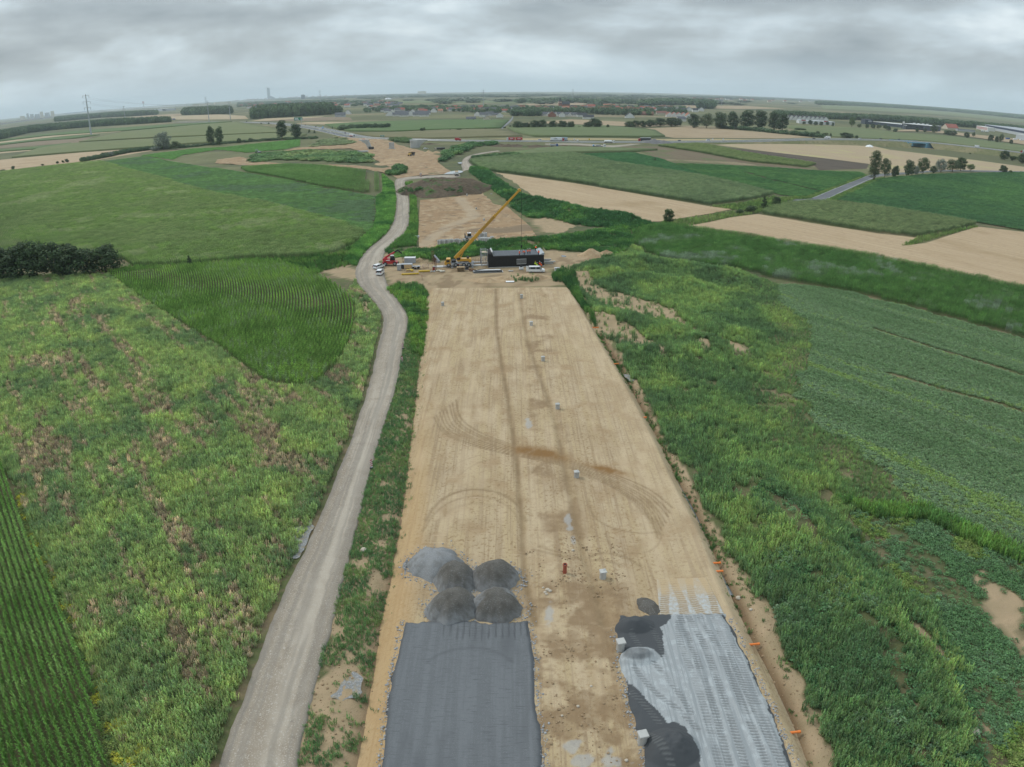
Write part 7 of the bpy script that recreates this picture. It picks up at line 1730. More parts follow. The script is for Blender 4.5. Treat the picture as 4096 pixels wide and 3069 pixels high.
def worker(label, loc, rz, vest, pose='stand', helm=HELM):
    b = 0.0 if pose == 'stand' else (.95 if pose == 'bend' else .25)     # forward bend of the trunk
    kn = .0 if pose != 'kneel' else .42
    hipz = .92 - kn; sh = Vector((math.sin(b) * .52, 0, hipz + math.cos(b) * .52)); nk = sh + Vector((math.sin(b * .8) * .12, 0, math.cos(b * .8) * .12)); hd = nk + Vector((math.sin(b * .6) * .2, 0, math.cos(b * .6) * .2))
    P = [(0, 0, hipz)]; rad = [.15]; E_ = []; sk = [0]
    def add(p, r_, par, s_=0): P.append(tuple(p)); rad.append(r_); sk.append(s_); E_.append((par, len(P) - 1)); return len(P) - 1
    ch = add((sh * .5 + Vector((0, 0, hipz)) * .5), .15, 0); s_ = add(sh, .17, ch); n_ = add(nk, .065, s_, 1); h0 = add(hd - Vector((0, 0, .05)), .085, n_, 1); add(hd + Vector((0, 0, .07)), .08, h0, 1)
    for sy in (-1, 1):
        hp = add((0, sy * .1, hipz - .05), .1, 0)
        kx = .12 if sy > 0 else -.06
        k = add((kx + kn * .5, sy * .12, (hipz - .05) * .52 if not kn else .3), .075, hp); a = add((kx * .5 - kn * .4, sy * .12, .09), .055, k); add((kx * .5 + .16 - kn * .3, sy * .13, .05), .05, a)
        so_ = add(sh + Vector((0, sy * .2, -.02)), .075, s_)
        fw_ = .32 if pose != 'stand' else .1 + .12 * (sy > 0)
        el = add(sh + Vector((fw_ * .6, sy * .25, -.28)), .055, so_); hn = add(sh + Vector((fw_ * 1.3 + .05, sy * .2, -.52)), .042, el, 1); add(sh + Vector((fw_ * 1.3 + .12, sy * .19, -.6)), .035, hn, 1)
    me = bpy.data.meshes.new('person'); me.from_pydata(P, E_, []); me.update(); fattr(me, 'skinmask', sk)
    t = obj('person', me); t.location = loc; t.rotation_euler = (0, 0, rz); tag(t, label, 'person', 'construction workers')
    md = t.modifiers.new('skin', 'SKIN'); md.use_smooth_shade = True
    for v_, r_ in zip(me.skin_vertices[0].data, rad): v_.radius = (r_, r_)
    me.skin_vertices[0].data[0].use_root = True
    t.modifiers.new('sub', 'SUBSURF').levels = 1
    me.materials.append(person_mat('work_clothes', (.018, .022, .032)))
    ax_ = (sh - Vector((0, 0, hipz))).normalized(); fx = Vector((ax_.z, 0, -ax_.x)); o0 = Vector((0, 0, hipz))
    def ring(d, rx, ry): c = o0 + ax_ * d; return [tuple(c + fx * (rx * math.cos(q)) + Vector((0, ry * math.sin(q), 0))) for q in np.linspace(0, 2 * PI, 12, endpoint=False)]
    MB().loft([ring(-.04, .17, .21), ring(.2, .18, .22), ring(.42, .19, .25), ring(.55, .14, .22), ring(.6, .08, .12)], True).build('vest', vest, t, True)
    for sy in (-1, 1):
        sl2 = MB(); fw_ = .32 if pose != 'stand' else .1 + .12 * (sy > 0)
        sl2.cyl(tuple(sh + Vector((0, sy * .2, 0))), tuple(sh + Vector((fw_ * .6, sy * .25, -.28))), .095, .08, 8); sl2.cyl(tuple(sh + Vector((fw_ * .6, sy * .25, -.28))), tuple(sh + Vector((fw_ * 1.2, sy * .205, -.47))), .08, .062, 8)
        sl2.build('sleeve', vest, t)
    hc = hd + Vector((.01, 0, .1))
    MB().loft([[(hc.x + r_ * math.cos(q) * (1.12), hc.y + r_ * math.sin(q), hc.z + z) for q in np.linspace(0, 2 * PI, 12, endpoint=False)] for r_, z in ((.15, -.01), (.125, .0), (.115, .07), (.07, .12), (.02, .135))]).build('helmet', helm, t, True)
    return t
DZ = CHT + .24
def dk(px, py): p = G(px, py, DZ); return (p[0], p[1], DZ)
worker('worker in orange at the left on the culvert deck, guiding the rope', dk(2078, 1024), .3, HV_O)
worker('worker in orange bending down, second from left on the deck', dk(2099, 1020), 2.6, HV_O, 'bend')
worker('worker in orange standing left of the pair on the deck', dk(2111, 1017.5), -.5, HV_O)
worker('worker in orange standing right of the pair on the deck', dk(2120, 1016.5), 3.0, HV_O)
worker('worker in orange bending over the rear edge of the deck', dk(2142, 1003), 1.2, HV_O, 'bend')
worker('worker in orange at the right end of the deck', dk(2155, 1022), -2.0, HV_O)
worker('worker in yellow standing before the right end of the culvert', vloc(2141, 1068), -1.2, HV_Y, helm=HELM_O)
worker('worker in yellow crouching beside the other yellow one', vloc(2147, 1069), 1.0, HV_Y, 'kneel')
worker('worker in orange standing tall at the culvert corner', vloc(2159, 1068), -1.8, HV_O)
worker('worker in orange crouching at the culvert corner', vloc(2166, 1069), 2.2, HV_O, 'kneel')
worker('worker in orange and yellow before the crane wheels', vloc(1834, 1069), -1.4, HV_O, helm=HELM_O)
worker('far worker in orange on the sand between the piers', vloc(1501, 575, .4), .4, HV_O)
# = HEAPS
def heap(name, label, cat, cx, cy_, rx, ry, h, m, rz=0.0, z0=0.0, seed=0, nr_=26, na=64, peaks=1, rough_=.25, flat=0.0, attrs=None, cone=1.25):
    """spoil or gravel heap: angle of repose slopes, uneven outline"""
    rr = np.linspace(0, 1.15, nr_); aa = np.linspace(0, 2 * PI, na, endpoint=False)
    Rr, Aa = np.meshgrid(rr, aa, indexing='ij')
    out_ = 1 + .22 * (fbm(np.cos(Aa) * 2 + 9 + seed, np.sin(Aa) * 2 + 5, 1, 3, 200 + seed) - .5) * 2
    x = Rr * rx * out_ * np.cos(Aa); y = Rr * ry * out_ * np.sin(Aa)
    if peaks == 1: prof = np.where(Rr < 1, 1 - np.clip(Rr, 0, 1) ** 2.3, -.08)
    else:
        prof = np.zeros_like(Rr); lr = np.random.default_rng(seed)
        for k in range(peaks):
            px_, py_ = lr.uniform(-.6, .6) * rx, lr.uniform(-.45, .45) * ry; q = np.hypot((x - px_) / (rx * .52), (y - py_) / (ry * .6)); prof = np.maximum(prof, lr.uniform(.6, 1) * np.clip(1.05 - q, 0, 1))
        prof = np.maximum(prof, .35 * np.clip(1 - Rr, 0, 1)) - .05 * (Rr > 1)
    zz = h * prof * (1 + rough_ * 2 * (fbm(x + seed * 7, y, max(rx, ry) * .35, 4, 210 + seed) - .5)) + h * rough_ * .25 * (fbm(x, y, .5, 3, 220) - .5) * (Rr < 1)
    V = np.stack([x.ravel(), y.ravel(), zz.ravel()], 1); I = np.arange(nr_ * na).reshape(nr_, na); J = np.roll(I, -1, 1)
    F = np.stack([I[:-1], I[1:], J[1:], J[:-1]], -1).reshape(-1, 4)
    me = mesh_np(name, V, F, m, True)
    if attrs: 
        for nm, fn in attrs.items(): fattr(me, nm, fn(V, Rr.ravel(), prof.ravel()))
    o = obj(name, me); o.location = (cx, cy_, z0); o.rotation_euler = (0, 0, rz); return tag(o, label, cat)
grav_d = mat('gravel_dark', (.115, .106, .093), .95, [(9, .54, .70, (.22, .22, .22), 3), (.8, .45, .65, (.092, .084, .072), 4)], (9, 1.0, .1), [('coarse', (.33, .34, .35), .55)], obj_space=True)
grav_l = mat('gravel_pale', (.215, .218, .22), .95, [(10, .5, .7, (.31, .312, .315), 3), (.7, .45, .65, (.18, .178, .172), 4)], (10, .8, .06), obj_space=True)
topsoil = mat('dark_topsoil', (.098, .074, .050), .95, [(.6, .45, .65, (.14, .104, .068), 5), (.15, .5, .66, (.088, .068, .05), 5), (.1, .56, .64, (.075, .11, .04), 6)], (1.2, 1.0, .7))
sandh = mat('sand_heap', (.36, .255, .15), .95, [(.6, .45, .65, (.42, .31, .19), 5), (.2, .5, .7, (.27, .185, .105), 4)], (1.5, .9, .3))
def Z6(a, b): return (1400 + .6452 * a, 2000 + .6452 * b)
foot_c = lambda V, r_, p: np.clip(sstep(.55, 1.0, r_) * (.25 + 1.3 * vnoise(V[:, 0] * 6, V[:, 1] * 6, 5)), 0, 1)
top_c = lambda V, r_, p: np.clip((sstep(.3, .7, r_) * (V[:, 1] > .1) + sstep(.7, 1, r_) * .6) * (.25 + 1.3 * vnoise(V[:, 0] * 6, V[:, 1] * 6, 6)), 0, 1)
for k, (a, b, rx, ry, h, m, ff, lb) in enumerate(((520, 400, 3.1, 2.6, 1.35, grav_l, None, 'pale grey gravel heap furthest left and back of the five'), (655, 500, 2.6, 2.2, 1.75, grav_d, foot_c, 'dark gravel heap in the back row left of the two dark ones'), (898, 492, 2.8, 2.2, 1.75, grav_d, foot_c, 'dark gravel heap in the back row on the right'), (650, 675, 2.8, 2.2, 1.75, grav_d, foot_c, 'brownish gravel heap in the front row on the left'), (902, 670, 2.8, 2.2, 1.65, grav_d, top_c, 'gravel heap with a pale stony top in the front row on the right'))):
    x, y = G(*Z6(a, b), PLZ); heap('gravel_heap', lb, 'gravel heap', x, y, rx * 1.16, ry * 1.36, h * 1.4, m, .1 * k, PLZ - .02, k, peaks=1, rough_=.09, flat=.10, attrs={'coarse': ff} if ff else None)['group'] = 'gravel heaps before the dark stone base'
heap('gravel_heap', 'small half heap of brown gravel at the tip of the pale stone strip', 'gravel heap', *G(*zt(455, 660), PLZ), 1.3, 1.9, .55, grav_d, .4, PLZ - .02, 9, rough_=.1)
heap('sand_heap', 'broad sand heap with lumpy top right of the culvert', 'sand heap', *G(2412, 1022), 8.6, 5.5, 2.6, sandh, -.1, 0, 11, peaks=5, rough_=.35)
heap('soil_heap', 'brown earth heap behind the weeds beside the white van', 'soil heap', *G(2135, 1110), 6.5, 3.6, 1.5, sandh, 0, 0, 12, peaks=3, rough_=.25)
heap('soil_heap', 'low sandy ramp heap at the top of the formation', 'soil heap', *G(1975, 1120), 7.5, 3.4, 1.2, sandh, 0, 0, 13, peaks=2, rough_=.2)
heap('soil_heap', 'small sand heap beside the grey container', 'soil heap', *G(1676, 1046), 1.8, 1.5, 1.2, sandh, 0, 0, 14)
heap('soil_heap', 'dark soil heap in the weeds right of the sand heap', 'soil heap', *G(2395, 1046), 2.8, 2.2, 1.1, topsoil, 0, 0, 15)
heap('topsoil_heap', 'big flat topped dark topsoil heap below the junction', 'soil heap', *G(1778, 764), 30, 28, 7.0, topsoil, -.05, 0, 16, 44, 120, 1, .45)
_q = rng.uniform(0, 2 * PI, 130); _r = 26 * np.sqrt(rng.random(130)); _x = G(1778, 766)[0] + _r * np.cos(_q); _y = G(1778, 766)[1] - 6 + .7 * _r * np.sin(_q); _k = fbm(_x, _y, 9, 2, 31) > .47
_x, _y = _x[_k], _y[_k]; n = len(_x)
scatter('heap_weeds', np.stack([_x, _y, np.full(n, 1.0) + 4.0 * np.clip(1 - np.hypot(_x - G(1778, 766)[0], _y - G(1778, 766)[1]) / 30, 0, 1)], 1), rng.uniform(0, 6, n), rng.uniform(.7, 1.6, n), tints(n, [(.05, .10, .035), (.07, .12, .04)], (1, 1), _x, _y, 8, 5), SHRUBBY, 'green weed clumps growing on the big topsoil heap', 'weeds')
for k, (a, b, rx, ry, h, m, lb) in enumerate(((1960, 577, 12, 9, 3.2, topsoil, 'dark soil heap below the red road train, left one'), (2040, 586, 20, 9, 2.6, topsoil, 'dark soil heap below the red road train, right one'), (2130, 588, 24, 9, 2.4, topsoil, 'long dark soil heap left of the blue tipper'), (2290, 586, 22, 6, 1.4, topsoil, 'low dark soil heap right of the blue tipper'), (1690, 578, 18, 6, 1.6, topsoil, 'dark soil heap right of the right concrete pier'), (1725, 612, 8, 7, 2.4, sandh, 'pointed sand heap right of the dump truck in the sand'), (1600, 640, 16, 12, 2.2, sandh, 'ridged sand heap left below the dump truck'), (1560, 655, 12, 12, 2.0, sandh, 'rutted sand mound before the piers'))):
    heap('soil_heap', lb, 'soil heap', *G(a, b), rx, ry, h, m, 0, .1, 20 + k, peaks=4, rough_=.3)
heap('gravel_heap', 'long grey gravel heap beside the motorway', 'gravel heap', *G(2608, 574), 26, 9, 5.2, mat('gravel_grey', (.16, .155, .155), .95, [(.5, .45, .65, (.20, .195, .19), 4)]), 0, 0, 30, peaks=7, rough_=.3)
heap('white_heap', 'small white lime heap on the stubble below the bridge', 'heap', *G(3477, 588), 6, 5, 2.6, P_WHITE, 0, 0, 31, rough_=.15)
# bridge piers of the new crossing
t = thing('bridge_abutment', 'pale concrete abutment with winged side, rightmost of the three piers', 'pier', vloc(1658, 592), .25)
MB().box((0, 0, 3.9), (8.5, 3.4, 7.8)).build('wall', concrete, t); MB().prism([(4.2, 8.0), (14, 8.0), (14, 7.0), (10, 5.8), (6.5, 2.6), (5.6, .2), (4.2, .2)], -.2, 1.2).build('wing_wall', concrete, t); MB().box((2.5, 1.2, 8.15), (14, 2.2, .6)).build('beam_seat', concrete_w, t)
t = thing('bridge_pier', 'slim upright concrete slab pier between the two abutments', 'pier', vloc(1567, 597), -.35)
MB().box((0, 0, 3.4), (5.6, .9, 6.8)).build('slab', concrete, t); MB().box((0, 0, .3), (8.4, 2.6, .8)).build('footing', concrete, t)
t = thing('bridge_abutment', 'slanting concrete wing wall, leftmost of the three piers', 'pier', vloc(1462, 598), -.5)
MB().prism([(-9, 9.5), (4.5, 9.5), (7.5, 3.5), (7.5, 0), (4.5, 0), (1, 5.5), (-5, 8.6)], -.6, .6).build('wing_wall', concrete, t); MB().box((-3, 2.0, 9.3), (12, 3.4, .9)).build('beam_seat', P_GREY, t); MB().box((7.8, 0, 1.4), (4.5, 3, 2.8)).build('footing_block', P_DARK, t)
simple('concrete_beam', 'long pale precast beam lying left of the left pier', 'beam', 1449, 609, .1, [('beam', (0, 0, .9), (12, 1.4, 1.2), concrete_w), ('bearer', (-4, 0, .2), (.6, 1.6, .4), timber), ('bearer', (4, 0, .2), (.6, 1.6, .4), timber)], .3)
t = simple('portable_toilet', 'narrow pink brown portable toilet by the junction', 'toilet', 1683, 707, .1, [('cabin', (0, 0, 1.2), (1.5, 1.3, 2.3), mat('toilet_brown', (.36, .22, .17), .6)), ('roof', (0, 0, 2.4), (1.6, 1.4, .14), concrete_w), ('door', (-.1, -.66, 1.15), (1.0, .03, 1.9), mat('toilet_door', (.45, .36, .32), .6))], .2)
# puddles
wat = mat('puddle_water', (.16, .17, .17), .04, spec=.8)
for pts, nm in (([(1775, 700), (1800, 690), (1840, 686), (1852, 692), (1830, 697), (1800, 700)], 'a'), ([(1830, 654), (1845, 652), (1848, 657), (1836, 658)], 'b'), ([(2245, 1022), (2262, 1024), (2264, 1029), (2248, 1029)], 'c'), ([(2290, 585), (2320, 584), (2322, 587), (2295, 588)], 'd')):
    o = region('puddle', smooth(GP(pts + pts[:1]), 4)[:-1], .62 if nm in 'ab' else .12, wat, None, 'structure')
def water_strip():
    k = (ditchR[:, 1] > 70) & (ditchR[:, 1] < 125); c = ditchR[k]; c = c[np.argsort(c[:, 1])]
    strip('ditch_water', c - np.array([.28, 0]), c + np.array([.28, 0]), 3, wat, lambda x, y: -.48, skirt=.1, crown=0)
water_strip()
# = SMALL THINGS ON THE FORMATION
def manhole(px, py, s, label, z=PLZ, cover=True):
    t = thing('manhole_shaft', label, 'manhole', vloc(px, py, z - .05), .2, 'drain shafts in the median', s)
    n = 16; rg = lambda r_, z_: [(r_ * math.cos(2 * PI * i / n), r_ * math.sin(2 * PI * i / n), z_) for i in range(n)]
    MB().loft([rg(.36, 0), rg(.36, .75), rg(.39, .78), rg(.39, .9)]).build('shaft', concrete, t)
    if cover: MB().box((0, 0, .95), (.72, .72, .10), bev=.03).build('cover', concrete, t); MB().box((.18, .1, 1.02), (.25, .12, .05)).build('handle', P_GREY, t)
    else: MB().box((0, 0, .98), (.75, .75, .18), bev=.03).build('cover', concrete, t)
for a, b, s, lb in ((2411, 2313, 1.15, 'grey manhole shaft with a pale cap right of the red pipe'), (2306, 1910, 1.1, 'grey manhole shaft beyond the brown stain'), (2230, 1636, 1.1, 'small grey manhole shaft in mid formation'), (2172, 1445, 1.1, 'small grey manhole shaft further up the median'), (2125, 1303, 1.1, 'small grey manhole shaft near the top of the formation'), (2086, 1193, 1.1, 'tiny grey manhole shaft at the top end of the median'), (1771, 1224, 1.1, 'tiny grey shaft alone on the left carriageway')): manhole(a, b, s, lb)
for a, b, lb in ((2481, 2600, 'white capped concrete shaft at the left edge of the pale stone strip'), (2568, 2972, 'white concrete shaft with a rusty cap near the bottom edge')): manhole(a, b, 1.25, lb, cover=False)
for a, b, lb in ((1868, 784, 'tiny pale shaft on the upper formation, left'), (1966, 783, 'tiny pale shaft at the right rim of the upper formation'), (1905, 839, 'tiny pale shaft in the middle of the upper formation'), (1936, 884, 'tiny pale shaft lower on the upper formation')): manhole(a, b, 1.1, lb, .4)
clay = mat('clay_pipe_red', (.33, .095, .06), .7); orange = mat('orange_pipe', (.72, .20, .045), .5)
x, y = G(2259, 2292, PLZ)
t = thing('standpipe', 'upright brick red pipe standing in the median', 'pipe', (x, y, PLZ - .1), 0)
n = 16; rg = lambda r_, z_: [(r_ * math.cos(2 * PI * i / n), r_ * math.sin(2 * PI * i / n), z_) for i in range(n)]
MB().loft([rg(.24, 0), rg(.24, 1.15), rg(.29, 1.17), rg(.29, 1.45), rg(.22, 1.45), rg(.22, 1.1)]).build('pipe', clay, t); MB().cyl((0, 0, 1.0), (0, 0, 1.3), .215, .215, 14).build('bore', P_DARK, t)
def drain(px, py, label, s=1.0, rz=0.05):
    x, y = G(px, py, .25); t = thing('drain_outlet', label, 'pipe', (x, y, .15), rz, 'orange drain outlets')
    n = 12; rg = lambda x_, r_: [(x_, r_ * math.cos(2 * PI * i / n), r_ * math.sin(2 * PI * i / n)) for i in range(n)]
    MB().loft([rg(-.75 * s, .13), rg(.55 * s, .13), rg(.56 * s, .15), rg(.75 * s, .15)]).build('pipe', orange, t); MB().cyl((.74 * s, 0, 0), (.755 * s, 0, 0), .12, .12, 12).build('mouth', P_DARK, t)
for a, b, lb in ((2861, 2250, 'orange drain pipe, upper one of a close pair over the right ditch'), (2870, 2283, 'orange drain pipe, lower one of a close pair over the right ditch'), (3013, 2575, 'orange drain pipe beside the pale stone strip'), (3174, 2927, 'orange drain pipe nearest the bottom edge'), (2570, 1668, 'orange drain pipe half way up the right ditch'), (2462, 1454, 'orange drain pipe in the upper right ditch'), (2378, 1309, 'orange drain pipe near the top of the right ditch'), (1716, 1237, 'orange drain pipe at the left edge of the formation'), (1685, 910, 'orange drain pipe by the upper formation')): drain(a, b, lb, 1.0 if b > 1400 else 1.4)
# warning beacons
stripe = None
def beacon(px, py, label, s=1.0):
    x, y = G(px, py, .2); t = thing('warning_beacon', label, 'beacon', (x, y, .18), .15, 'red and white beacons on the gravel road', s)
    MB().box((0, 0, .06), (.55, .4, .12), bev=.03).build('foot', P_BLACK, t); MB().box((0, 0, .75), (.32, .05, 1.2)).build('board', P_WHITE, t)
    for k in range(4):
        z = .3 + k * .3; MB().add([(-.16, -.03, z), (.16, -.03, z + .12), (.16, -.03, z + .27), (-.16, -.03, z + .15), (-.16, -.027, z), (.16, -.027, z + .12), (.16, -.027, z + .27), (-.16, -.027, z + .15)], [(0, 1, 2, 3), (7, 6, 5, 4)]).build('red_stripe', P_RED, t)
for a, b, lb, s in ((1487, 1873, 'nearest red and white beacon at the edge of the gravel road', 1.1), (1609, 1452, 'second red and white beacon up the gravel road', 1.1), (1612, 1395, 'third small red and white beacon up the gravel road', 1.0), (1633, 917, 'far red and white beacon beside the upper gravel road', 1.2)): beacon(a, b, lb, s)
# stones
stone_m = mat('field_stone', (.44, .38, .30), .9, [(3, .45, .65, (.54, .49, .42), 4), (8, .5, .7, (.34, .29, .23), 3)], obj_space=True)
def stone(px, py, r_, label, z=0.0, group='loose stones'):
    x, y = G(px, py, z); bm = bmesh.new(); bmesh.ops.create_icosphere(bm, subdivisions=2, radius=r_)
    sd = random.random() * 50
    for v in bm.verts:
        k = .75 + .5 * float(fbm(np.array([v.co.x / r_ + sd]), np.array([v.co.y / r_ + v.co.z / r_ * 1.7]), .9, 2, 3)[0]); v.co = Vector((v.co.x * k * 1.15, v.co.y * k, v.co.z * k * .75))
    me = bpy.data.meshes.new('stone'); bm.to_mesh(me); bm.free(); me.materials.append(stone_m)
    for p in me.polygons: p.use_smooth = True
    o = obj('stone', me); o.location = (x, y, (float(H(x, y)) if z == 0 else z) + r_ * .3); return tag(o, label, 'stone', group)
stone(1456, 2205, .42, 'pale boulder on the verge beside the gravel road')
stone(3271, 2771, .45, 'pale boulder in the weeds near the right ditch'); stone(3887, 2946, .55, 'large pale boulder at lower right'); stone(2813, 2196, .35, 'brown stone at the edge of the formation above the pair of pipes')
for k, (a, b, r_) in enumerate(((2190, 2362, .26), (2180, 2371, .2), (2199, 2366, .22), (2186, 2378, .17), (2172, 2352, .15))): stone(a, b, r_, ['largest of five pale stones in the median', 'left stone of five in the median', 'right stone of five in the median', 'front stone of five in the median', 'back stone of five in the median'][k], PLZ)
for k, (a, b, r_) in enumerate(((2292, 2203, .2), (2312, 2826, .16), (2365, 2746, .14), (2248, 2864, .12), (2505, 3043, .16), (2645, 1855, .28), (2620, 1620, .3), (2540, 1585, .25), (2955, 2384, .3), (3003, 2442, .2))):
    stone(a, b, r_, ['small pale stone behind the red pipe', 'small round stone low in the median', 'small pinkish stone between the two stone areas', 'pebble beside the dark stone base', 'small stone near the bottom edge in the median', 'flat pale stone at the right rim of the formation', 'pale stone in the upper right ditch', 'pale stone high in the upper right ditch', 'stone in the right ditch beside the smeared stone', 'small stone in the ditch right of the smeared stone'][k], PLZ if b > 2700 or a < 2400 else 0)
# slab of grey stone spilt beside the haul road
rub = mat('spilt_grey_stone', (.205, .205, .20), .95, [(5, .45, .65, (.31, .31, .305), 3), (1.1, .48, .62, (.26, .225, .165), 4)], (6, .8, .1))
region('gravel_spill', smooth(GP([(1325, 2800), (1400, 2698), (1448, 2712), (1440, 2780), (1390, 2805), (1325, 2800)]), 4)[:-1], .24, rub, .4, 'structure', rough(.3, .8), jag=.13)
region('gravel_spill', smooth(GP([(1150, 2225), (1175, 2120), (1210, 2085), (1255, 2085), (1235, 2160), (1195, 2235), (1150, 2225)]), 4)[:-1], .18, rub, .5, 'structure', rough(.35, 1.0), jag=.15)
region('rubble_patch', GP([(2490, 1500), (2530, 1495), (2555, 1520), (2520, 1530)]), .12, rub, .5, 'structure', rough(.3, .8), jag=.12)
# ================================================================ BUILDINGS
W_WHITE = mat('render_white', (.66, .65, .62), .85, [(.3, .45, .7, (.60, .59, .56), 4)]); W_CREAM = mat('render_cream', (.55, .48, .38), .85); W_BRICK = mat('brick_wall', (.27, .12, .085), .9, [(1, .45, .65, (.32, .16, .11), 4)]); W_GREY = mat('render_grey', (.40, .41, .42), .85)
R_RED = mat('roof_red', (.27, .085, .062), .85, [(.5, .45, .65, (.32, .12, .085), 4)]); R_ORG = mat('roof_orange', (.37, .155, .095), .85); R_GREY = mat('roof_grey', (.095, .10, .11), .8, [(.5, .45, .65, (.12, .125, .135), 4)]); R_DARK = mat('roof_dark', (.05, .053, .06), .8); R_BRN = mat('roof_brown', (.20, .10, .075), .85)
_hm = {}
def house(px, py, wm, dm, hm, rz, wall, roof, label=None, group=None, pitch=.75, gable_front=False, win=True, name='house', cat='house'):
    x, y = G(px, py); t = thing(name, label, cat, (x, y, 0), rz + (PI / 2 if gable_front else 0), group)
    if gable_front: wm, dm = dm, wm
    key = (round(wm, 1), round(dm, 1), round(hm, 1), wall.name, roof.name, pitch, win)
    if key not in _hm:
        rh = dm / 2 * pitch
        wl = MB().prism([(-dm / 2, 0), (dm / 2, 0), (dm / 2, hm), (0, hm + rh), (-dm / 2, hm)], -wm / 2, wm / 2, axis='x').mesh('wall', wall)
        q = dm / 2 + .5; e = .5 * pitch
        rf = MB().prism([(-q, hm - e), (0, hm + rh), (q, hm - e), (q, hm - e + .3), (0, hm + rh + .32), (-q, hm - e + .3)], -wm / 2 - .4, wm / 2 + .4, axis='x').mesh('roof', roof)
        chm = MB().box((wm * .2, dm * .1, hm + rh + .3), (.7, .7, 1.6)).mesh('chimney', W_BRICK)
        wn_ = MB().box((0, 0, 0), (1.3, .12, 1.4)).mesh('window', GLASS)
        _hm[key] = (wl, rf, chm, wn_)
    wl, rf, chm, wn_ = _hm[key]
    obj('wall', wl, t); r_ = obj('roof', rf, t); obj('chimney', chm, r_)
    if win:
        for k in range(2):
            for s in (-1, 1):
                o = obj('window', wn_, t); o.location = (wm * (.25 if k else -.25), s * (dm / 2), hm * .5)
    return t
V1 = 'village houses'
# houses one can tell apart
for a, b, w_, d, h, rz, wl, rf, lb, gf in [
    (1884, 481, 19, 9, 3.2, .05, W_GREY, R_GREY, 'low bungalow with grey roof alone at the village edge', False), (1948, 482, 13, 11, 4.0, .1, W_CREAM, R_GREY, 'cream gabled house right of the low grey bungalow', True),
    (1909, 465, 14, 12, 5, .1, W_WHITE, R_GREY, 'white gabled house left of the grey roofed pair', True), (1934, 468, 17, 12, 5, 0, W_WHITE, R_GREY, 'white house with wide grey roof, left of a pair', False), (1959, 463, 18, 11, 5, 0, W_GREY, R_GREY, 'grey roofed house, right of a pair', False), (1999, 470, 14, 11, 5, .1, W_WHITE, R_DARK, 'white house with dark roof beside the village lane', True), (1981, 467, 12, 10, 4.5, 0, W_CREAM, R_GREY, 'cream house behind the dark roofed one by the lane', False),
    (1735, 450, 17, 12, 5, .05, W_WHITE, R_GREY, 'white house with steep roof in the village middle', True), (1762, 449, 13, 10, 4.5, 0, W_CREAM, R_ORG, 'small house with orange roof in the village middle', False), (1695, 450, 20, 11, 4.5, 0, W_CREAM, R_RED, 'long red roofed house left of the white steep one', False), (1551, 450, 22, 12, 5, .1, W_WHITE, R_GREY, 'white house with grey roof furthest left in the village', False), (1930, 449, 18, 11, 4.5, 0, W_CREAM, R_RED, 'red roofed house above the grey roofed pair', False), (2015, 449, 20, 10, 4.5, 0, W_WHITE, R_RED, 'white house with red roof left of the dense village trees', False), (1807, 445, 18, 12, 5, .1, W_WHITE, R_GREY, 'white grey roofed house behind the orange roof', False),
    (2208, 468, 17, 12, 5, 0, W_BRICK, R_BRN, 'unfinished brick house before the grey row', True), (2248, 468, 12, 11, 6, 0, W_WHITE, R_GREY, 'tall white gabled house in the grey row', True), (2328, 468, 22, 12, 4.5, 0, W_WHITE, R_DARK, 'white house with dark roof, back one of two', False), (2353, 476, 22, 11, 4.2, 0, W_WHITE, R_DARK, 'white house with dark roof, front one of two', False), (2518, 472, 19, 11, 4, .05, W_WHITE, R_DARK, 'white house with dark hipped roof below the red roofs', True), (2263, 443, 20, 16, 6, .1, W_CREAM, R_ORG, 'house with bright orange roof right of the church', False), (2364, 437, 24, 15, 9, .05, W_WHITE, R_RED, 'big white villa with red roof', False), (2436, 430, 40, 15, 6, .05, W_CREAM, R_ORG, 'long orange roofed building on the skyline', False), (2415, 441, 34, 14, 5, 0, W_CREAM, R_RED, 'long red roofed barn below the orange one', False), (2538, 447, 30, 17, 4.5, .1, W_CREAM, R_RED, 'big bright red hipped roof in the village', False), (2581, 440, 36, 14, 5, 0, W_CREAM, R_RED, 'long red roofed barn left of the grey terrace', False), (2585, 461, 34, 12, 4, 0, W_BRICK, R_BRN, 'long low brown roofed barn', False), (2646, 458, 28, 12, 4, 0, W_CREAM, R_BRN, 'brown roofed barn left of the white gables', False), (2753, 473, 14, 12, 5.5, 0, W_WHITE, R_ORG, 'white house with orange roof at the wood edge', True), (2724, 485, 17, 12, 4.5, .1, W_WHITE, R_GREY, 'white house with grey roof nearest the big wood', False), (1362, 468, 26, 14, 5.5, .1, W_GREY, R_GREY, 'grey house right of the large wood', False), (1392, 457, 18, 12, 5, .1, W_WHITE, R_GREY, 'white gabled house behind the grey one', True), (1479, 441, 16, 12, 5, 0, W_WHITE, R_GREY, 'lone white house left of the village', True), (3800, 517, 34, 24, 4, .1, W_CREAM, R_RED, 'low red pyramid roof at far right', False)]:
    house(a, b, w_, d, h, rz, wl, rf, lb, V1, gable_front=gf)
for k in range(10): house(2165 + k * 14.5 + (k % 3), 463 + k * .3, 13, 12, 4, .05, W_WHITE, R_GREY, 'grey roofed house in the long new row below the church', 'grey roofed row below the church', gable_front=k % 2 == 0)
for k in range(12): house(1562 + (k % 6) * 27 + (k // 6) * 8, 464 - (k // 6) * 8 + (k % 3), 22, 13, 4, .1, W_WHITE, R_GREY, 'grey roofed house of the dense new estate at the village edge', 'grey roofed new estate', gable_front=k % 3 == 0)
for k in range(5): house(2676 + k * 19, 467 + k * .6, 15, 13, 5, 0, W_WHITE, R_RED, 'white gabled house with red roof in the row of five', 'row of five red roofs', gable_front=True)
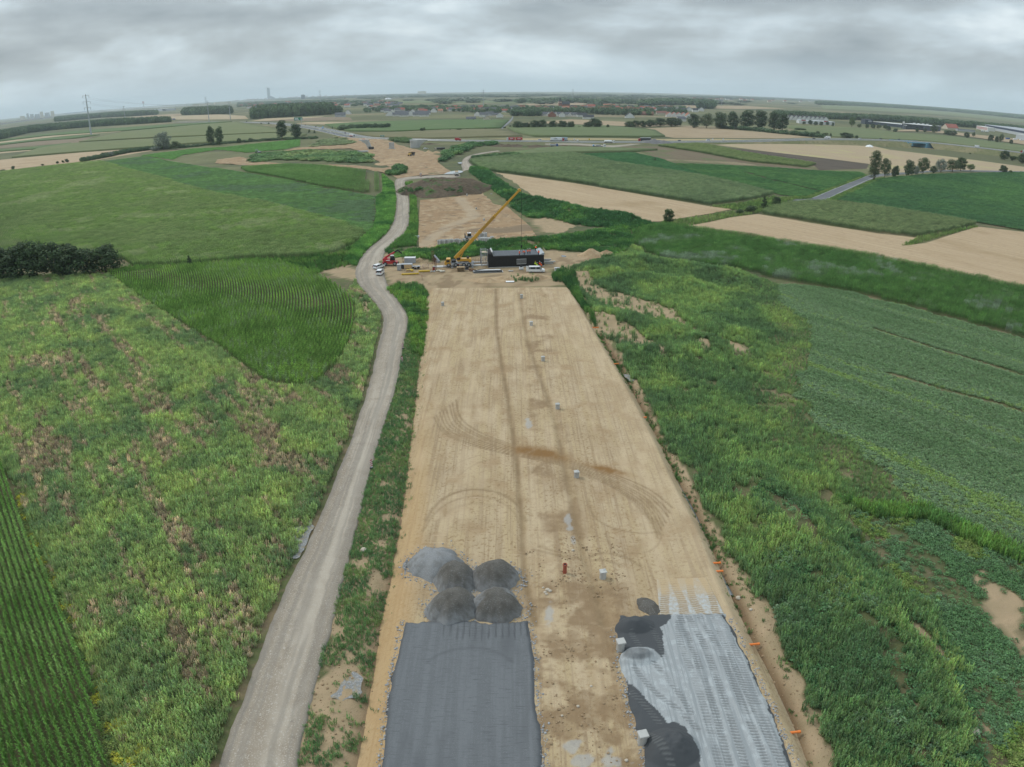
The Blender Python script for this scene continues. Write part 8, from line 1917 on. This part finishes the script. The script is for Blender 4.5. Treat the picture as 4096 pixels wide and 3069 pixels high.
for k in range(9): house(2612 + k * 24, 441 + (k % 2) * 4 + k * .5, 17, 12, 6, 0, W_WHITE, R_DARK, 'dark roofed terrace house behind the red roofs', 'dark roofed terrace', gable_front=k % 2 == 0)
for k in range(11): house(3128 + k * 17, 478 + k * .9, 15, 12, 6, .1, W_WHITE, R_DARK, 'white house of the gabled terrace at right', 'white gabled terrace', gable_front=True)
random.seed(77)
for k in range(80):
    a = random.uniform(1480, 2720); b = random.uniform(431, 447); wl, rf = random.choice(((W_WHITE, R_GREY), (W_CREAM, R_RED), (W_WHITE, R_RED), (W_CREAM, R_BRN), (W_WHITE, R_DARK)))
    house(a, b, random.choice((15, 18)), 12, 5, random.choice((0, .3, -.3)), wl, rf, 'small house half hidden among the village trees', 'houses among the village trees', win=False)
for k in range(48):
    a = random.uniform(960, 1600); b = random.uniform(411, 431) - abs(a - 1450) * .004; house(a, b, 24, 16, 7, random.choice((0, .3)), random.choice((W_WHITE, W_CREAM)), random.choice((R_RED, R_BRN, R_GREY)), 'tiny far suburb house behind the large wood', 'far suburb houses', win=False)
for k in range(16): house(992 + k * 7, 434 - k * .5, 11, 14, 7, .1, W_WHITE, R_RED, 'white terrace house with red roof left of the large wood', 'far red roofed terrace', gable_front=True, win=False)
for k in range(40):
    a = random.uniform(2750, 4050); b = 399 + (a - 2750) ** 2 / 1300 ** 2 * 42 + random.uniform(-2, 9); house(a, b, 30, 20, 8, 0, random.choice((W_WHITE, W_CREAM)), random.choice((R_RED, R_BRN, R_GREY)), 'tiny pale house on the far right plain', 'far houses on the right plain', win=False)
# church
x, y = G(2240, 434); s = ppm(x, y); th_ = (430 - 386) / s
t = thing('church', 'brick village church with a tall dark spire', 'church', (x, y, 0), .1)
MB().box((0, 0, th_ * .32), (10, 10, th_ * .64)).build('tower', W_BRICK, t)
MB().box((0, 0, th_ * .56), (10.6, 10.6, th_ * .06)).build('belfry_band', W_CREAM, t)
sp_ = MB().loft([[(a * 5.6, b * 5.6, th_ * .64) for a, b in ((-1, -1), (1, -1), (1, 1), (-1, 1))], [(a * 3.2, b * 3.2, th_ * .74) for a, b in ((-1, -1), (1, -1), (1, 1), (-1, 1))], [(a * .1, b * .1, th_) for a, b in ((-1, -1), (1, -1), (1, 1), (-1, 1))]]).build('spire', R_DARK, t)
MB().box((17, 2, 6.5), (28, 14, 13)).build('nave', W_BRICK, t)
MB().prism([(-8, 12.6), (0, 22), (8, 12.6)], 3.2, 31.5, axis='x').build('nave_roof', R_DARK, t).location = (0, 2, 0)
for z in (th_ * .2, th_ * .4, th_ * .5):
    MB().box((0, -5.05, z), (1.6, .1, 3.4)).build('window', GLASS, t)
# large buildings: front edge given by two base pixels
NAVY = mat('navy_cladding', (.022, .032, .075), .5); SLATE = mat('slate_cladding', (.045, .055, .075), .5, [((.3, .3, .02), .45, .6, (.055, .066, .088), 3)]); PALE = mat('pale_cladding', (.46, .48, .50), .5); CREAMB = mat('cream_block', (.58, .52, .40), .8); WROOF = mat('white_flat_roof', (.60, .61, .60), .7); DBLUE = mat('blue_cladding', (.05, .09, .26), .5)
def big(label, p0, p1, depth, h, wall, roof=WROOF, name='warehouse', cat='warehouse', group=None, band=None):
    A_ = np.array(G(*p0)); B_ = np.array(G(*p1)); L_ = float(np.hypot(*(B_ - A_))); az = math.atan2(B_[1] - A_[1], B_[0] - A_[0])
    t = thing(name, label, cat, (A_[0], A_[1], 0), az, group)
    MB().box((L_ / 2, depth / 2, h / 2), (L_, depth, h)).build('hall', wall, t); MB().box((L_ / 2, depth / 2, h + .3), (L_ + .6, depth + .6, .6)).build('roof', roof, t)
    if band: MB().box((L_ / 2, -.06, h * .8), (L_ + .2, .12, h * .4)).build('colour_band', band, t)
    return t, L_
t, L_ = big('long pale warehouse with a navy band and loading docks at the right edge', (3930, 514), (4200, 566), 90, 12, PALE, mat('grey_metal_roof', (.33, .35, .37), .6), band=NAVY)
MB().box((14, -.12, 6), (26, .12, 12)).build('navy_panel', NAVY, t)
letters('DSV', t, (12, -.3, 9.6), 0, 5.0, WL)
MB().box((34, -.2, 9.4), (13, .1, 1.1)).build('pale_print', WL, t); MB().cyl((26, -.2, 9.5), (26, -.3, 9.5), 1.3, 1.3, 14).build('round_mark', WL, t)
for k in range(14): MB().box((22 + k * 6.2, -.25, 2), (3.2, .5, 3.6)).build('dock_door', P_DARK if k % 2 else WROOF, t)
t, L_ = big('long low dark slate retail hall right of the tall light tree', (3490, 499), (3606, 511), 45, 7, SLATE)
t, L_ = big('dark block with white letters at the left end of the slate hall', (3459, 497), (3490, 499), 40, 11, SLATE, R_GREY)
letters('ATS', t, (L_ * .62, -.3, 7.5), 0, 4.5, WL)
t, L_ = big('dark slate office block with window bands and a round sign', (3606, 516), (3722, 527), 60, 12, SLATE)
for z in (3.2, 6.4, 9.4): MB().box((L_ * .45, -.1, z), (L_ * .6, .2, 1.5)).build('window_band', GLASS, t)
for k in range(4): MB().box((L_ * (.3 + .15 * k), 20, 14), (5, 4, 2.4)).build('roof_unit', WROOF, t)
MB().cyl((4, -2, 0), (4, -2, 14), .3, .3, 8).cyl((4, -2.2, 14.5), (4, -1.8, 14.5), 2.6, 2.6, 20).build('round_sign', WROOF, t)
for k in range(3): MB().box((7 + k * 2.2, -4, 5), (.14, .14, 10)).box((8 + k * 2.2, -4, 9), (1.8, .06, 1.4)).build('flag', WROOF, t)
t, L_ = big('white flat retail store with red signs behind the small roadside trees', (3196, 494), (3338, 502), 40, 6.5, WROOF, PALE)
for f_ in (.12, .75): MB().box((L_ * f_, -.2, 7.2), (9, .3, 2.0)).build('red_sign', P_RED, t)
t, L_ = big('red and white striped office building beside the navy warehouse', (3905, 516), (3950, 524), 20, 9, W_WHITE, W_WHITE, 'office_building', 'building')
for z in (3.4, 6.6): MB().box((L_ / 2, -.1, z), (L_ * .9, .2, 1.3)).build('red_band', P_RED, t)
big('low grey hall left of the striped office building', (3830, 524), (3900, 530), 25, 4.5, W_GREY, R_GREY, 'hall', 'hall')
big('grey hall cut by the right edge', (4062, 554), (4180, 572), 40, 9, PALE, WROOF, 'hall', 'hall')
for k, (a, b, m, lb) in enumerate(((4030, 559, P_BLUE, 'blue lorry body parked at the far right'), (4060, 561, P_WHITE, 'white coach parked at the far right'), (4086, 564, P_WHITE, 'white trailer parked at the right edge'), (3930, 528, P_WHITE, 'white trailer parked before the navy warehouse, left'), (3948, 530, P_WHITE, 'white trailer parked before the navy warehouse, right'))):
    simple('parked_trailer', lb, 'trailer', a, b, .25, [('body', (0, 0, 2.4), (11, 2.5, 2.7), m), ('chassis', (0, 0, .8), (10.5, 1.6, .5), P_BLACK), ('wheels', (-3.5, 0, .5), (2.6, 2.3, .9), RUB)], 0)
# far left industry
big('long blue warehouse on the far left plain', (258, 455), (352, 445), 120, 14, DBLUE, DBLUE)
big('long white warehouse below the blue one', (215, 464), (430, 444), 120, 12, WROOF, PALE)
big('very long white warehouse left of the round wood', (430, 444), (745, 424), 150, 14, WROOF, PALE)
t, L_ = big('white warehouse with a dark end before the very long one', (616, 446), (664, 444), 80, 16, PALE, WROOF); MB().box((L_ * .86, -.3, 8), (L_ * .27, .5, 15)).build('dark_end', SLATE, t)
big('cream block behind the round wood, left one', (796, 424), (846, 420), 80, 24, CREAMB); big('cream block behind the round wood, right one', (862, 418), (925, 414), 80, 26, CREAMB)
x, y = G(82, 481); t = thing('factory', 'beige factory with rows of silos at the far left', 'factory', (x, y, 0), .55); sc_ = 1 / ppm(x, y)
for k, (a, w_, h) in enumerate(((0, 18, 16), (26, 9, 24), (40, 14, 20), (58, 20, 18), (80, 12, 26), (98, 20, 20), (122, 14, 24))):
    if k % 2 == 0: MB().box((a * sc_ + w_ * sc_ / 2, 0, h * sc_ / 2), (w_ * sc_, 40, h * sc_)).build('hall', CREAMB if k != 2 else PALE, t)
    else:
        for q in range(3): MB().cyl((a * sc_ + (q + .5) * w_ * sc_ / 3, 0, 0), (a * sc_ + (q + .5) * w_ * sc_ / 3, 0, h * sc_), w_ * sc_ / 6.2, w_ * sc_ / 6.2, 12).build('silo', PALE, t)
big('long grey viaduct hall before the factory', (-20, 502), (215, 470), 20, 9, mat('viaduct_grey', (.36, .35, .36), .8), R_BRN, 'hall', 'hall')
x, y = G(575, 428); s = ppm(x, y); t = thing('water_tower', 'red topped tower standing over the far left warehouses', 'tower', (x, y, 0)); MB().cyl((0, 0, 0), (0, 0, 16 / s), 2 / s, 2 / s, 10).build('shaft', PALE, t); MB().box((0, 0, 19 / s), (6 / s, 6 / s, 8 / s)).build('tank', P_RED, t)
# skyline of the city
x, y = G(1075, 386.5); s = ppm(x, y); hazy = mat('tower_glass', (.09, .11, .14), .4)
t = thing('skyscraper', 'tall slim skyscraper with a sloping top and low curved wing on the skyline', 'skyscraper', (x, y, 0), 0)
MB().prism([(-4.5 / s, 0), (5.5 / s, 0), (5.5 / s, 43 / s), (-4.5 / s, 47 / s)], -25, 25).build('tower', hazy, t); MB().prism([(5.6 / s, 0), (26 / s, 0), (24 / s, 5 / s), (14 / s, 10 / s), (5.6 / s, 13 / s)], -24, 24).build('curved_wing', hazy, t)
x, y = G(823, 402); s = ppm(x, y); t = thing('office_tower', 'faint twin office tower far left on the skyline', 'tower', (x, y, 0)); MB().box((0, 0, 12 / s), (5 / s, 40, 24 / s)).build('tower', PALE, t); MB().box((6 / s, 0, 4 / s), (7 / s, 40, 8 / s)).build('podium', PALE, t)
x, y = G(1213, 397); s = ppm(x, y); t = thing('apartment_tower', 'dark square apartment tower right of the skyscraper', 'tower', (x, y, 0)); MB().box((0, 0, 8.5 / s), (13 / s, 60, 17 / s)).build('tower', SLATE, t); MB().box((0, 0, 17.4 / s), (8 / s, 40, 1.2 / s)).build('roof_house', SLATE, t)
x, y = G(1688, 377.5); s = ppm(x, y); t = thing('apartment_slab', 'pale wide slab building on the middle horizon', 'building', (x, y, 0)); MB().box((0, 0, 6 / s), (32 / s, 80, 12 / s)).build('slab', CREAMB, t); MB().box((4 / s, 0, 12.6 / s), (12 / s, 60, 1.4 / s)).build('roof_house', PALE, t)
x, y = G(1553, 399); s = ppm(x, y); t = thing('white_dome_hall', 'white shallow dome hall behind the village', 'hall', (x, y, 0)); MB().loft([[(r_ * math.cos(q), r_ * .7 * math.sin(q), z) for q in np.linspace(0, 2 * PI, 20, endpoint=False)] for r_, z in ((13 / s, 0), (13.5 / s, 3 / s), (10 / s, 5.5 / s), (4 / s, 7 / s))]).build('dome', P_WHITE, t); MB().cyl((0, 0, 0), (0, 0, 2 / s), 13.8 / s, 13.8 / s, 20).build('base', W_GREY, t)
x, y = G(1866, 401); s = ppm(x, y); t = thing('mansion', 'white mansion with two end towers behind the village', 'building', (x, y, 0)); MB().box((0, 0, 2.5 / s), (36 / s, 40, 5 / s)).build('wing', W_WHITE, t)
for sx in (-16, 16): MB().box((sx / s, 0, 4.8 / s), (7 / s, 46, 9.6 / s)).build('tower', W_WHITE, t)
random.seed(8); b = MB()
for k in range(150):
    a = random.uniform(930, 1650); q = random.uniform(382, 396) + (a < 1100) * 6; x, y = G(a, q); s = ppm(x, y); h = random.uniform(2, 6) / s; b.box((x, y, h / 2), (random.uniform(3, 9) / s, 40, h))
tag(b.build('distant_city', mat('city_pale', (.42, .40, .37), .9, [(.004, .4, .6, (.30, .22, .18), 3)]), None, kind='stuff'), 'pale mass of far city buildings along the left middle horizon', 'city')
# = POWER LINE, SIGNS
mast = mat('mast_steel', (.36, .38, .40), .6)
def pole(px, py, ty, label, arms=3, wd=1.0, group='power line poles'):
    x, y = G(px, py); lo, hi = 1.0, 400.0
    for _ in range(40):
        m_ = (lo + hi) / 2
        if PJ((x, y, m_))[1] > ty: lo = m_
        else: hi = m_
    h = lo; t = thing('power_pole', label, 'pole', (x, y, 0), 0, group)
    MB().cyl((0, 0, 0), (0, 0, h), .022 * h * wd, .010 * h * wd, 10).build('mast', mast, t)
    pts = []
    for k in range(arms):
        z = h * (.97 - .145 * k); l_ = h * (.085 if k != 1 else .10)
        for sx in (-1, 1):
            o = MB().cyl((0, 0, z - .01 * h), (sx * l_, 0, z + .005 * h), .006 * h, .003 * h, 6).build('cross_arm', mast, t)
            MB().cyl((sx * l_, 0, z), (sx * l_, 0, z - h * .055), .0035 * h, .0035 * h, 5).build('insulator', P_DARK, o); pts.append(Vector((x + sx * l_, y, z - h * .055)))
    return pts
P1 = pole(365, 541, 378, 'tall steel power pole nearest, at the far left'); P2 = pole(837, 489, 409, 'steel power pole before the round wood'); P3 = pole(922, 480, 405, 'steel power pole at the right end of the round wood'); P4 = pole(1028, 473, 404, 'steel power pole before the large wood')
pole(1282, 412, 361, 'dark slender power pole right of the skyscraper'); pole(1551, 429, 380, 'thin pale power pole in the village at left'); pole(1934, 428, 359, 'dark thin power pole in the middle of the skyline'); pole(2291, 408, 356, 'thin power pole right of the church'); pole(2571, 416, 371, 'thin power pole further right of the church'); pole(2885, 425, 388, 'small thin power pole on the right plain'); pole(503, 494, 424, 'faint lattice like pole right of the nearest pole')
cab_m = mat('power_cable', (.07, .07, .075), .6)
for A_, B_, lb in ((P1, P2, 'sagging power cables from the nearest pole to the round wood'), (P2, P3, 'power cables over the round wood'), (P3, P4, 'power cables towards the large wood')):
    t = thing('power_cables', lb, 'cables')
    for p, q in zip(A_, B_):
        c = [p.lerp(q, k / 12) - Vector((0, 0, 4 * 9 * (k / 12) * (1 - k / 12))) for k in range(13)]; MB().tube([tuple(v) for v in c], .07, 4).build('cable', cab_m, t)
SG = mat('sign_green', (.015, .17, .09), .5)
def msign(px, base_y, x0, x1, y0, y1, label, lines):
    x, y = G(px, base_y); s = ppm(x, y); w_ = (x1 - x0) / s; z1 = (base_y - y0) / s; z0 = (base_y - y1) / s
    t = thing('motorway_sign', label, 'sign', (x, y, 0), 0)
    MB().box((0, 0, (z0 + z1) / 2), (w_, .3, z1 - z0)).build('board', SG, t); MB().box((0, .02, (z0 + z1) / 2), (w_ + .3, .2, z1 - z0 + .3)).build('rim', WL, t)
    for sx in (-.35, .35): MB().box((sx * w_, .3, z1 / 2), (.4, .3, z1)).build('post', mast, t)
    for cx_, cz, lw, lh in lines: MB().box((cx_ * w_, -.16, z0 + cz * (z1 - z0)), (lw * w_, .02, lh * (z1 - z0))).build('white_print', WL, t)
msign(1195, 503, 1178, 1213, 470, 482, 'large green motorway sign before the large wood', [(-.22, .68, .42, .2), (-.18, .28, .5, .2), (.36, .68, .14, .2), (.36, .28, .18, .2)])
msign(1530, 556, 1522, 1539, 541, 547, 'small green motorway sign above the concrete piers', [(0, .5, .6, .3)])
for a, b, lb in ((2297, 566, 'white road sign right of the red cab lorry'), (2357, 566, 'yellow topped sign by the motorway dust'), (2850, 565, 'small white sign right of the white van'), (2892, 566, 'small white sign further right of the white van'), (2310, 570, 'white round sign beside the gravel yard')):
    t = thing('road_sign', lb, 'sign', vloc(a, b, .6), 0); MB().box((0, 0, 2.4), (1.6, .08, 1.4)).build('plate', P_WHITE if a != 2357 else yform, t); MB().cyl((0, .06, 0), (0, .06, 3), .06, .06, 6).build('post', mast, t)
for a, b, lb in ((3202, 578, 'thin field post, left of three'), (3208, 578, 'thin field post, middle of three'), (3216, 578, 'thin field post, right of three')):
    t = thing('field_post', lb, 'post', vloc(a, b), 0); MB().cyl((0, 0, 0), (0, 0, 5.5), .2, .16, 6).build('post', timber, t); MB().box((0, 0, 5.4), (.8, .3, .3)).build('cap', timber, t)
# - loose stones and clods too many to count
def pebble(seed, m, col=None):
    random.seed(seed); bm = bmesh.new(); bmesh.ops.create_icosphere(bm, subdivisions=1, radius=1)
    for v in bm.verts: v.co *= random.uniform(.65, 1.2); v.co.z *= .7
    me = bpy.data.meshes.new('pebble'); bm.to_mesh(me); bm.free(); me.materials.append(m); return me
pm_g = mat('loose_gravel', (.22, .22, .22), .95, [(7, .45, .6, (.36, .36, .36), 2)]); pm_s = mat('soil_clod', (.24, .165, .095), .95, [(7, .45, .6, (.34, .25, .155), 2)])
def strew(name, label, x, y, z, s, m, cat):
    n = len(x); scatter(name, np.stack([x, y, z + s * .2], 1), rng.uniform(0, 6.28, n), s, np.ones((n, 3)), [pebble(k, m) for k in range(3)], label, cat)
gx, gy = [], []
for a, b, rx, ry in ((520, 400, 4.2, 3.9), (655, 500, 3.6, 3.4), (898, 492, 3.9, 3.4), (650, 675, 3.9, 3.5), (902, 670, 3.9, 3.5)):
    c = G(*Z6(a, b), PLZ); q = rng.uniform(0, 2 * PI, 420); r_ = .82 + np.abs(rng.normal(0, .16, 420)); gx.append(c[0] + rx * r_ * np.cos(q)); gy.append(c[1] + ry * r_ * np.sin(q))
for ln, off in ((pL, -.15), (pR, .15), (qL, -.15), (qR, .15)):
    d = densify(ln[ln[:, 1] < PT + 1], .06); gx.append(d[:, 0] + off + rng.normal(0, .22, len(d))); gy.append(d[:, 1] + rng.normal(0, .2, len(d)))
gx = np.concatenate(gx); gy = np.concatenate(gy); k = (gy > PT) | (gx < 2.6) & (gx < -11.4) | (gx > 1.5)
gx, gy = gx[k], gy[k]
strew('loose_gravel', 'scattered grey stones around the gravel heaps and stone layers', gx, gy, np.full(len(gx), PLZ), np.clip(rng.gamma(2.2, .028, len(gx)), .03, .16), pm_g, 'gravel')
cx_, cy2 = rng.uniform(1.5, 14, 2600), rng.uniform(40, 82, 2600); k = fbm(cx_, cy2, 2.5, 3, 141) > .5; cx_, cy2 = cx_[k], cy2[k]
vx, vy = jgrid(bank_poly, .55); vx2, vy2 = jgrid(verge_poly, .6)
strew('soil_clods', 'small clods of soil on the median and the sandy banks', np.concatenate([cx_, vx, vx2]), np.concatenate([cy2, vy, vy2]), np.concatenate([np.full(len(cx_), PLZ), H(vx, vy), H(vx2, vy2)]), np.clip(rng.gamma(2.0, .032, len(cx_) + len(vx) + len(vx2)), .03, .2), pm_s, 'soil')
# - members of short rows get their place in the row
ORD = 'first second third fourth fifth sixth seventh eighth ninth tenth eleventh twelfth thirteenth fourteenth fifteenth sixteenth seventeenth eighteenth nineteenth twentieth twenty-first twenty-second twenty-third twenty-fourth twenty-fifth'.split()
_by = {}
for o in COL.objects:
    if o.parent is None and o.get('label') and o.get('kind') is None: _by.setdefault(o['label'], []).append(o)
for lb, os_ in _by.items():
    if 1 < len(os_) <= 25:
        for k, o in enumerate(sorted(os_, key=lambda q: PJ(q.location)[0])): o['label'] = lb + ', ' + ORD[k] + ' from the left'
# = HAZE
hm_ = bpy.data.materials.new('haze_air'); hm_.use_nodes = True; tt_ = hm_.node_tree; tt_.nodes.clear()
o_ = tt_.nodes.new('ShaderNodeOutputMaterial'); v_ = tt_.nodes.new('ShaderNodeVolumePrincipled'); v_.inputs['Color'].default_value = (.80, .91, 1.0, 1); v_.inputs['Density'].default_value = HAZE; v_.inputs['Anisotropy'].default_value = 0.0
tt_.links.new(v_.outputs[0], o_.inputs['Volume'])
hb = MB().box((0, 11650, 139.5), (52400, 29500, 285)).build('haze', hm_, None, kind='stuff')
tag(hb, 'pale bluish haze over the distant plain', 'haze')
